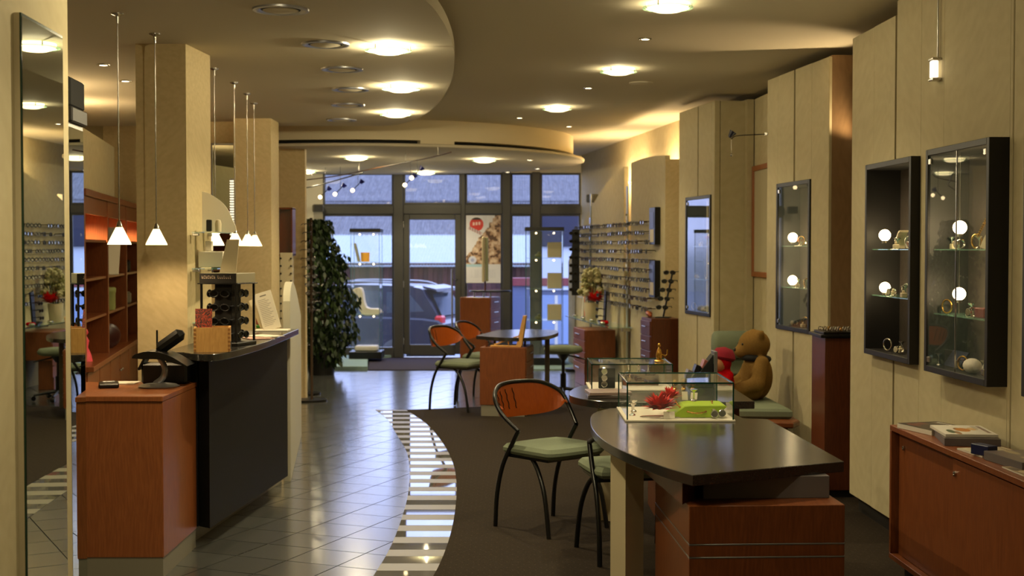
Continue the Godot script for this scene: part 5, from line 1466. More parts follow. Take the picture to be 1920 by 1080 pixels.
func make_vitrines() -> void:
	var a := vitrine(WR, V1, 0.05, 0.21, "open black wall vitrine, leftmost of the three near ones on the right wall", [1.335, 1.597], 0)
	var b := vitrine(WR, V2, 0.09, 0.22, "black wall vitrine with double glass doors, middle one on the near right wall", [1.283, 1.597], 2)
	var c := vitrine(WR, V3, 0.09, 0.22, "black wall vitrine cut by the right edge of the picture", [1.283, 1.597], 2)
	var d := vitrine(W2, VP2, 0.012, 0.19, "narrow flush wall vitrine to the right of the teddy bear", [1.315, 1.62], 1)
	var e := vitrine(W3, VP3, 0.012, 0.19, "flush wall vitrine farthest back, reflecting the blue window", [1.32, 1.62], 1)
	# bulbs
	globe_bulb(a * Vector3(-0.21, 1.60 - V1[2] + 0.03, -0.06), 0.033, "glowing globe on the upper shelf of the leftmost near vitrine")
	globe_bulb(a * Vector3(-0.20, 1.337 - V1[2], -0.06), 0.031, "glowing globe on the lower shelf of the leftmost near vitrine")
	globe_bulb(b * Vector3(-0.145, 1.60 - V2[2] + 0.055, -0.08), 0.033, "glowing globe over the upper shelf of the middle near vitrine")
	globe_bulb(b * Vector3(-0.145, 1.286 - V2[2] + 0.055, -0.08), 0.031, "glowing globe over the lower shelf of the middle near vitrine")
	globe_bulb(d * Vector3(-0.15, 1.623 - VP2[2] + 0.01, -0.06), 0.036, "glowing globe on the upper shelf of the vitrine by the teddy bear")
	globe_bulb(d * Vector3(-0.15, 1.318 - VP2[2], -0.06), 0.036, "glowing globe on the lower shelf of the vitrine by the teddy bear")
	# thin rods that carry the two hung globes
	for y in [1.60, 1.286]:
		var top := (2.085 - 0.03) if y > 1.5 else 1.59
		var st := ns(); tube(st, [b * Vector3(-0.145, y - V2[2] + 0.13, -0.08), b * Vector3(-0.145, top - V2[2], -0.08)], 0.003, 6)
		solo("lamp_rod", st, M.steel, "thin steel rod above the upper globe of the middle vitrine" if y > 1.5 else "thin steel rod above the lower globe of the middle vitrine", "rod")
		st = ns(); tube(st, [b * Vector3(-0.145, y - V2[2] + 0.003, -0.08), b * Vector3(-0.145, y - V2[2] + 0.055, -0.08)], 0.003, 6)
		solo("lamp_rod", st, M.steel, "short steel foot under the upper globe of the middle vitrine" if y > 1.5 else "short steel foot under the lower globe of the middle vitrine", "rod")
	# halogen spots in the vitrine tops
	for q in [[a, V1, 0.24, "leftmost near"], [b, V2, 0.27, "middle near"], [c, V3, -0.2, "picture-edge"], [d, VP2, 0.15, "teddy bear side"], [e, VP3, 0.1, "farthest"]]:
		var h: float = q[1][3] - q[1][2] - 0.03
		var o := thing("vitrine_spotlight", "tiny halogen spotlight in the top of the %s vitrine" % q[3], "lamp", q[0] * Vector3(q[2], h, -0.09), 0.0, "vitrine spotlights")
		var st := ns(); disc(st, Vector3(0, -0.008, 0), 0.018, 0.006, 12); part(o, "light_lens", st, M.spot_glow)
		st = ns(); lathe(st, [Vector2(0.019, -0.009), Vector2(0.028, -0.008), Vector2(0.028, 0.0)], 14); part(o, "rim", st, M.steel)
		spot(o, Vector3(0, -0.014, 0), Vector3(0, -1, 0), 0.25, 50.0, WARM, 0.015)
	# jewellery
	var watch := watch_mesh()
	var sb := [bangle_mesh(M.silver), bangle_mesh(M.gold), bangle_mesh(M.silver, 0.02, 0.004)]
	var rs := ring_stand()
	var st := ns()
	var names := {"a": "leftmost near vitrine", "b": "middle near vitrine", "c": "picture-edge vitrine", "d": "teddy bear side vitrine", "e": "farthest vitrine"}
	var F := {"a": a, "b": b, "c": c, "d": d, "e": e}
	var Q := {"a": V1, "b": V2, "c": V3, "d": VP2, "e": VP3}
	var S := {"a": [1.335, 1.597], "b": [1.283, 1.597], "c": [1.283, 1.597], "d": [1.315, 1.62], "e": [1.32, 1.62]}
	var od := ["first", "second", "third", "fourth", "fifth"]
	for key in ["a", "b", "c", "d", "e"]:
		var turn: float = F[key].basis.get_euler().y
		var half: float = (Q[key][1] - Q[key][0]) * 0.5 - 0.07
		for lev in 3:
			var y: float = (Q[key][2] + 0.031) if lev == 0 else (S[key][lev - 1] + 0.0005)
			var lv: String = ["floor", "lower shelf", "upper shelf"][lev]
			for k in 5:
				var u: float = {"a": -0.13 + 0.065 * k, "b": -0.34 + 0.105 * k, "c": -0.30 + 0.12 * k, "d": -0.09 + 0.06 * k, "e": -0.26 + 0.1 * k}[key]
				if key == "b" and lev > 0 and absf(u + 0.145) < 0.045: u += 0.05
				var p: Vector3 = F[key] * Vector3(u, y - Q[key][2], -0.055 - 0.03 * ((k * 2 + lev) % 3))
				var kind: int = (k + lev * 2 + key.unicode_at(0)) % 4
				if kind == 0: place(watch, "wristwatch", "steel wristwatch, %s from left on the %s of the %s" % [od[k], lv, names[key]], "watch", p, turn + 0.3, "watches on the %s of the %s" % [lv, names[key]])
				elif kind == 1: place(sb[k % 2], "bangle", "%s bangle, %s from left on the %s of the %s" % ["gold" if k % 2 else "silver", od[k], lv, names[key]], "bangle", p, turn + 0.4, "%s bangles on the %s of the %s" % ["gold" if k % 2 else "silver", lv, names[key]])
				elif kind == 2: place(rs, "ring_stand", "silver ring stand, %s from left on the %s of the %s" % [od[k], lv, names[key]], "ring stand", p, turn, "ring stands on the %s of the %s" % [lv, names[key]])
				else:
					st = ns(); box(st, Vector3(0, 0.013, 0), Vector3(0.035, 0.026, 0.03), 0.004); ball(st, Vector3(0, 0.032, 0), Vector3(0.008, 0.008, 0.008), 8, 6)
					place(mesh_of(st, M.cream), "ring_box", "cream ring box, %s from left on the %s of the %s" % [od[k], lv, names[key]], "ring box", p, turn, "ring boxes on the %s of the %s" % [lv, names[key]])
	# a few larger pieces that stand out
	st = ns()
	var arc := PackedVector2Array()
	for k in 9: arc.append(Vector2(-cos(PI * 0.5 * k / 8.0) * 0.07, sin(PI * 0.5 * k / 8.0) * 0.10))
	for k in 9: arc.append(Vector2(-cos(PI * 0.5 * (8 - k) / 8.0) * 0.06, sin(PI * 0.5 * (8 - k) / 8.0) * 0.09))
	prism(st, arc, -0.025, 0.025, Transform3D(XY))
	var cu := part(self, "bracelet_arch", st, M.cream)
	tag(cu, "cream curved bracelet holder beside the upper globe of the leftmost vitrine", "jewellery holder")
	cu.transform = a * Transform3D(Basis(), Vector3(-0.03, 1.60 - V1[2] + 0.001, -0.11))
	st = ns()
	prism(st, smooth2([Vector2(-0.075, 0), Vector2(0.08, 0), Vector2(0.08, 0.17), Vector2(0.045, 0.185), Vector2(0.0, 0.10), Vector2(-0.06, 0.03)], 4), -0.012, 0.012, Transform3D(Basis(Vector3.RIGHT, -0.15) * XY), true, 0.004)
	var bs := part(self, "necklace_bust", st, M.cream)
	tag(bs, "sparkling cream necklace bust at the right end of the middle vitrine's upper shelf", "necklace bust")
	bs.transform = b * Transform3D(Basis(), Vector3(0.15, 1.60 - V2[2] + 0.002, -0.10))
	st = ns()
	for k in 14: ball(st, Vector3(-0.055 + 0.008 * k, 0.045 + 0.0095 * k, 0.012 - 0.0016 * k), Vector3.ONE * 0.007, 8, 6)
	var pn := part(self, "bead_necklace", st, M.gold)
	tag(pn, "gold bead necklace hung along the cream bust", "necklace")
	pn.transform = b * Transform3D(Basis(), Vector3(0.15, 1.60 - V2[2] + 0.012, -0.085))
	st = ns(); box(st, Vector3(0, 0.022, 0), Vector3(0.11, 0.044, 0.09), 0.004)
	var rb := part(self, "red_box", st, mat(Color(0.50, 0.06, 0.04), 0.5))
	tag(rb, "red jewellery box on the lower shelf of the middle vitrine", "box")
	rb.transform = b * Transform3D(Basis(), Vector3(0.16, 1.286 - V2[2], -0.10))
	st = ns(); prism(st, smooth2([Vector2(-0.11, 0.0), Vector2(0.10, 0.0), Vector2(0.11, 0.25), Vector2(0.05, 0.20), Vector2(-0.05, 0.11), Vector2(-0.10, 0.03)], 4), -0.004, 0.004, Transform3D(Basis(Vector3.RIGHT, -0.2) * XY))
	var pc := part(self, "earring_card", st, M.paper)
	tag(pc, "large white card of earrings on the floor of the middle vitrine", "card")
	pc.transform = b * Transform3D(Basis(), Vector3(0.12, 0.032, -0.13))
	st = ns(); ball(st, Vector3(0, 0.035, 0), Vector3(0.06, 0.035, 0.04), 14, 9)
	var cushion := part(self, "white_cushion", st, M.paper)
	tag(cushion, "small white jewellery cushion in front of the earring card", "cushion")
	cushion.transform = b * Transform3D(Basis(), Vector3(0.09, 0.031, -0.055))
	st = ns(); prism(st, pxy([[-0.10, 0], [0.10, 0], [0.10, 0.09], [-0.10, 0.09]]), -0.003, 0.003, Transform3D(Basis(Vector3.RIGHT, -0.6) * XY))
	var bb := part(self, "blue_board", st, mat(Color(0.09, 0.12, 0.24), 0.5))
	tag(bb, "slanted dark blue board on the floor of the middle vitrine", "board")
	bb.transform = b * Transform3D(Basis(), Vector3(-0.24, 0.032, -0.08))
	place(flower_mesh(0.07, 40, M.red, 11), "silk_flower", "red silk flower in the farthest flush vitrine", "flower", e * Vector3(0.10, 1.68 - VP3[2], -0.08))
	place(flower_mesh(0.05, 36, M.red, 13), "silk_flower", "red silk flower on the upper shelf of the vitrine beside the teddy bear", "flower", d * Vector3(-0.1, 1.65 - VP2[2], -0.09))

# ------------------------------------------------------------------ niche with bench and teddy bear
func surface_nets(st: SurfaceTool, f: Callable, lo: Vector3, hi: Vector3, c: float) -> void:
	var n := Vector3i(((hi - lo) / c).ceil()) + Vector3i.ONE
	var val := PackedFloat32Array()
	val.resize(n.x * n.y * n.z)
	for z in n.z:
		for y in n.y:
			for x in n.x: val[x + n.x * (y + n.y * z)] = f.call(lo + Vector3(x, y, z) * c)
	var vid := {}
	var pos := []
	var cor := []
	for k in 8: cor.append(Vector3i(k & 1, (k >> 1) & 1, k >> 2))
	for z in n.z - 1:
		for y in n.y - 1:
			for x in n.x - 1:
				var v := []
				var inside := 0
				for k in 8:
					var q: Vector3i = cor[k]
					var w := val[x + q.x + n.x * (y + q.y + n.y * (z + q.z))]
					v.append(w)
					if w < 0.0: inside += 1
				if inside == 0 or inside == 8: continue
				var s := Vector3.ZERO
				var m := 0
				for i in 8:
					for bit in [1, 2, 4]:
						var j: int = i | bit
						if j == i or (v[i] < 0.0) == (v[j] < 0.0): continue
						var t: float = v[i] / (v[i] - v[j])
						s += Vector3(cor[i]).lerp(Vector3(cor[j]), t)
						m += 1
				vid[x + n.x * (y + n.y * z)] = pos.size()
				pos.append(lo + (Vector3(x, y, z) + s / m) * c)
	var nor := []
	for p in pos:
		var h := c * 0.5
		var g := Vector3(f.call(p + Vector3(h, 0, 0)) - f.call(p - Vector3(h, 0, 0)), f.call(p + Vector3(0, h, 0)) - f.call(p - Vector3(0, h, 0)), f.call(p + Vector3(0, 0, h)) - f.call(p - Vector3(0, 0, h)))
		nor.append(g.normalized())
	var stp := [1, n.x, n.x * n.y]
	for z in range(1, n.z - 1):
		for y in range(1, n.y - 1):
			for x in range(1, n.x - 1):
				var i := x + n.x * (y + n.y * z)
				for ax in 3:
					if (val[i] < 0.0) == (val[i + stp[ax]] < 0.0): continue
					var u: int = stp[(ax + 1) % 3]
					var w: int = stp[(ax + 2) % 3]
					var q := [i, i - u, i - u - w, i - w]
					var ok := true
					for e in q: ok = ok and vid.has(e)
					if not ok: continue
					var a: int = vid[q[0]]
					var b: int = vid[q[1]]
					var d: int = vid[q[2]]
					var e2: int = vid[q[3]]
					tri(st, pos[a], pos[b], pos[d], nor[a], nor[b], nor[d])
					tri(st, pos[a], pos[d], pos[e2], nor[a], nor[d], nor[e2])

func ell(p: Vector3, c: Vector3, r: Vector3) -> float:
	var q := (p - c) / r
	return (q.length() - 1.0) * minf(r.x, minf(r.y, r.z))

func cap(p: Vector3, a: Vector3, b: Vector3, ra: float, rb: float) -> float:
	var t := clampf((p - a).dot(b - a) / (b - a).length_squared(), 0, 1)
	return p.distance_to(a.lerp(b, t)) - lerpf(ra, rb, t)

func smin(a: float, b: float, k: float) -> float:
	var h := clampf(0.5 + 0.5 * (b - a) / k, 0, 1)
	return lerpf(b, a, h) - k * h * (1.0 - h)

func bear_field(p: Vector3) -> float:        # sits at the origin and looks along +z
	var m := Vector3(absf(p.x), p.y, p.z)
	var d := ell(p, Vector3(0, 0.17, 0.0), Vector3(0.125, 0.175, 0.115))
	d = smin(d, ell(p, Vector3(0, 0.405, 0.02), Vector3(0.122, 0.108, 0.115)), 0.03)
	d = smin(d, ell(p, Vector3(0, 0.355, 0.115), Vector3(0.060, 0.05, 0.055)), 0.025)
	d = smin(d, ell(m, Vector3(0.095, 0.482, 0.0), Vector3(0.034, 0.036, 0.026)), 0.02)
	var arm := smin(cap(m, Vector3(0.12, 0.28, 0.0), Vector3(0.175, 0.13, 0.05), 0.052, 0.052), cap(m, Vector3(0.175, 0.13, 0.05), Vector3(0.12, 0.085, 0.18), 0.052, 0.046), 0.02)
	d = smin(d, arm, 0.02)
	d = smin(d, cap(m, Vector3(0.085, 0.065, 0.05), Vector3(0.125, 0.062, 0.24), 0.062, 0.056), 0.02)
	return smin(d, ell(m, Vector3(0.13, 0.085, 0.275), Vector3(0.052, 0.075, 0.035)), 0.015)

func doll_field(p: Vector3) -> float:
	var m := Vector3(absf(p.x), p.y, p.z)
	var d := ell(p, Vector3(0, 0.09, 0), Vector3(0.062, 0.095, 0.055))
	d = smin(d, ell(p, Vector3(0, 0.205, 0.01), Vector3(0.05, 0.052, 0.05)), 0.012)
	d = smin(d, cap(m, Vector3(0.05, 0.14, 0), Vector3(0.075, 0.06, 0.05), 0.022, 0.018), 0.012)
	return smin(d, cap(m, Vector3(0.03, 0.03, 0.02), Vector3(0.04, 0.03, 0.11), 0.026, 0.022), 0.012)

func make_bench() -> void:
	var o := thing("bench", "wooden bench with a sage green seat pad along the right wall", "bench")
	var st := ns(); prism(st, pv([[1.45, 9.05], [1.90, 8.97], [1.97, 9.10], [1.90, 11.6], [1.42, 11.6]]), 0.385, 0.425, Transform3D.IDENTITY, false, 0.008); part(o, "bench_board", st, M.wood)
	st = ns(); prism(st, pv([[1.55, 9.4], [1.95, 9.4], [1.90, 11.55], [1.5, 11.55]]), 0.0, 0.385); part(o, "bench_box", st, M.wood_dark)
	st = ns(); prism(st, pv([[1.47, 9.18], [1.93, 9.14], [1.87, 11.45], [1.45, 11.45]]), 0.425, 0.495, Transform3D.IDENTITY, false, 0.018); part(o, "seat_pad", st, M.sage)
	st = ns(); box(st, Vector3(1.89, 0.575, -11.49), Vector3(0.33, 0.16, 0.10), 0.03); part(o, "end_rest", st, M.sage)
	st = ns(); lathe(st, [Vector2(0, -0.17), Vector2(0.09, -0.17), Vector2(0.113, -0.155), Vector2(0.118, -0.13), Vector2(0.118, 0.13), Vector2(0.113, 0.155), Vector2(0.09, 0.17), Vector2(0, 0.17)], 28, Transform3D(Basis(Vector3.BACK, PI / 2), Vector3(1.895, 0.775, -11.45)))
	solo("bolster", st, M.sage, "round sage green bolster at the far end of the bench", "bolster")
	# bear
	var b := thing("teddy_bear", "large brown teddy bear sitting on the bench, seen from its side", "teddy bear", Vector3(1.80, 0.492, -9.78), -PI / 2 + 0.12)
	st = ns(); surface_nets(st, bear_field, Vector3(-0.26, -0.02, -0.16), Vector3(0.26, 0.56, 0.36), 0.016); part(b, "bear_body", st, M.plush)
	st = ns()
	var p := []
	for k in 20: p.append(Vector3(cos(TAU * k / 20) * 0.098, 0.305 + 0.008 * sin(TAU * k / 20), 0.012 + sin(TAU * k / 20) * 0.092))
	tube(st, p, 0.024, 8, true); part(b, "scarf", st, M.black_matt)
	st = ns()
	for s in [-1.0, 1.0]: ball(st, Vector3(s * 0.05, 0.41, 0.124), Vector3.ONE * 0.009, 8, 6)
	part(b, "eyes", st, M.black)
	st = ns(); ball(st, Vector3(0, 0.368, 0.168), Vector3(0.016, 0.012, 0.01), 8, 6); part(b, "nose", st, M.black)
	# doll
	b = thing("knitted_doll", "small doll in red knitted hat and clothes sitting against the bear", "doll", Vector3(1.53, 0.50, -9.62), -PI / 2 + 0.55)
	b.scale = Vector3.ONE * 1.35
	st = ns(); surface_nets(st, doll_field, Vector3(-0.12, -0.03, -0.08), Vector3(0.12, 0.28, 0.16), 0.011); part(b, "doll_body", st, M.red_knit)
	st = ns(); ball(st, Vector3(0, 0.198, 0.026), Vector3(0.044, 0.044, 0.042), 14, 9); part(b, "face", st, mat(Color(0.66, 0.44, 0.28), 0.8))
	st = ns()
	for s in [-1.0, 1.0]: ball(st, Vector3(s * 0.016, 0.205, 0.066), Vector3.ONE * 0.004, 6, 4)
	part(b, "eyes", st, M.black)
	st = ns(); lathe(st, [Vector2(0.055, 0.0), Vector2(0.066, 0.012), Vector2(0.06, 0.035), Vector2(0.045, 0.06), Vector2(0, 0.072)], 18, Transform3D(Basis(Vector3.RIGHT, -0.2), Vector3(0, 0.218, 0.005))); part(b, "hat", st, mat(Color(0.50, 0.03, 0.13), 0.95))
	st = ns(); box(st, Vector3(-0.02, 0.012, 0.10), Vector3(0.12, 0.06, 0.10), 0.02); part(b, "cushion", st, mat(Color(0.70, 0.22, 0.05), 0.9))
	# picture on the niche wall
	var f := wall_frame(2.135, 11.35, 0.05)
	o = thing("framed_certificate", "tall pale certificate in a wooden frame hanging in the niche", "picture", f.origin)
	o.basis = f.basis
	st = ns()
	for s in [-1.0, 1.0]:
		box(st, Vector3(s * 0.31, 1.835, 0.012), Vector3(0.045, 0.96, 0.024), 0.003)
		box(st, Vector3(0, 1.835 + s * 0.4575, 0.012), Vector3(0.58, 0.045, 0.024), 0.003)
	part(o, "frame", st, mat(Color(0.58, 0.34, 0.17), 0.4))
	st = ns(); box(st, Vector3(0, 1.835, 0.006), Vector3(0.58, 0.88, 0.006)); part(o, "sheet", st, M.cream)
	st = ns(); flat(st, [Vector3(-0.29, 1.4, 0.013), Vector3(0.29, 1.4, 0.013), Vector3(0.29, 2.27, 0.013), Vector3(-0.29, 2.27, 0.013)], Vector3.BACK); part(o, "pane", st, M.glass)
	# spotlight on a long thin arm
	o = thing("arm_spotlight", "unlit dark blue spotlight on a long thin wall arm above the bench", "lamp", Vector3(1.962, 2.47, -10.285))
	st = ns(); tube(st, smooth_path([Vector3(0.0, 0.01, 0), Vector3(-0.12, 0.004, 0.0), Vector3(-0.24, -0.005, 0.0), Vector3(-0.275, -0.03, 0.0)], 4), 0.004, 6); part(o, "arm", st, M.black)
	st = ns(); disc(st, Vector3(0, 0, 0), 0.02, 0.02, 12); part(o, "wall_plate", st, M.steel)
	st = ns(); lathe(st, [Vector2(0, 0), Vector2(0.012, 0), Vector2(0.022, 0.03), Vector2(0.03, 0.05), Vector2(0, 0.05)], 14, Transform3D(Basis(Vector3.BACK, -0.6), Vector3(-0.29, -0.015, 0))); part(o, "lamp_head", st, mat(Color(0.03, 0.04, 0.16), 0.3))
	st = ns(); tube(st, [Vector3(-0.275, -0.03, 0), Vector3(-0.272, -0.14, 0)], 0.0025, 5); ball(st, Vector3(-0.272, -0.15, 0), Vector3.ONE * 0.012, 10, 6); part(o, "glass_drop", st, M.silver)

# ------------------------------------------------------------------ the wall of glasses
func make_glasses_wall() -> void:
	var f := wall_frame(1.62, 12.7, 0.14)
	var o := thing("eyewear_rack", "wall rack of thin rods and lit strips filled with glasses", "rack", f.origin)
	o.basis = f.basis
	for u in [-2.33, -4.42]:
		var st := ns(); box(st, Vector3(u, 1.30, 0.0), Vector3(0.07, 2.0, 0.012), 0.002); part(o, "upright_strip", st, mat(Color(0.58, 0.60, 0.54), 0.35))
		for k in 8:
			st = ns(); box(st, Vector3(u, 1.22 + k * 0.105, 0.009), Vector3(0.072, 0.07, 0.006), 0.001); part(o, "metal_plate", st, M.plate)
	for k in 10:
		var y := 1.87 - 0.1 * k
		var st := ns(); tube(st, [Vector3(-5.1, y - 0.012, 0.035), Vector3(-1.05, y - 0.012, 0.035)], 0.003, 5); part(o, "rod", st, M.steel)
	var gm := []
	for i in 4: gm.append(glasses_mesh(M.frames[i], M.lens_clear))
	var rn := ["top row", "second row", "third row", "fourth row", "fifth row", "sixth row", "seventh row", "eighth row", "ninth row", "lowest row"]
	var ordn := ["first", "second", "third", "fourth", "fifth", "sixth", "seventh", "eighth", "ninth", "tenth", "eleventh", "twelfth", "thirteenth", "fourteenth", "fifteenth", "sixteenth", "seventeenth", "eighteenth", "nineteenth", "twentieth"]
	for k in 10:
		for j in 20:
			var u := -1.12 - j * 0.204 + rng.randf_range(-0.02, 0.02)
			if rng.randf() < 0.10 or (k < 2 and j < 1) or (k >= 7 and j > 16): continue
			var p := f * Vector3(u, 1.87 - 0.1 * k + rng.randf_range(-0.004, 0.004), 0.075 + rng.randf_range(0, 0.01))
			var g := part_mesh(self, "eyeglasses", gm[rng.randi() % 4], Transform3D(f.basis * Basis(Vector3.UP, rng.randf_range(-0.2, 0.2)) * Basis.from_scale(Vector3.ONE * 1.2), p))
			tag(g, "%s pair of glasses from the near end, %s of the wall rack" % [ordn[j], rn[k]], "glasses", "glasses in the %s of the wall rack" % rn[k])
	# free-standing black strip at the window end
	o = thing("eyewear_column", "slim black column of sunglasses at the window end of the rack", "rack", Vector3(0.83, 0, -17.4))
	var st := ns(); box(st, Vector3(0, 1.42, 0), Vector3(0.10, 0.86, 0.03), 0.004); part(o, "column", st, M.black)
	st = ns(); tube(st, [Vector3(0, 0.02, 0), Vector3(0, 1.0, 0)], 0.012, 8); part(o, "pole", st, M.steel)
	st = ns(); disc(st, Vector3(0, 0.02, 0), 0.14, 0.015, 20); part(o, "foot", st, M.black)
	var sun := glasses_mesh(M.black, M.lens_dark)
	for k in 8: place(sun, "sunglasses", "pair of dark sunglasses, number %s from the top of the black window column" % ["one", "two", "three", "four", "five", "six", "seven", "eight"][k], "sunglasses", Vector3(0.80, 1.80 - k * 0.105, -17.36), -0.5)
	# lit tubes behind the panels
	for q in [[-2.33, 2.18, 2.50], [-4.42, 2.16, 2.28]]:
		var l := thing("cove_tube", "short lit tube showing in the slot between the wall panels" if q[0] > -3 else "smaller lit tube in the slot near the window", "lamp", f * Vector3(q[0], 0, -0.10))
		st = ns(); box(st, Vector3(0, (q[1] + q[2]) * 0.5, -0.02), Vector3(0.13, q[2] - q[1], 0.02), 0.004, Transform3D(f.basis, Vector3.ZERO)); part(l, "light_tube", st, M.tube_glow)
	var cn := ["near end", "middle", "window end"]
	var i := 0
	for u in [-1.2, -3.2]:
		var l := thing("cove_light", "hidden tube lamp behind the %s of the glasses panels" % cn[i], "lamp", f * Vector3(u, 2.36, -0.14))
		st = ns(); tube(st, [f.basis * Vector3(-0.45, 0, 0), f.basis * Vector3(0.45, 0, 0)], 0.013, 8); part(l, "light_tube", st, M.tube_glow)
		for s in [-0.3, 0.3]: omni(l, f.basis * Vector3(s, 0.03, 0), E_COVE, WARM, 0.03)
		i += 1
	# two small black frames
	for k in 2:
		var fr := thing("black_display_frame", ["small black display box with a picture, the upper of two beside the rack", "small black display box with a picture, the lower of two beside the rack"][k], "display box", f * Vector3(-0.95, 1.64 - k * 0.54, 0.0))
		fr.basis = f.basis
		st = ns(); box(st, Vector3(0, 0.19, 0.03), Vector3(0.24, 0.38, 0.06), 0.004); part(fr, "box", st, M.black)
		st = ns(); box(st, Vector3(0, 0.25, 0.061), Vector3(0.15, 0.16, 0.004)); part(fr, "picture", st, mat(Color(0.16, 0.17, 0.24), 0.3))
		st = ns(); box(st, Vector3(0, 0.09, 0.061), Vector3(0.15, 0.13, 0.004)); part(fr, "lower_picture", st, M.cream)
	# hung drawer cabinet
	var cb := wall_frame(0.845, 15.3, 0.14)
	o = thing("drawer_cabinet", "cherry drawer cabinet below the glasses rack", "cabinet", cb.origin)
	o.basis = cb.basis
	st = ns(); box(st, Vector3(-0.35, 0.50, -0.175), Vector3(0.70, 0.32, 0.35), 0.003); part(o, "body", st, M.wood)
	st = ns(); box(st, Vector3(-0.40, 0.17, -0.10), Vector3(0.60, 0.34, 0.18), 0.003); part(o, "lower_body", st, M.wood)
	for k in 4:
		st = ns(); box(st, Vector3(-0.35, 0.60 - k * 0.13, 0.006), Vector3(0.68, 0.12, 0.012), 0.002)
		var dr := part(o, "drawer", st, M.wood)
		st = ns(); tube(st, [Vector3(-0.48, 0.60 - k * 0.13, 0.03), Vector3(-0.22, 0.60 - k * 0.13, 0.03)], 0.007, 6); part(dr, "handle", st, M.steel)
	# tall cabinet at the near end of the rack
	cb = wall_frame(1.345, 12.87, 0.14)
	o = thing("tall_drawer_cabinet", "tall dark cherry drawer cabinet at the near end of the glasses rack", "cabinet", cb.origin)
	o.basis = cb.basis
	st = ns(); box(st, Vector3(-0.20, 0.47, -0.145), Vector3(0.40, 0.90, 0.29), 0.003); part(o, "body", st, M.wood_dark)
	st = ns(); box(st, Vector3(-0.20, 0.012, -0.145), Vector3(0.38, 0.024, 0.27)); part(o, "plinth", st, M.dark_plinth)
	for k in 6:
		st = ns(); box(st, Vector3(-0.20, 0.10 + k * 0.145, 0.006), Vector3(0.38, 0.135, 0.012), 0.002)
		var dr := part(o, "drawer", st, M.wood_dark)
		st = ns(); tube(st, [Vector3(-0.28, 0.115 + k * 0.145, 0.026), Vector3(-0.12, 0.115 + k * 0.145, 0.026)], 0.005, 6); part(dr, "handle", st, M.steel)
	# leaning stand of sunglasses on it
	var sp := cb * Vector3(-0.16, 0.92, -0.16)
	o = thing("sunglasses_pole", "leaning black pole stand on the tall cabinet", "display stand", sp, -0.3)
	st = ns(); tube(st, [Vector3(0, 0.01, 0), Vector3(0.09, 0.44, 0)], 0.009, 8); part(o, "pole", st, M.black)
	st = ns(); box(st, Vector3(0, 0.006, 0), Vector3(0.14, 0.012, 0.12), 0.003); part(o, "foot", st, M.black)
	for k in 5:
		st = ns(); tube(st, [Vector3(0.018 + k * 0.019, 0.09 + k * 0.085, -0.075), Vector3(0.018 + k * 0.019, 0.09 + k * 0.085, 0.075)], 0.005, 6); part(o, "cross_bar", st, M.black)
	for k in 5: place(sun, "sunglasses", "dark sunglasses, number %s up the leaning pole stand" % ["one", "two", "three", "four", "five"][k], "sunglasses", sp + Vector3(-0.015 + k * 0.018, 0.105 + k * 0.085, 0.03), -0.5)
	st = ns(); tube(st, smooth_path([cb * Vector3(-0.30, 0.95, -0.06), cb * Vector3(-0.26, 0.965, -0.03), cb * Vector3(-0.2, 0.955, -0.03), cb * Vector3(-0.16, 0.94, -0.04)], 4), 0.03, 8, false, 0.012)
	solo("glasses_pouch", st, M.orange, "orange brown soft pouch lying on the tall cabinet", "pouch")
	# glass shelf with flowers
	o = thing("glass_ledge", "long glass wall shelf under the rack", "shelf", f.origin)
	o.basis = f.basis
	st = ns(); box(st, Vector3(-3.3, 0.728, 0.15), Vector3(2.6, 0.008, 0.28), 0.002); part(o, "glass_board", st, M.shelf_glass)
	st = ns(); box(st, Vector3(-3.3, 0.728, 0.292), Vector3(2.6, 0.008, 0.005)); part(o, "glass_edge", st, M.glass_edge)
	for u in [-2.15, -3.4, -4.4]:
		st = ns(); box(st, Vector3(u, 0.70, 0.05), Vector3(0.03, 0.045, 0.10), 0.003); part(o, "bracket", st, M.steel)
	shelf_goods(f)

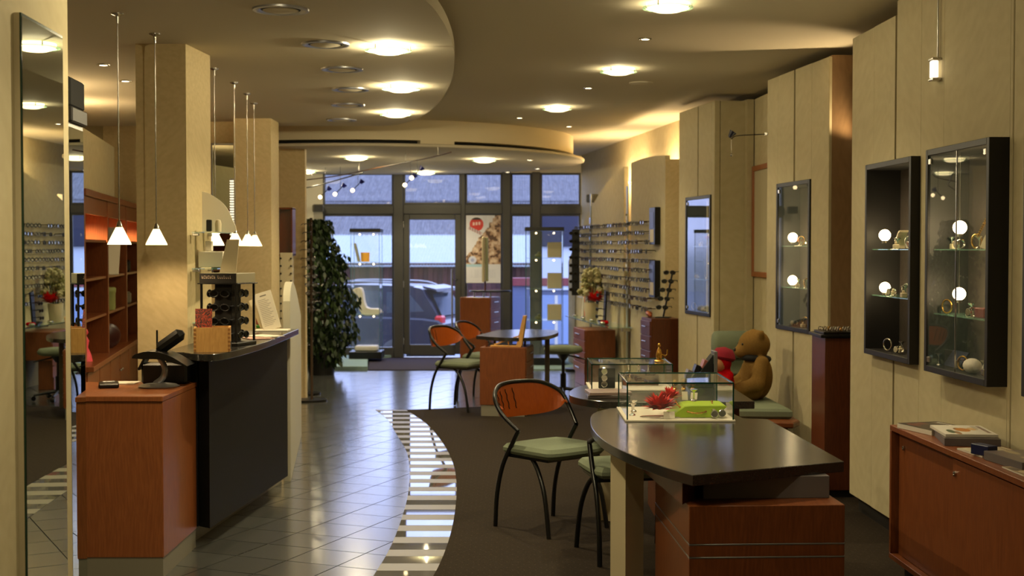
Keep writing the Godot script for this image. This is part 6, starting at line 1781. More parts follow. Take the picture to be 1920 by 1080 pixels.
func shelf_goods(f: Transform3D) -> void:
	var y := 0.7325
	# pale orchids with a red bow in a white vase
	var o := thing("flower_vase", "cream vase with pale blossoms and a red bow on the glass wall shelf", "vase", f * Vector3(-3.38, y, 0.20))
	var st := ns(); lathe(st, [Vector2(0, 0), Vector2(0.06, 0), Vector2(0.07, 0.02), Vector2(0.085, 0.15), Vector2(0.09, 0.22), Vector2(0.08, 0.22), Vector2(0.06, 0.03), Vector2(0, 0.02)], 20); part(o, "vase", st, M.cream)
	var rg := RandomNumberGenerator.new()
	rg.seed = 21
	for k in 70:
		var t := rg.randf()
		var c := Vector3(rg.randf_range(-0.15, 0.15) * (1.0 - t * 0.5), 0.31 + t * 0.30, rg.randf_range(-0.12, 0.12))
		st = ns()
		for j in 5:
			var a := TAU * j / 5 + rg.randf()
			ball(st, c + Vector3(cos(a) * 0.018, sin(a) * 0.018, rg.randf_range(-0.01, 0.01)), Vector3(0.018, 0.018, 0.009), 6, 4)
		part(o, "blossom", st, M.blossom if k % 3 else M.blossom2)
	for k in 10:
		var a := TAU * k / 10
		st = ns(); tube(st, smooth_path([Vector3(cos(a) * 0.03, 0.2, sin(a) * 0.03), Vector3(cos(a) * 0.06, 0.38, sin(a) * 0.06), Vector3(cos(a) * 0.10, 0.55, sin(a) * 0.08)], 3), 0.004, 5); part(o, "stem", st, M.leaf2)
	part_mesh(o, "red_bow", flower_mesh(0.17, 110, M.red, 31), Transform3D(Basis(), Vector3(0.05, 0.23, 0.08)))
	# heart and balls beside it
	for k in 3:
		st = ns(); ball(st, f * Vector3(-4.3 + k * 0.09, y + 0.36 - k * 0.03, 0.12), Vector3.ONE * (0.035 if k != 1 else 0.045), 14, 9)
		tube(st, [f * Vector3(-4.3 + k * 0.09, y + 0.002, 0.12), f * Vector3(-4.3 + k * 0.09, y + 0.33 - k * 0.03, 0.12)], 0.004, 5)
		solo("bauble_pick", st, [M.gold, M.red, M.silver][k], ["gold bauble on a stick, left of the vase", "red bauble on a stick between the gold and silver ones", "silver bauble on a stick nearest the vase"][k], "bauble")
	st = ns(); prism(st, smooth2([Vector2(-0.03, 0), Vector2(0.035, 0), Vector2(0.06, 0.12), Vector2(0.10, 0.25), Vector2(0.06, 0.25), Vector2(0.01, 0.12)], 3), -0.006, 0.006, Transform3D(f.basis * XY, f * Vector3(-4.05, y + 0.002, 0.18)))
	solo("white_scarf", st, M.paper, "white curved card leaning on the glass wall shelf left of the vase", "card")
	o = thing("sunglasses_tree", "leaning black stand of sunglasses on the glass wall shelf", "display stand", f * Vector3(-2.85, y, 0.15))
	o.basis = f.basis * Basis(Vector3.BACK, -0.2)
	st = ns(); box(st, Vector3(0, 0.20, 0), Vector3(0.10, 0.38, 0.02), 0.004); part(o, "back_board", st, M.black)
	st = ns(); box(st, Vector3(0, 0.012, 0.02), Vector3(0.15, 0.02, 0.10), 0.004); part(o, "foot", st, M.black)
	var sun := glasses_mesh(M.black, M.lens_dark)
	for k in 4: place(sun, "sunglasses", "dark sunglasses, number %s up the leaning stand on the glass shelf" % ["one", "two", "three", "four"][k], "sunglasses", o.transform * Vector3(0, 0.08 + k * 0.085, 0.095), f.basis.get_euler().y)
	st = ns(); box(st, f * Vector3(-2.62, y + 0.022, 0.2), Vector3(0.10, 0.04, 0.07), 0.015); solo("red_case", st, M.red_knit, "red glasses case on the glass wall shelf beside the leaning stand", "case")
	for k in 4:
		st = ns(); ball(st, f * Vector3(-4.2 + k * 0.55, y + 0.02, 0.24), Vector3(0.035, 0.02, 0.03), 10, 7); solo("glass_pebble", st, M.silver, ["silver pebble at the window end of the glass wall shelf", "second silver pebble from the window on the glass wall shelf", "third silver pebble from the window on the glass wall shelf", "silver pebble at the near end of the glass wall shelf"][k], "ornament")

# ------------------------------------------------------------------ shop window displays
func glass_tower(n: String, label: String, at: Vector3, w: float, y0: float, y1: float, shelves: Array) -> void:
	var o := thing(n, label, "glass cabinet", at)
	var st := ns(); box(st, Vector3(0, y0 * 0.5, 0), Vector3(w + 0.06, y0, w + 0.06), 0.006); part(o, "base", st, M.black)
	st = ns(); box(st, Vector3(0, y1 + 0.025, 0), Vector3(w + 0.03, 0.05, w + 0.03), 0.004); part(o, "cap", st, M.black)
	for k in 4:
		var b := Basis(Vector3.UP, PI / 2 * k)
		st = ns(); flat(st, [b * Vector3(-w / 2, y0, w / 2), b * Vector3(w / 2, y0, w / 2), b * Vector3(w / 2, y1, w / 2), b * Vector3(-w / 2, y1, w / 2)], b * Vector3.BACK); part(o, "pane", st, M.glass)
	st = ns()
	for q in [[-1, -1], [1, -1], [1, 1], [-1, 1]]: box(st, Vector3(q[0] * w / 2, (y0 + y1) / 2, q[1] * w / 2), Vector3(0.006, y1 - y0, 0.006))
	part(o, "glass_edge", st, M.tower_edge)
	for y in shelves:
		st = ns(); box(st, Vector3(0, y, 0), Vector3(w - 0.02, 0.008, w - 0.02), 0.001); part(o, "shelf", st, M.shelf_glass)
	for y in shelves + [y1]:
		st = ns()
		for p in [Vector2(-0.1, 0.1), Vector2(0.12, 0.08)]: ball(st, Vector3(p.x * w * 2.2, y - 0.03, p.y * w * 2), Vector3.ONE * 0.013, 10, 7)
		part(o, "light_bulb", st, M.small_bulb)

func make_window_displays() -> void:
	glass_tower("glass_tower", "glass display tower with black base and cap in the left shop window", Vector3(-2.06, 0.05, -18.9), 0.40, 0.10, 1.78, [1.36, 0.62])
	var st := ns(); lathe(st, [Vector2(0, 0), Vector2(0.06, 0), Vector2(0.065, 0.13), Vector2(0.06, 0.13), Vector2(0.055, 0.01), Vector2(0, 0.01)], 18, Transform3D(Basis(), Vector3(-2.08, 1.415, -18.9))); solo("yellow_cup", st, mat(Color(0.80, 0.55, 0.05), 0.4), "yellow cup on the upper shelf of the left glass tower", "cup")
	st = ns(); prism(st, pxy([[-0.02, 0], [0.02, 0], [-0.04, 0.26], [-0.075, 0.26]]), -0.03, 0.03, Transform3D(XY, Vector3(-2.17, 1.415, -18.92))); solo("dark_strap", st, M.plinth, "narrow upright strap beside the yellow cup", "strap")
	st = ns(); prism(st, smooth2([Vector2(-0.19, 0.33), Vector2(-0.16, 0.36), Vector2(-0.06, 0.35), Vector2(0.0, 0.10), Vector2(0.18, 0.07), Vector2(0.18, 0.0), Vector2(-0.06, 0.0), Vector2(-0.14, 0.28)], 4), -0.12, 0.12, Transform3D(XY, Vector3(-2.06, 0.675, -18.9)), true, 0.006); solo("white_stand", st, M.paper, "white L-shaped stand on the middle shelf of the left glass tower", "stand")
	st = ns(); box(st, Vector3(-2.06, 0.19, -18.9), Vector3(0.32, 0.07, 0.28), 0.015); solo("white_parcel", st, M.paper, "flat white parcel on the floor of the left glass tower", "parcel")
	glass_tower("glass_tower", "tall glass tower with cream boxes in the right shop window", Vector3(0.44, 0.02, -18.3), 0.50, 0.10, 1.82, [1.45, 1.03, 0.60])
	for k in 3:
		st = ns(); box(st, Vector3(0.58, [1.475, 1.055, 0.625][k] + 0.107, -18.25), Vector3(0.19, 0.21, 0.16), 0.003)
		solo("cream_box", st, M.cream, ["cream gift box on the top shelf of the right glass tower", "cream gift box on the middle shelf of the right glass tower", "cream gift box on the low shelf of the right glass tower"][k], "box")
	for k in 2:
		st = ns(); ball(st, Vector3(0.36, [1.475, 0.625][k] + 0.03, -18.2), Vector3(0.05, 0.03, 0.04), 10, 7); ball(st, Vector3(0.37, [1.475, 0.625][k] + 0.065, -18.2), Vector3(0.025, 0.02, 0.025), 8, 6)
		solo("green_ornament", st, mat(Color(0.35, 0.36, 0.16), 0.6), ["small green ornament on the top shelf of the right glass tower", "small green ornament on the low shelf of the right glass tower"][k], "ornament")
	# the cherry chest by the door with its round plate and table mirror
	var q := Transform3D(Basis(Vector3.UP, -0.35), Vector3(-0.44, 0.0125, -18.4))
	var o := thing("drawer_chest", "tall cherry drawer chest between the door and the right window", "chest", q.origin)
	o.basis = q.basis
	st = ns(); box(st, Vector3(0, 0.49, 0), Vector3(0.44, 0.86, 0.40), 0.003); part(o, "body", st, M.wood)
	st = ns(); box(st, Vector3(0, 0.035, 0), Vector3(0.42, 0.07, 0.38)); part(o, "plinth", st, M.plinth)
	for k in 6:
		st = ns(); box(st, Vector3(0.224, 0.14 + k * 0.14, 0), Vector3(0.012, 0.132, 0.38), 0.002)
		var dr := part(o, "drawer", st, M.wood)
		st = ns(); tube(st, [Vector3(0.245, 0.155 + k * 0.14, 0.11), Vector3(0.245, 0.155 + k * 0.14, -0.06)], 0.007, 6); part(dr, "handle", st, M.steel)
	o = thing("plate_stand", "thin black plate on posts over the cherry chest", "stand", Vector3(-0.30, 0.9325, -18.4))
	st = ns(); prism(st, rounded_rect(0.58, 0.40, 0.19, 6), 0.07, 0.09, Transform3D.IDENTITY, true, 0.003); part(o, "plate", st, M.black)
	for x in [-0.22, -0.09, 0.0]:
		st = ns(); tube(st, [Vector3(x, 0.0, 0.0), Vector3(x, 0.07, 0.0)], 0.012, 8); part(o, "post", st, M.steel)
	o = thing("table_mirror", "narrow cream table mirror on a pole, seen edge-on by the poster", "mirror", Vector3(-0.37, 1.0225, -18.35))
	st = ns(); tube(st, [Vector3(0, 0, 0), Vector3(0, 0.13, 0)], 0.014, 8); part(o, "pole", st, M.wood_dark)
	st = ns(); box(st, Vector3(-0.022, 0.43, 0), Vector3(0.04, 0.62, 0.22), 0.008); part(o, "frame", st, M.cream)
	st = ns(); box(st, Vector3(0.024, 0.43, 0), Vector3(0.04, 0.60, 0.20), 0.006); part(o, "mirror_back", st, mat(Color(0.58, 0.60, 0.46), 0.4))
	# ficus
	make_ficus()

func make_ficus() -> void:
	var o := thing("ficus_tree", "tall dense potted fig tree left of the shop window", "plant", Vector3(-2.42, 0.0, -16.9))
	var st := ns(); lathe(st, [Vector2(0, 0), Vector2(0.16, 0), Vector2(0.2, 0.28), Vector2(0.21, 0.30), Vector2(0.18, 0.30), Vector2(0.17, 0.26), Vector2(0, 0.26)], 22); part(o, "pot", st, M.case_black)
	st = ns()
	for k in 3: tube(st, smooth_path([Vector3(0.03 * k - 0.03, 0.26, 0.02 * k), Vector3(0.05 * sin(k * 2.0), 0.7, 0.04 * cos(k * 2.0)), Vector3(0.09 * sin(k * 2.4), 1.25, 0.08 * cos(k * 2.4)), Vector3(0.14 * sin(k * 2.2), 1.8, 0.1 * cos(k * 2.2))], 4), 0.022, 7, false, 0.008)
	part(o, "trunk", st, M.bark)
	st = ns()
	var nn := Vector3(0, 0, 1)
	var P := [Vector3(0, 0, 0), Vector3(0.017, -0.02, 0.004), Vector3(0.02, -0.045, 0.002), Vector3(0.0, -0.085, -0.006), Vector3(-0.02, -0.045, 0.002), Vector3(-0.017, -0.02, 0.004)]
	for i in range(1, 5): tri(st, P[0], P[i], P[i + 1], nn, nn, nn)
	var rg := RandomNumberGenerator.new()
	rg.seed = 77
	for part_n in 2:
		var mm := MultiMesh.new()
		mm.transform_format = MultiMesh.TRANSFORM_3D
		mm.mesh = mesh_of(st, M.leaf) if part_n == 0 else mesh_of(st, M.leaf2)
		var n := 2600 if part_n == 0 else 1100
		mm.instance_count = n
		for i in n:
			var h := rg.randf()
			var r := 0.39 * (0.35 + 0.65 * sin(PI * clampf(0.10 + h * 0.86, 0, 1)))
			if h > 0.75: r *= 0.8
			var a := rg.randf() * TAU
			var s := sqrt(rg.randf_range(0.1, 1.0))
			var lump := 1.0 + 0.22 * sin(a * 3.0 + h * 9.0) + 0.16 * sin(a * 2.0 - h * 23.0)
			var p := Vector3(cos(a) * r * s * lump + 0.06 * sin(h * 5.0), 0.16 + h * 1.82, sin(a) * r * s * lump)
			var b := Basis(Vector3.UP, rg.randf() * TAU) * Basis(Vector3.RIGHT, rg.randf_range(-0.9, 0.5)) * Basis(Vector3.BACK, rg.randf_range(-0.5, 0.5))
			mm.set_instance_transform(i, Transform3D(b.scaled(Vector3.ONE * rg.randf_range(0.8, 1.25)), p))
		var mi := MultiMeshInstance3D.new()
		mi.multimesh = mm
		mi.name = "foliage"
		mi.set_meta("kind", "stuff")
		o.add_child(mi, true)

# ------------------------------------------------------------------ back left corner
func make_back_left() -> void:
	# pale peg strip with dark frames
	var o := thing("peg_board", "pale upright peg board with dark pegs beside the far pillar", "display board", Vector3(-2.20, 0.86, -13.0))
	var st := ns(); box(st, Vector3(0, 0.35, 0), Vector3(0.12, 0.70, 0.03), 0.003); part(o, "board", st, M.cream)
	for k in 9:
		for s in [-1.0, 1.0]:
			st = ns(); box(st, Vector3(s * 0.05, 0.06 + k * 0.073, 0.025), Vector3(0.016, 0.016, 0.03), 0.004); part(o, "peg", st, M.black)
	st = ns(); box(st, Vector3(0, -0.42, 0), Vector3(0.10, 0.86, 0.03)); part(o, "foot_board", st, M.cream)
	# wooden glass case
	o = thing("wooden_glass_case", "small wooden glass-fronted case high up behind the far pillar", "showcase", Vector3(-2.31, 1.53, -13.6))
	st = ns(); box(st, Vector3(0, 0.24, -0.10), Vector3(0.17, 0.48, 0.012)); part(o, "back_panel", st, M.orange)
	for s in [-1.0, 1.0]:
		st = ns(); box(st, Vector3(s * 0.08, 0.24, 0), Vector3(0.018, 0.48, 0.2), 0.002); part(o, "side_panel", st, M.wood)
		st = ns(); box(st, Vector3(0, 0.24 + s * 0.235, 0), Vector3(0.178, 0.02, 0.2), 0.002); part(o, "end_panel", st, M.wood)
	st = ns(); flat(st, [Vector3(-0.07, 0.01, 0.095), Vector3(0.07, 0.01, 0.095), Vector3(0.07, 0.47, 0.095), Vector3(-0.07, 0.47, 0.095)], Vector3.BACK); part(o, "pane", st, M.glass)
	st = ns(); box(st, Vector3(-2.31, 0.765, -13.65), Vector3(0.14, 1.53, 0.10), 0.004); solo("case_pedestal", st, M.cream, "slim cream pedestal carrying the small wooden case", "pedestal")
	# two spinner stands full of glasses in front of the tree
	var gm := [glasses_mesh(M.frames[1], M.lens_clear), glasses_mesh(M.frames[2], M.lens_clear)]
	for k in 2:
		var at: Vector3 = [Vector3(-2.10, 0.0, -13.95), Vector3(-2.26, 0.0, -14.6)][k]
		o = thing("spinner_stand", ["tall spinner stand of glasses just left of the fig tree", "tall spinner stand of glasses behind the small wooden case"][k], "rack", at)
		st = ns(); tube(st, [Vector3(0, 0.02, 0), Vector3(0, 1.92, 0)], 0.014, 8); part(o, "pole", st, M.bark if k == 0 else M.steel)
		st = ns(); disc(st, Vector3(0, 0.0, 0), 0.16, 0.02, 20); part(o, "foot", st, M.black)
		for j in 11: place(gm[(j + k) % 2], "eyeglasses", "pair of glasses at %s level up the %s" % [["lowest", "second", "third", "fourth", "fifth", "sixth", "seventh", "eighth", "ninth", "tenth", "topmost"][j], ["spinner stand by the fig tree", "spinner stand behind the wooden case"][k]], "glasses", at + Vector3(0, 0.95 + j * 0.09, 0.03), j * 0.3 - 1.0, ["glasses on the front spinner stand", "glasses on the rear spinner stand"][k])
	# little things on the far end of the counter
	st = ns(); box(st, Vector3(-1.72, 1.062, -9.2), Vector3(0.08, 0.022, 0.08), 0.004); solo("green_tray", st, mat(Color(0.16, 0.42, 0.08), 0.5), "small bright green tray at the far end of the counter", "tray")
	st = ns(); box(st, Vector3(-1.73, 1.11, -9.2), Vector3(0.07, 0.07, 0.05), 0.006); solo("pink_box", st, mat(Color(0.52, 0.26, 0.20), 0.5), "little reddish box on the bright green tray", "box")
	# loudspeakers under the ceiling
	for k in 2:
		var at: Vector3 = [Vector3(-2.79, 2.18, -19.2), Vector3(1.06, 2.26, -17.6)][k]
		o = thing("small_speaker", ["small grey speaker on the white wall by the left shop window", "small grey speaker on the wall above the glasses rack"][k], "speaker", at, [0.3, -0.9][k])
		st = ns(); box(st, Vector3.ZERO, Vector3(0.15, 0.11, 0.10), 0.012); part(o, "housing", st, mat(Color(0.36, 0.34, 0.28), 0.6))
		st = ns(); box(st, Vector3(0, 0, 0.052), Vector3(0.12, 0.085, 0.006), 0.003); part(o, "grille", st, M.case_black)
		st = ns(); tube(st, [Vector3(0, 0, -0.04), Vector3(0.02, 0.02, -0.16)], 0.01, 6); part(o, "bracket", st, M.steel)

# ------------------------------------------------------------------ lamps
func downlight(at: Vector3, label: String, r := 0.14, e := E_DOWN, side := SIDE) -> void:
	var o := thing("downlight", label, "lamp", at, 0.0, "large round recessed lights")
	var st := ns(); lathe(st, [Vector2(0, -0.048), Vector2(r * 0.5, -0.045), Vector2(r * 0.76, -0.032), Vector2(r * 0.85, -0.012), Vector2(r * 0.85, -0.0005), Vector2(0, -0.0005)], 36); part(o, "light_lens", st, M.lamp_glass)
	st = ns(); lathe(st, [Vector2(r * 0.86, -0.028), Vector2(r, -0.028), Vector2(r, -0.022), Vector2(r * 0.86, -0.022), Vector2(r * 0.86, -0.028)], 36); part(o, "glass_ring", st, M.ring_glass)
	st = ns()
	for k in 3: tube(st, [Vector3(cos(k * TAU / 3) * r * 0.93, -0.03, sin(k * TAU / 3) * r * 0.93), Vector3(cos(k * TAU / 3) * r * 0.93, 0, sin(k * TAU / 3) * r * 0.93)], 0.004, 6)
	part(o, "standoff", st, M.steel)
	spot(o, Vector3(0, -0.03, 0), Vector3.DOWN, e, 66.0, SOFT, 0.012)
	omni(o, Vector3(0, -0.036, 0), e * side, SOFT, 0.008)

func small_spot(at: Vector3, label: String, e := E_SPOT) -> void:
	var o := thing("halogen_spot", label, "lamp", at, 0.0, "small round halogen spots")
	var st := ns(); disc(st, Vector3(0, -0.006, 0), 0.026, 0.005, 16); part(o, "light_lens", st, M.spot_glow)
	st = ns(); lathe(st, [Vector2(0.028, -0.007), Vector2(0.042, -0.006), Vector2(0.043, 0.0)], 18); part(o, "rim", st, M.steel)
	spot(o, Vector3(0, -0.014, 0), Vector3.DOWN, e, 40.0, SOFT, 0.02)

func make_lamps() -> void:
	downlight(Vector3(0.858, CEIL, -7.386), "round ceiling light at the top edge of the picture", 0.14, 1.05)
	downlight(Vector3(0.80, CEIL, -10.05), "round ceiling light in the middle of the right-hand row", 0.14, 0.95)
	downlight(Vector3(0.43, CEIL, -12.75), "round ceiling light farthest back in the right-hand row", 0.14, 1.2)
	downlight(Vector3(0.88, CEIL, -4.7), "round ceiling light nearest the camera on the right, above the picture", 0.14, 0.5)
	downlight(Vector3(-0.62, CEIL, -3.2), "round ceiling light above the camera, out of the picture", 0.14, 1.55)
	downlight(Vector3(-0.735, SOFFIT, -7.958), "nearest round light in the curved lower ceiling", 0.14, E_DOWN, 0.29)
	downlight(Vector3(-0.819, SOFFIT, -9.88), "middle round light in the curved lower ceiling", 0.14, E_DOWN, 0.29)
	downlight(Vector3(-1.022, SOFFIT, -11.77), "farthest round light in the curved lower ceiling", 0.14, E_DOWN, 0.29)
	downlight(Vector3(-0.95, SOFFIT, -5.15), "round light in the lower ceiling just above the picture", 0.14, 1.7, 0.5)
	downlight(Vector3(-1.79, 2.655, -15.36), "front left light in the round ceiling")
	downlight(Vector3(-0.33, 2.655, -15.73), "front right light in the round ceiling")
	downlight(Vector3(-1.185, 2.655, -18.32), "rear light in the round ceiling over the door")
	downlight(Vector3(-2.80, 2.655, -18.1), "leftmost light in the round ceiling")
	var sp := [[0.86, CEIL, 6.3, "halogen spot right above the foreground glass case, out of the picture"], [0.857, CEIL, 8.62, "halogen spot below the top ceiling light"], [0.641, CEIL, 11.24, "halogen spot between the second and third ceiling lights"], [0.078, CEIL, 13.8, "halogen spot left of the pair in front of the round ceiling"], [0.63, CEIL, 14.77, "halogen spot right of the pair in front of the round ceiling"], [-2.666, SOFFIT, 8.74, "halogen spot left of the near pillar"], [-2.763, SOFFIT, 9.57, "halogen spot beside the near pillar"], [0.216, 2.655, 15.91, "halogen spot at the front of the round ceiling's right side"], [0.337, 2.655, 17.6, "halogen spot at the back of the round ceiling's right side"], [-0.06, 2.655, 18.4, "halogen spot over the poster"]]
	for q in sp: small_spot(Vector3(q[0], q[1], -q[2]), q[3], E_SPOT * (4.0 if q[2] < 7.0 else 1.0))
	# round air vents in the lower ceiling
	var vl := ["air vent at the top edge of the picture", "second round air vent from the camera", "third round air vent from the camera", "fourth round air vent from the camera", "fifth round air vent from the camera", "farthest round air vent"]
	var vp := [[-1.16, 6.723], [-1.094, 7.855], [-1.136, 8.945], [-1.217, 10.08], [-1.369, 11.16], [-1.587, 12.44]]
	for k in 6:
		var o := thing("air_vent", vl[k], "vent", Vector3(vp[k][0], SOFFIT, -vp[k][1]), 0.0, "round ceiling vents")
		var st := ns(); lathe(st, [Vector2(0.10, -0.004), Vector2(0.12, -0.012), Vector2(0.14, -0.010), Vector2(0.142, 0.0)], 30); part(o, "ring", st, M.alu)
		st = ns(); lathe(st, [Vector2(0, -0.016), Vector2(0.06, -0.015), Vector2(0.09, -0.008)], 24); part(o, "plate", st, M.ceiling)
		st = ns(); lathe(st, [Vector2(0.0, -0.002), Vector2(0.11, -0.002)], 24); part(o, "gap", st, M.dark_plinth)
	var st := ns(); lathe(st, [Vector2(0, -0.012), Vector2(0.09, -0.012), Vector2(0.10, -0.008), Vector2(0.10, 0)], 26, Transform3D(Basis(), Vector3(1.05, CEIL, -10.9))); solo("ceiling_disc_cover", st, M.ceiling, "flat cream cover disc on the right-hand ceiling", "cover")
	# pendants over the counter
	var pd := [[-2.014, 6.844, "pendant lamp in front of the bookcase, leftmost of the row"], [-1.995, 7.486, "pendant lamp hanging in front of the near pillar"], [-1.984, 8.92, "pendant lamp in front of the tall mirror"], [-2.005, 9.66, "fourth pendant lamp, just right of the tall mirror"], [-2.05, 10.35, "fifth pendant lamp, left of the overlapping pair"], [-2.127, 11.03, "farthest pendant lamp of the row"]]
	for q in pd:
		var o := thing("pendant_lamp", q[2], "lamp", Vector3(q[0], SOFFIT, -q[1]), 0.0, "white glass pendants over the counter")
		st = ns(); lathe(st, [Vector2(0.032, 0.0), Vector2(0.032, -0.006), Vector2(0.008, -0.016), Vector2(0.005, -0.05), Vector2(0.0, -0.05)], 16); part(o, "canopy", st, M.steel)
		st = ns(); tube(st, [Vector3(0, -0.03, 0), Vector3(0, -1.075, 0)], 0.0032, 6); part(o, "rod", st, M.steel)
		st = ns(); lathe(st, [Vector2(0.017, -1.09), Vector2(0.058, -1.172), Vector2(0.060, -1.18), Vector2(0.056, -1.178), Vector2(0.014, -1.094)], 26); part(o, "lamp_shade", st, M.pendant_glow)
		st = ns(); lathe(st, [Vector2(0, -1.055), Vector2(0.008, -1.06), Vector2(0.018, -1.092), Vector2(0, -1.092)], 14); part(o, "socket", st, M.steel)
		st = ns(); ball(st, Vector3(0, -1.13, 0), Vector3.ONE * 0.018, 12, 8); part(o, "bulb", st, M.bulb_glow)
		spot(o, Vector3(0, -1.185, 0), Vector3.DOWN, E_PENDANT * 2.2, 80.0, WARM, 0.03)
	# coves and wall lamps
	var cl := thing("cove_light", "hidden tube lamp behind the left wall panel above the bookcase", "lamp", Vector3(-3.50, 2.45, -10.2))
	st = ns(); tube(st, [Vector3(0.1, 0, 0.9), Vector3(-0.2, 0, -1.2)], 0.013, 8); part(cl, "light_tube", st, M.tube_glow)
	omni(cl, Vector3(0.05, 0.05, 0.5), E_COVE * 0.8, WARM, 0.03)
	omni(cl, Vector3(-0.12, 0.05, -0.7), E_COVE * 0.8, WARM, 0.03)
	cl = thing("recess_light", "hidden uplight on the brown wall of the recess behind the narrow cabinet", "lamp", Vector3(2.38, 2.16, -8.94))
	st = ns(); lathe(st, [Vector2(0, 0), Vector2(0.03, 0), Vector2(0.045, 0.07), Vector2(0.04, 0.07), Vector2(0.0, 0.03)], 16); part(cl, "lamp_cup", st, M.steel)
	st = ns(); disc(st, Vector3(0, 0.05, 0), 0.036, 0.008, 14); part(cl, "light_lens", st, M.spot_glow)
	st = ns(); box(st, Vector3(0, 0.03, -0.045), Vector3(0.03, 0.03, 0.03)); part(cl, "bracket", st, M.steel)
	spot(cl, Vector3(0, 0.075, 0.0), Vector3(-0.62, 0.78, 0.22), 0.9, 34.0, WARM, 0.015)
	cl = thing("square_lamp", "small glowing square wall lamp high on the right wall", "lamp", WR * Vector3(0.72, 2.43, 0.0))
	cl.basis = WR.basis
	st = ns(); box(st, Vector3(0, 0.06, 0.03), Vector3(0.05, 0.085, 0.03), 0.004); part(cl, "light_glass", st, M.wall_lamp_glow)
	st = ns(); box(st, Vector3(0, 0.11, 0.025), Vector3(0.06, 0.014, 0.05), 0.003); box(st, Vector3(0, 0.01, 0.025), Vector3(0.06, 0.014, 0.05), 0.003); part(cl, "holder", st, M.steel)
	st = ns(); tube(st, [Vector3(0, 0.12, 0.012), Vector3(0, 0.50, 0.012)], 0.005, 6); part(cl, "rod", st, M.steel)
	omni(cl, Vector3(0, 0.06, 0.07), 0.003, SOFT, 0.02)
	# cable lights under the round ceiling
	var o := thing("cable_rail", "thin curved lighting rail running under the round ceiling", "rail")
	var rp := smooth_path([Vector3(-2.75, 2.50, -17.6), Vector3(-2.2, 2.52, -16.9), Vector3(-1.5, 2.54, -15.4), Vector3(-0.9, 2.56, -14.2), Vector3(-0.62, 2.58, -13.6)], 6)
	st = ns(); tube(st, rp, 0.008, 6); part(o, "rail", st, mat(Color(0.36, 0.24, 0.15), 0.5))
	st = ns(); tube(st, [Vector3(-2.95, 2.38, -18.0), Vector3(-2.4, 2.42, -17.0), Vector3(-1.7, 2.46, -15.2)], 0.008, 6); part(o, "lower_rail", st, M.black)
	for k in [2, 9, 15, 20]:
		st = ns(); tube(st, [rp[k], rp[k] + Vector3(0, 2.656 - rp[k].y, 0)], 0.003, 5); part(o, "hanger", st, M.steel)
	var bl := [[-2.50, 2.27, 17.4, "cable spotlight nearest the fig tree"], [-2.28, 2.30, 17.2, "second cable spotlight from the fig tree"], [-2.03, 2.34, 17.0, "third cable spotlight from the fig tree"], [-1.30, 2.37, 16.2, "large cable spotlight left of the door's top window"], [-1.18, 2.43, 15.7, "cable spotlight right beside the large one"]]
	for q in bl:
		var b := thing("cable_spotlight", q[3], "lamp", Vector3(q[0], q[1], -q[2]), 0.0, "blue cable spotlights")
		st = ns(); ball(st, Vector3.ZERO, Vector3.ONE * 0.026, 12, 8); part(b, "bulb", st, M.small_bulb)
		st = ns(); tube(st, [Vector3(0.02, 0.02, 0), Vector3(0.10, 0.10, 0)], 0.006, 6); tube(st, [Vector3(0.07, 0.07, 0), Vector3(0.07, 2.656 - q[1], 0)], 0.003, 5); part(b, "arm", st, M.black)
		st = ns(); lathe(st, [Vector2(0, 0), Vector2(0.02, 0.0), Vector2(0.035, 0.05), Vector2(0, 0.05)], 12, Transform3D(Basis(Vector3.BACK, -0.7), Vector3(0.10, 0.09, 0))); part(b, "lamp_head", st, mat(Color(0.05, 0.07, 0.40), 0.3))
		omni(b, Vector3.ZERO, 0.02, SOFT, 0.02)

# ------------------------------------------------------------------ outside
func corrugated(w: float, l: float, pitch: float, amp: float) -> SurfaceTool:
	var st := ns()
	var n := int(round(w / pitch * 6))
	for i in n:
		var x0 := w * i / n - w * 0.5
		var x1 := w * (i + 1) / n - w * 0.5
		var y0 := amp * sin(TAU * x0 / pitch)
		var y1 := amp * sin(TAU * x1 / pitch)
		var n0 := Vector3(-amp * TAU / pitch * cos(TAU * x0 / pitch), 1, 0).normalized()
		var n1 := Vector3(-amp * TAU / pitch * cos(TAU * x1 / pitch), 1, 0).normalized()
		var a := Vector3(x0, y0, 0)
		var b := Vector3(x1, y1, 0)
		var c := Vector3(x1, y1, -l)
		var d := Vector3(x0, y0, -l)
		tri(st, a, b, c, n0, n1, n1)
		tri(st, a, c, d, n0, n1, n0)
	for s in [0.0, -l]:
		for i in n:
			var x0 := w * i / n - w * 0.5
			var x1 := w * (i + 1) / n - w * 0.5
			flat(st, [Vector3(x0, amp * sin(TAU * x0 / pitch), s), Vector3(x1, amp * sin(TAU * x1 / pitch), s), Vector3(x1, amp * sin(TAU * x1 / pitch) - 0.03, s), Vector3(x0, amp * sin(TAU * x0 / pitch) - 0.03, s)], Vector3(0, 0, 1 if s == 0.0 else -1))
	return st

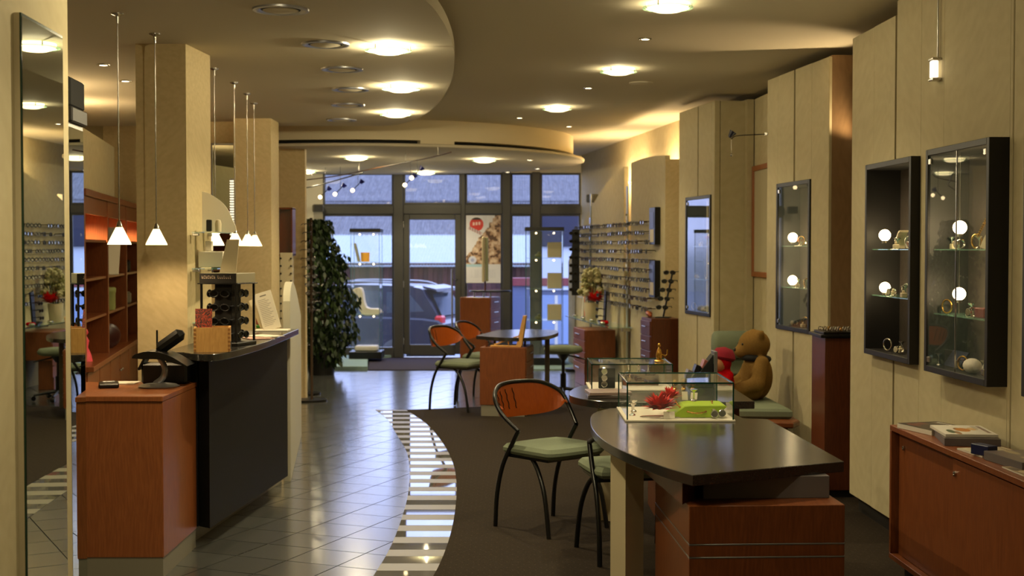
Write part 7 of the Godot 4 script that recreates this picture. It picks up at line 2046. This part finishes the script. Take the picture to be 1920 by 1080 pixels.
func make_outside() -> void:
	M.street = textured(noise_tex(128, 5, 5, Color(0.40, 0.41, 0.44), Color(0.62, 0.64, 0.68), 81, 4, 1.2), 0.3, 0.8)
	var st := ns(); box(st, Vector3(0, -0.65, -25), Vector3(60, 0.1, 11)); struct_part("ground_street", st, M.street)
	st = ns(); box(st, Vector3(0, -4.45, -95), Vector3(260, 0.2, 140)); struct_part("ground_yard", st, M.street)
	st = ns(); box(st, Vector3(0, -2.5, -30.6), Vector3(60, 3.9, 0.3)); struct_part("ground_retaining_wall", st, M.street)
	# barn: plank wall, low snowy roof, higher roof behind
	var o := thing("barn", "long low wooden barn with corrugated roofs across the street", "building", Vector3(0, 1.6 - 2.2 * 2.7, -81.0))
	o.scale = Vector3.ONE * 2.7
	var pl := [mat(Color(0.30, 0.165, 0.14), 0.85), mat(Color(0.25, 0.135, 0.12), 0.85), mat(Color(0.34, 0.19, 0.16), 0.85)]
	st = ns(); box(st, Vector3(-1.5, 0.9, -0.2), Vector3(16, 1.8, 0.1)); part(o, "wall_core", st, pl[1])
	for k in 104:
		var pst := ns(); box(pst, Vector3(-8.0 + k * 0.11, 0.9, -0.12 + 0.006 * (k % 3)), Vector3(0.104, 1.78, 0.03), 0.004); part(o, "plank", pst, pl[(k * 7) % 3])
	for y in [0.55, 1.25]:
		st = ns(); box(st, Vector3(-2.3, y, -0.08), Vector3(11.4, 0.08, 0.04)); part(o, "batten", st, pl[2])
	var snow := textured(noise_tex(256, 12, 2, Color(0.58, 0.615, 0.62), Color(0.71, 0.735, 0.72), 83, 4, 1.2), 0.3, 0.7)
	var tin := textured(noise_tex(256, 9, 0.9, Color(0.17, 0.165, 0.19), Color(0.48, 0.475, 0.485), 85, 5, 1.5), 0.22, 0.6)
	var lo := Basis(Vector3.RIGHT, atan2(0.7, 3.4))
	var sm := mesh_of(corrugated(1.06, 3.5, 0.06625, 0.012), snow)
	for k in 14: part_mesh(o, "snowy_roof_sheet", sm, Transform3D(lo, Vector3(-8.4 + k * 1.06, 1.83, 0.4)))
	var up := Basis(Vector3.RIGHT, atan2(2.05, 6.0))
	var tm := mesh_of(corrugated(1.06, 3.3, 0.06625, 0.012), tin)
	for r in 2:
		for k in 16: part_mesh(o, "roof_sheet", tm, Transform3D(up, Vector3(-9.5 + k * 1.06, 2.42 + r * 3.2 * sin(atan2(2.05, 6.0)) + 0.03 * r, -3.0 - r * 3.2 * cos(atan2(2.05, 6.0)))))
	st = ns(); box(st, Vector3(-1.5, 1.85, 0.36), Vector3(16, 0.06, 0.06)); part(o, "eave_board", st, pl[1])
	# neighbouring shop to the right
	o = thing("corner_shop", "low building with a dark blue fascia, white wall and red band, right of the barn", "building", Vector3(0, -0.6, -27))
	st = ns(); box(st, Vector3(4.2, 2.62, -0.3), Vector3(7.2, 0.75, 0.6), 0.01); part(o, "fascia", st, mat(Color(0.085, 0.095, 0.21), 0.5))
	st = ns(); box(st, Vector3(4.2, 1.80, -0.35), Vector3(7.6, 0.90, 0.5), 0.01); part(o, "wall", st, mat(Color(0.80, 0.82, 0.86), 0.7))
	st = ns(); box(st, Vector3(4.0, 1.52, -0.33), Vector3(8.0, 0.16, 0.52), 0.01); part(o, "red_band", st, mat(Color(0.48, 0.18, 0.20), 0.6))
	st = ns(); box(st, Vector3(4.0, 0.72, -0.4), Vector3(8.0, 1.44, 0.5)); part(o, "lower_wall", st, mat(Color(0.34, 0.38, 0.50), 0.6))
	for k in 4:
		st = ns(); box(st, Vector3(0.9 + k * 1.5, 0.75, -0.13), Vector3(1.1, 1.0, 0.05), 0.01)
		var w := part(o, "window", st, mat(Color(0.52, 0.60, 0.74), 0.3))
		st = ns(); box(st, Vector3(0.9 + k * 1.5, 0.75, -0.10), Vector3(0.06, 1.0, 0.02)); part(w, "mullion", st, M.white)
	make_car()

func make_car() -> void:
	var o := thing("parked_car", "dark blue estate car parked outside the glass door", "car", Vector3(-3.05, -0.6, -24.5), -0.28)
	var paint := mat(Color(0.06, 0.075, 0.17), 0.25, 0.0, 0.5)
	var dark := mat(Color(0.14, 0.19, 0.25), 0.08, 0.0, 0.6)
	var st := ns()
	# rear at +x
	prism(st, smooth2([Vector2(2.08, 0.30), Vector2(2.16, 0.45), Vector2(2.16, 0.62), Vector2(2.10, 0.72), Vector2(2.08, 0.95), Vector2(0.9, 1.0), Vector2(-0.8, 0.98), Vector2(-1.9, 0.86), Vector2(-2.15, 0.66), Vector2(-2.18, 0.42), Vector2(-2.05, 0.26), Vector2(0, 0.22)], 3), -0.86, 0.86, Transform3D(XY), true, 0.03)
	part(o, "body", st, paint)
	st = ns()
	prism(st, smooth2([Vector2(2.07, 0.93), Vector2(1.98, 1.10), Vector2(1.80, 1.38), Vector2(1.70, 1.50), Vector2(1.2, 1.545), Vector2(0.2, 1.55), Vector2(-0.35, 1.48), Vector2(-0.95, 1.12), Vector2(-1.2, 0.95)], 3), -0.72, 0.72, Transform3D(XY), true, 0.03)
	part(o, "cabin", st, paint)
	for s in [-1.0, 1.0]:
		for q in [[[-0.80, 1.04], [-0.28, 1.40], [0.20, 1.46], [0.20, 1.04]], [[0.28, 1.04], [0.28, 1.46], [1.0, 1.45], [1.0, 1.04]], [[1.08, 1.06], [1.08, 1.44], [1.52, 1.40], [1.78, 1.10]]]:
			st = ns(); prism(st, pxy(q), minf(s * 0.715, s * 0.727), maxf(s * 0.715, s * 0.727), Transform3D(XY)); part(o, "side_window", st, dark)
		st = ns(); tube(st, smooth_path([Vector3(1.55, 1.53, s * 0.62), Vector3(1.2, 1.60, s * 0.62), Vector3(0.0, 1.61, s * 0.62), Vector3(-0.3, 1.52, s * 0.62)], 4), 0.02, 6); part(o, "roof_rail", st, M.alu)
		st = ns(); box(st, Vector3(2.07, 0.86, s * 0.70), Vector3(0.14, 0.34, 0.22), 0.03); part(o, "tail_light", st, mat(Color(0.75, 0.03, 0.04), 0.25))
		for x in [-1.35, 1.32]:
			st = ns(); lathe(st, [Vector2(0, -0.1), Vector2(0.26, -0.1), Vector2(0.31, -0.07), Vector2(0.31, 0.07), Vector2(0.26, 0.1), Vector2(0, 0.1)], 22, Transform3D(Basis(Vector3.RIGHT, PI / 2), Vector3(x, 0.31, s * 0.80)))
			var w := part(o, "wheel", st, M.black)
			st = ns(); lathe(st, [Vector2(0, -0.015), Vector2(0.19, -0.015), Vector2(0.2, 0.0), Vector2(0.19, 0.015), Vector2(0, 0.015)], 16, Transform3D(Basis(Vector3.RIGHT, PI / 2), Vector3(x, 0.31, s * 0.905))); part(w, "hub_cap", st, M.alu)
	st = ns(); flat(st, [Vector3(2.065, 1.02, -0.58), Vector3(2.065, 1.02, 0.58), Vector3(1.86, 1.40, 0.52), Vector3(1.86, 1.40, -0.52)], Vector3(1, 0.4, 0)); part(o, "rear_window", st, dark)
	st = ns(); box(st, Vector3(2.14, 0.45, 0), Vector3(0.08, 0.18, 1.62), 0.03); part(o, "bumper", st, mat(Color(0.12, 0.13, 0.17), 0.5))
	st = ns(); prism(st, pxy([[1.72, 1.50], [1.98, 1.44], [1.95, 1.49], [1.70, 1.545]]), -0.6, 0.6, Transform3D(XY), false, 0.01); part(o, "spoiler", st, paint)
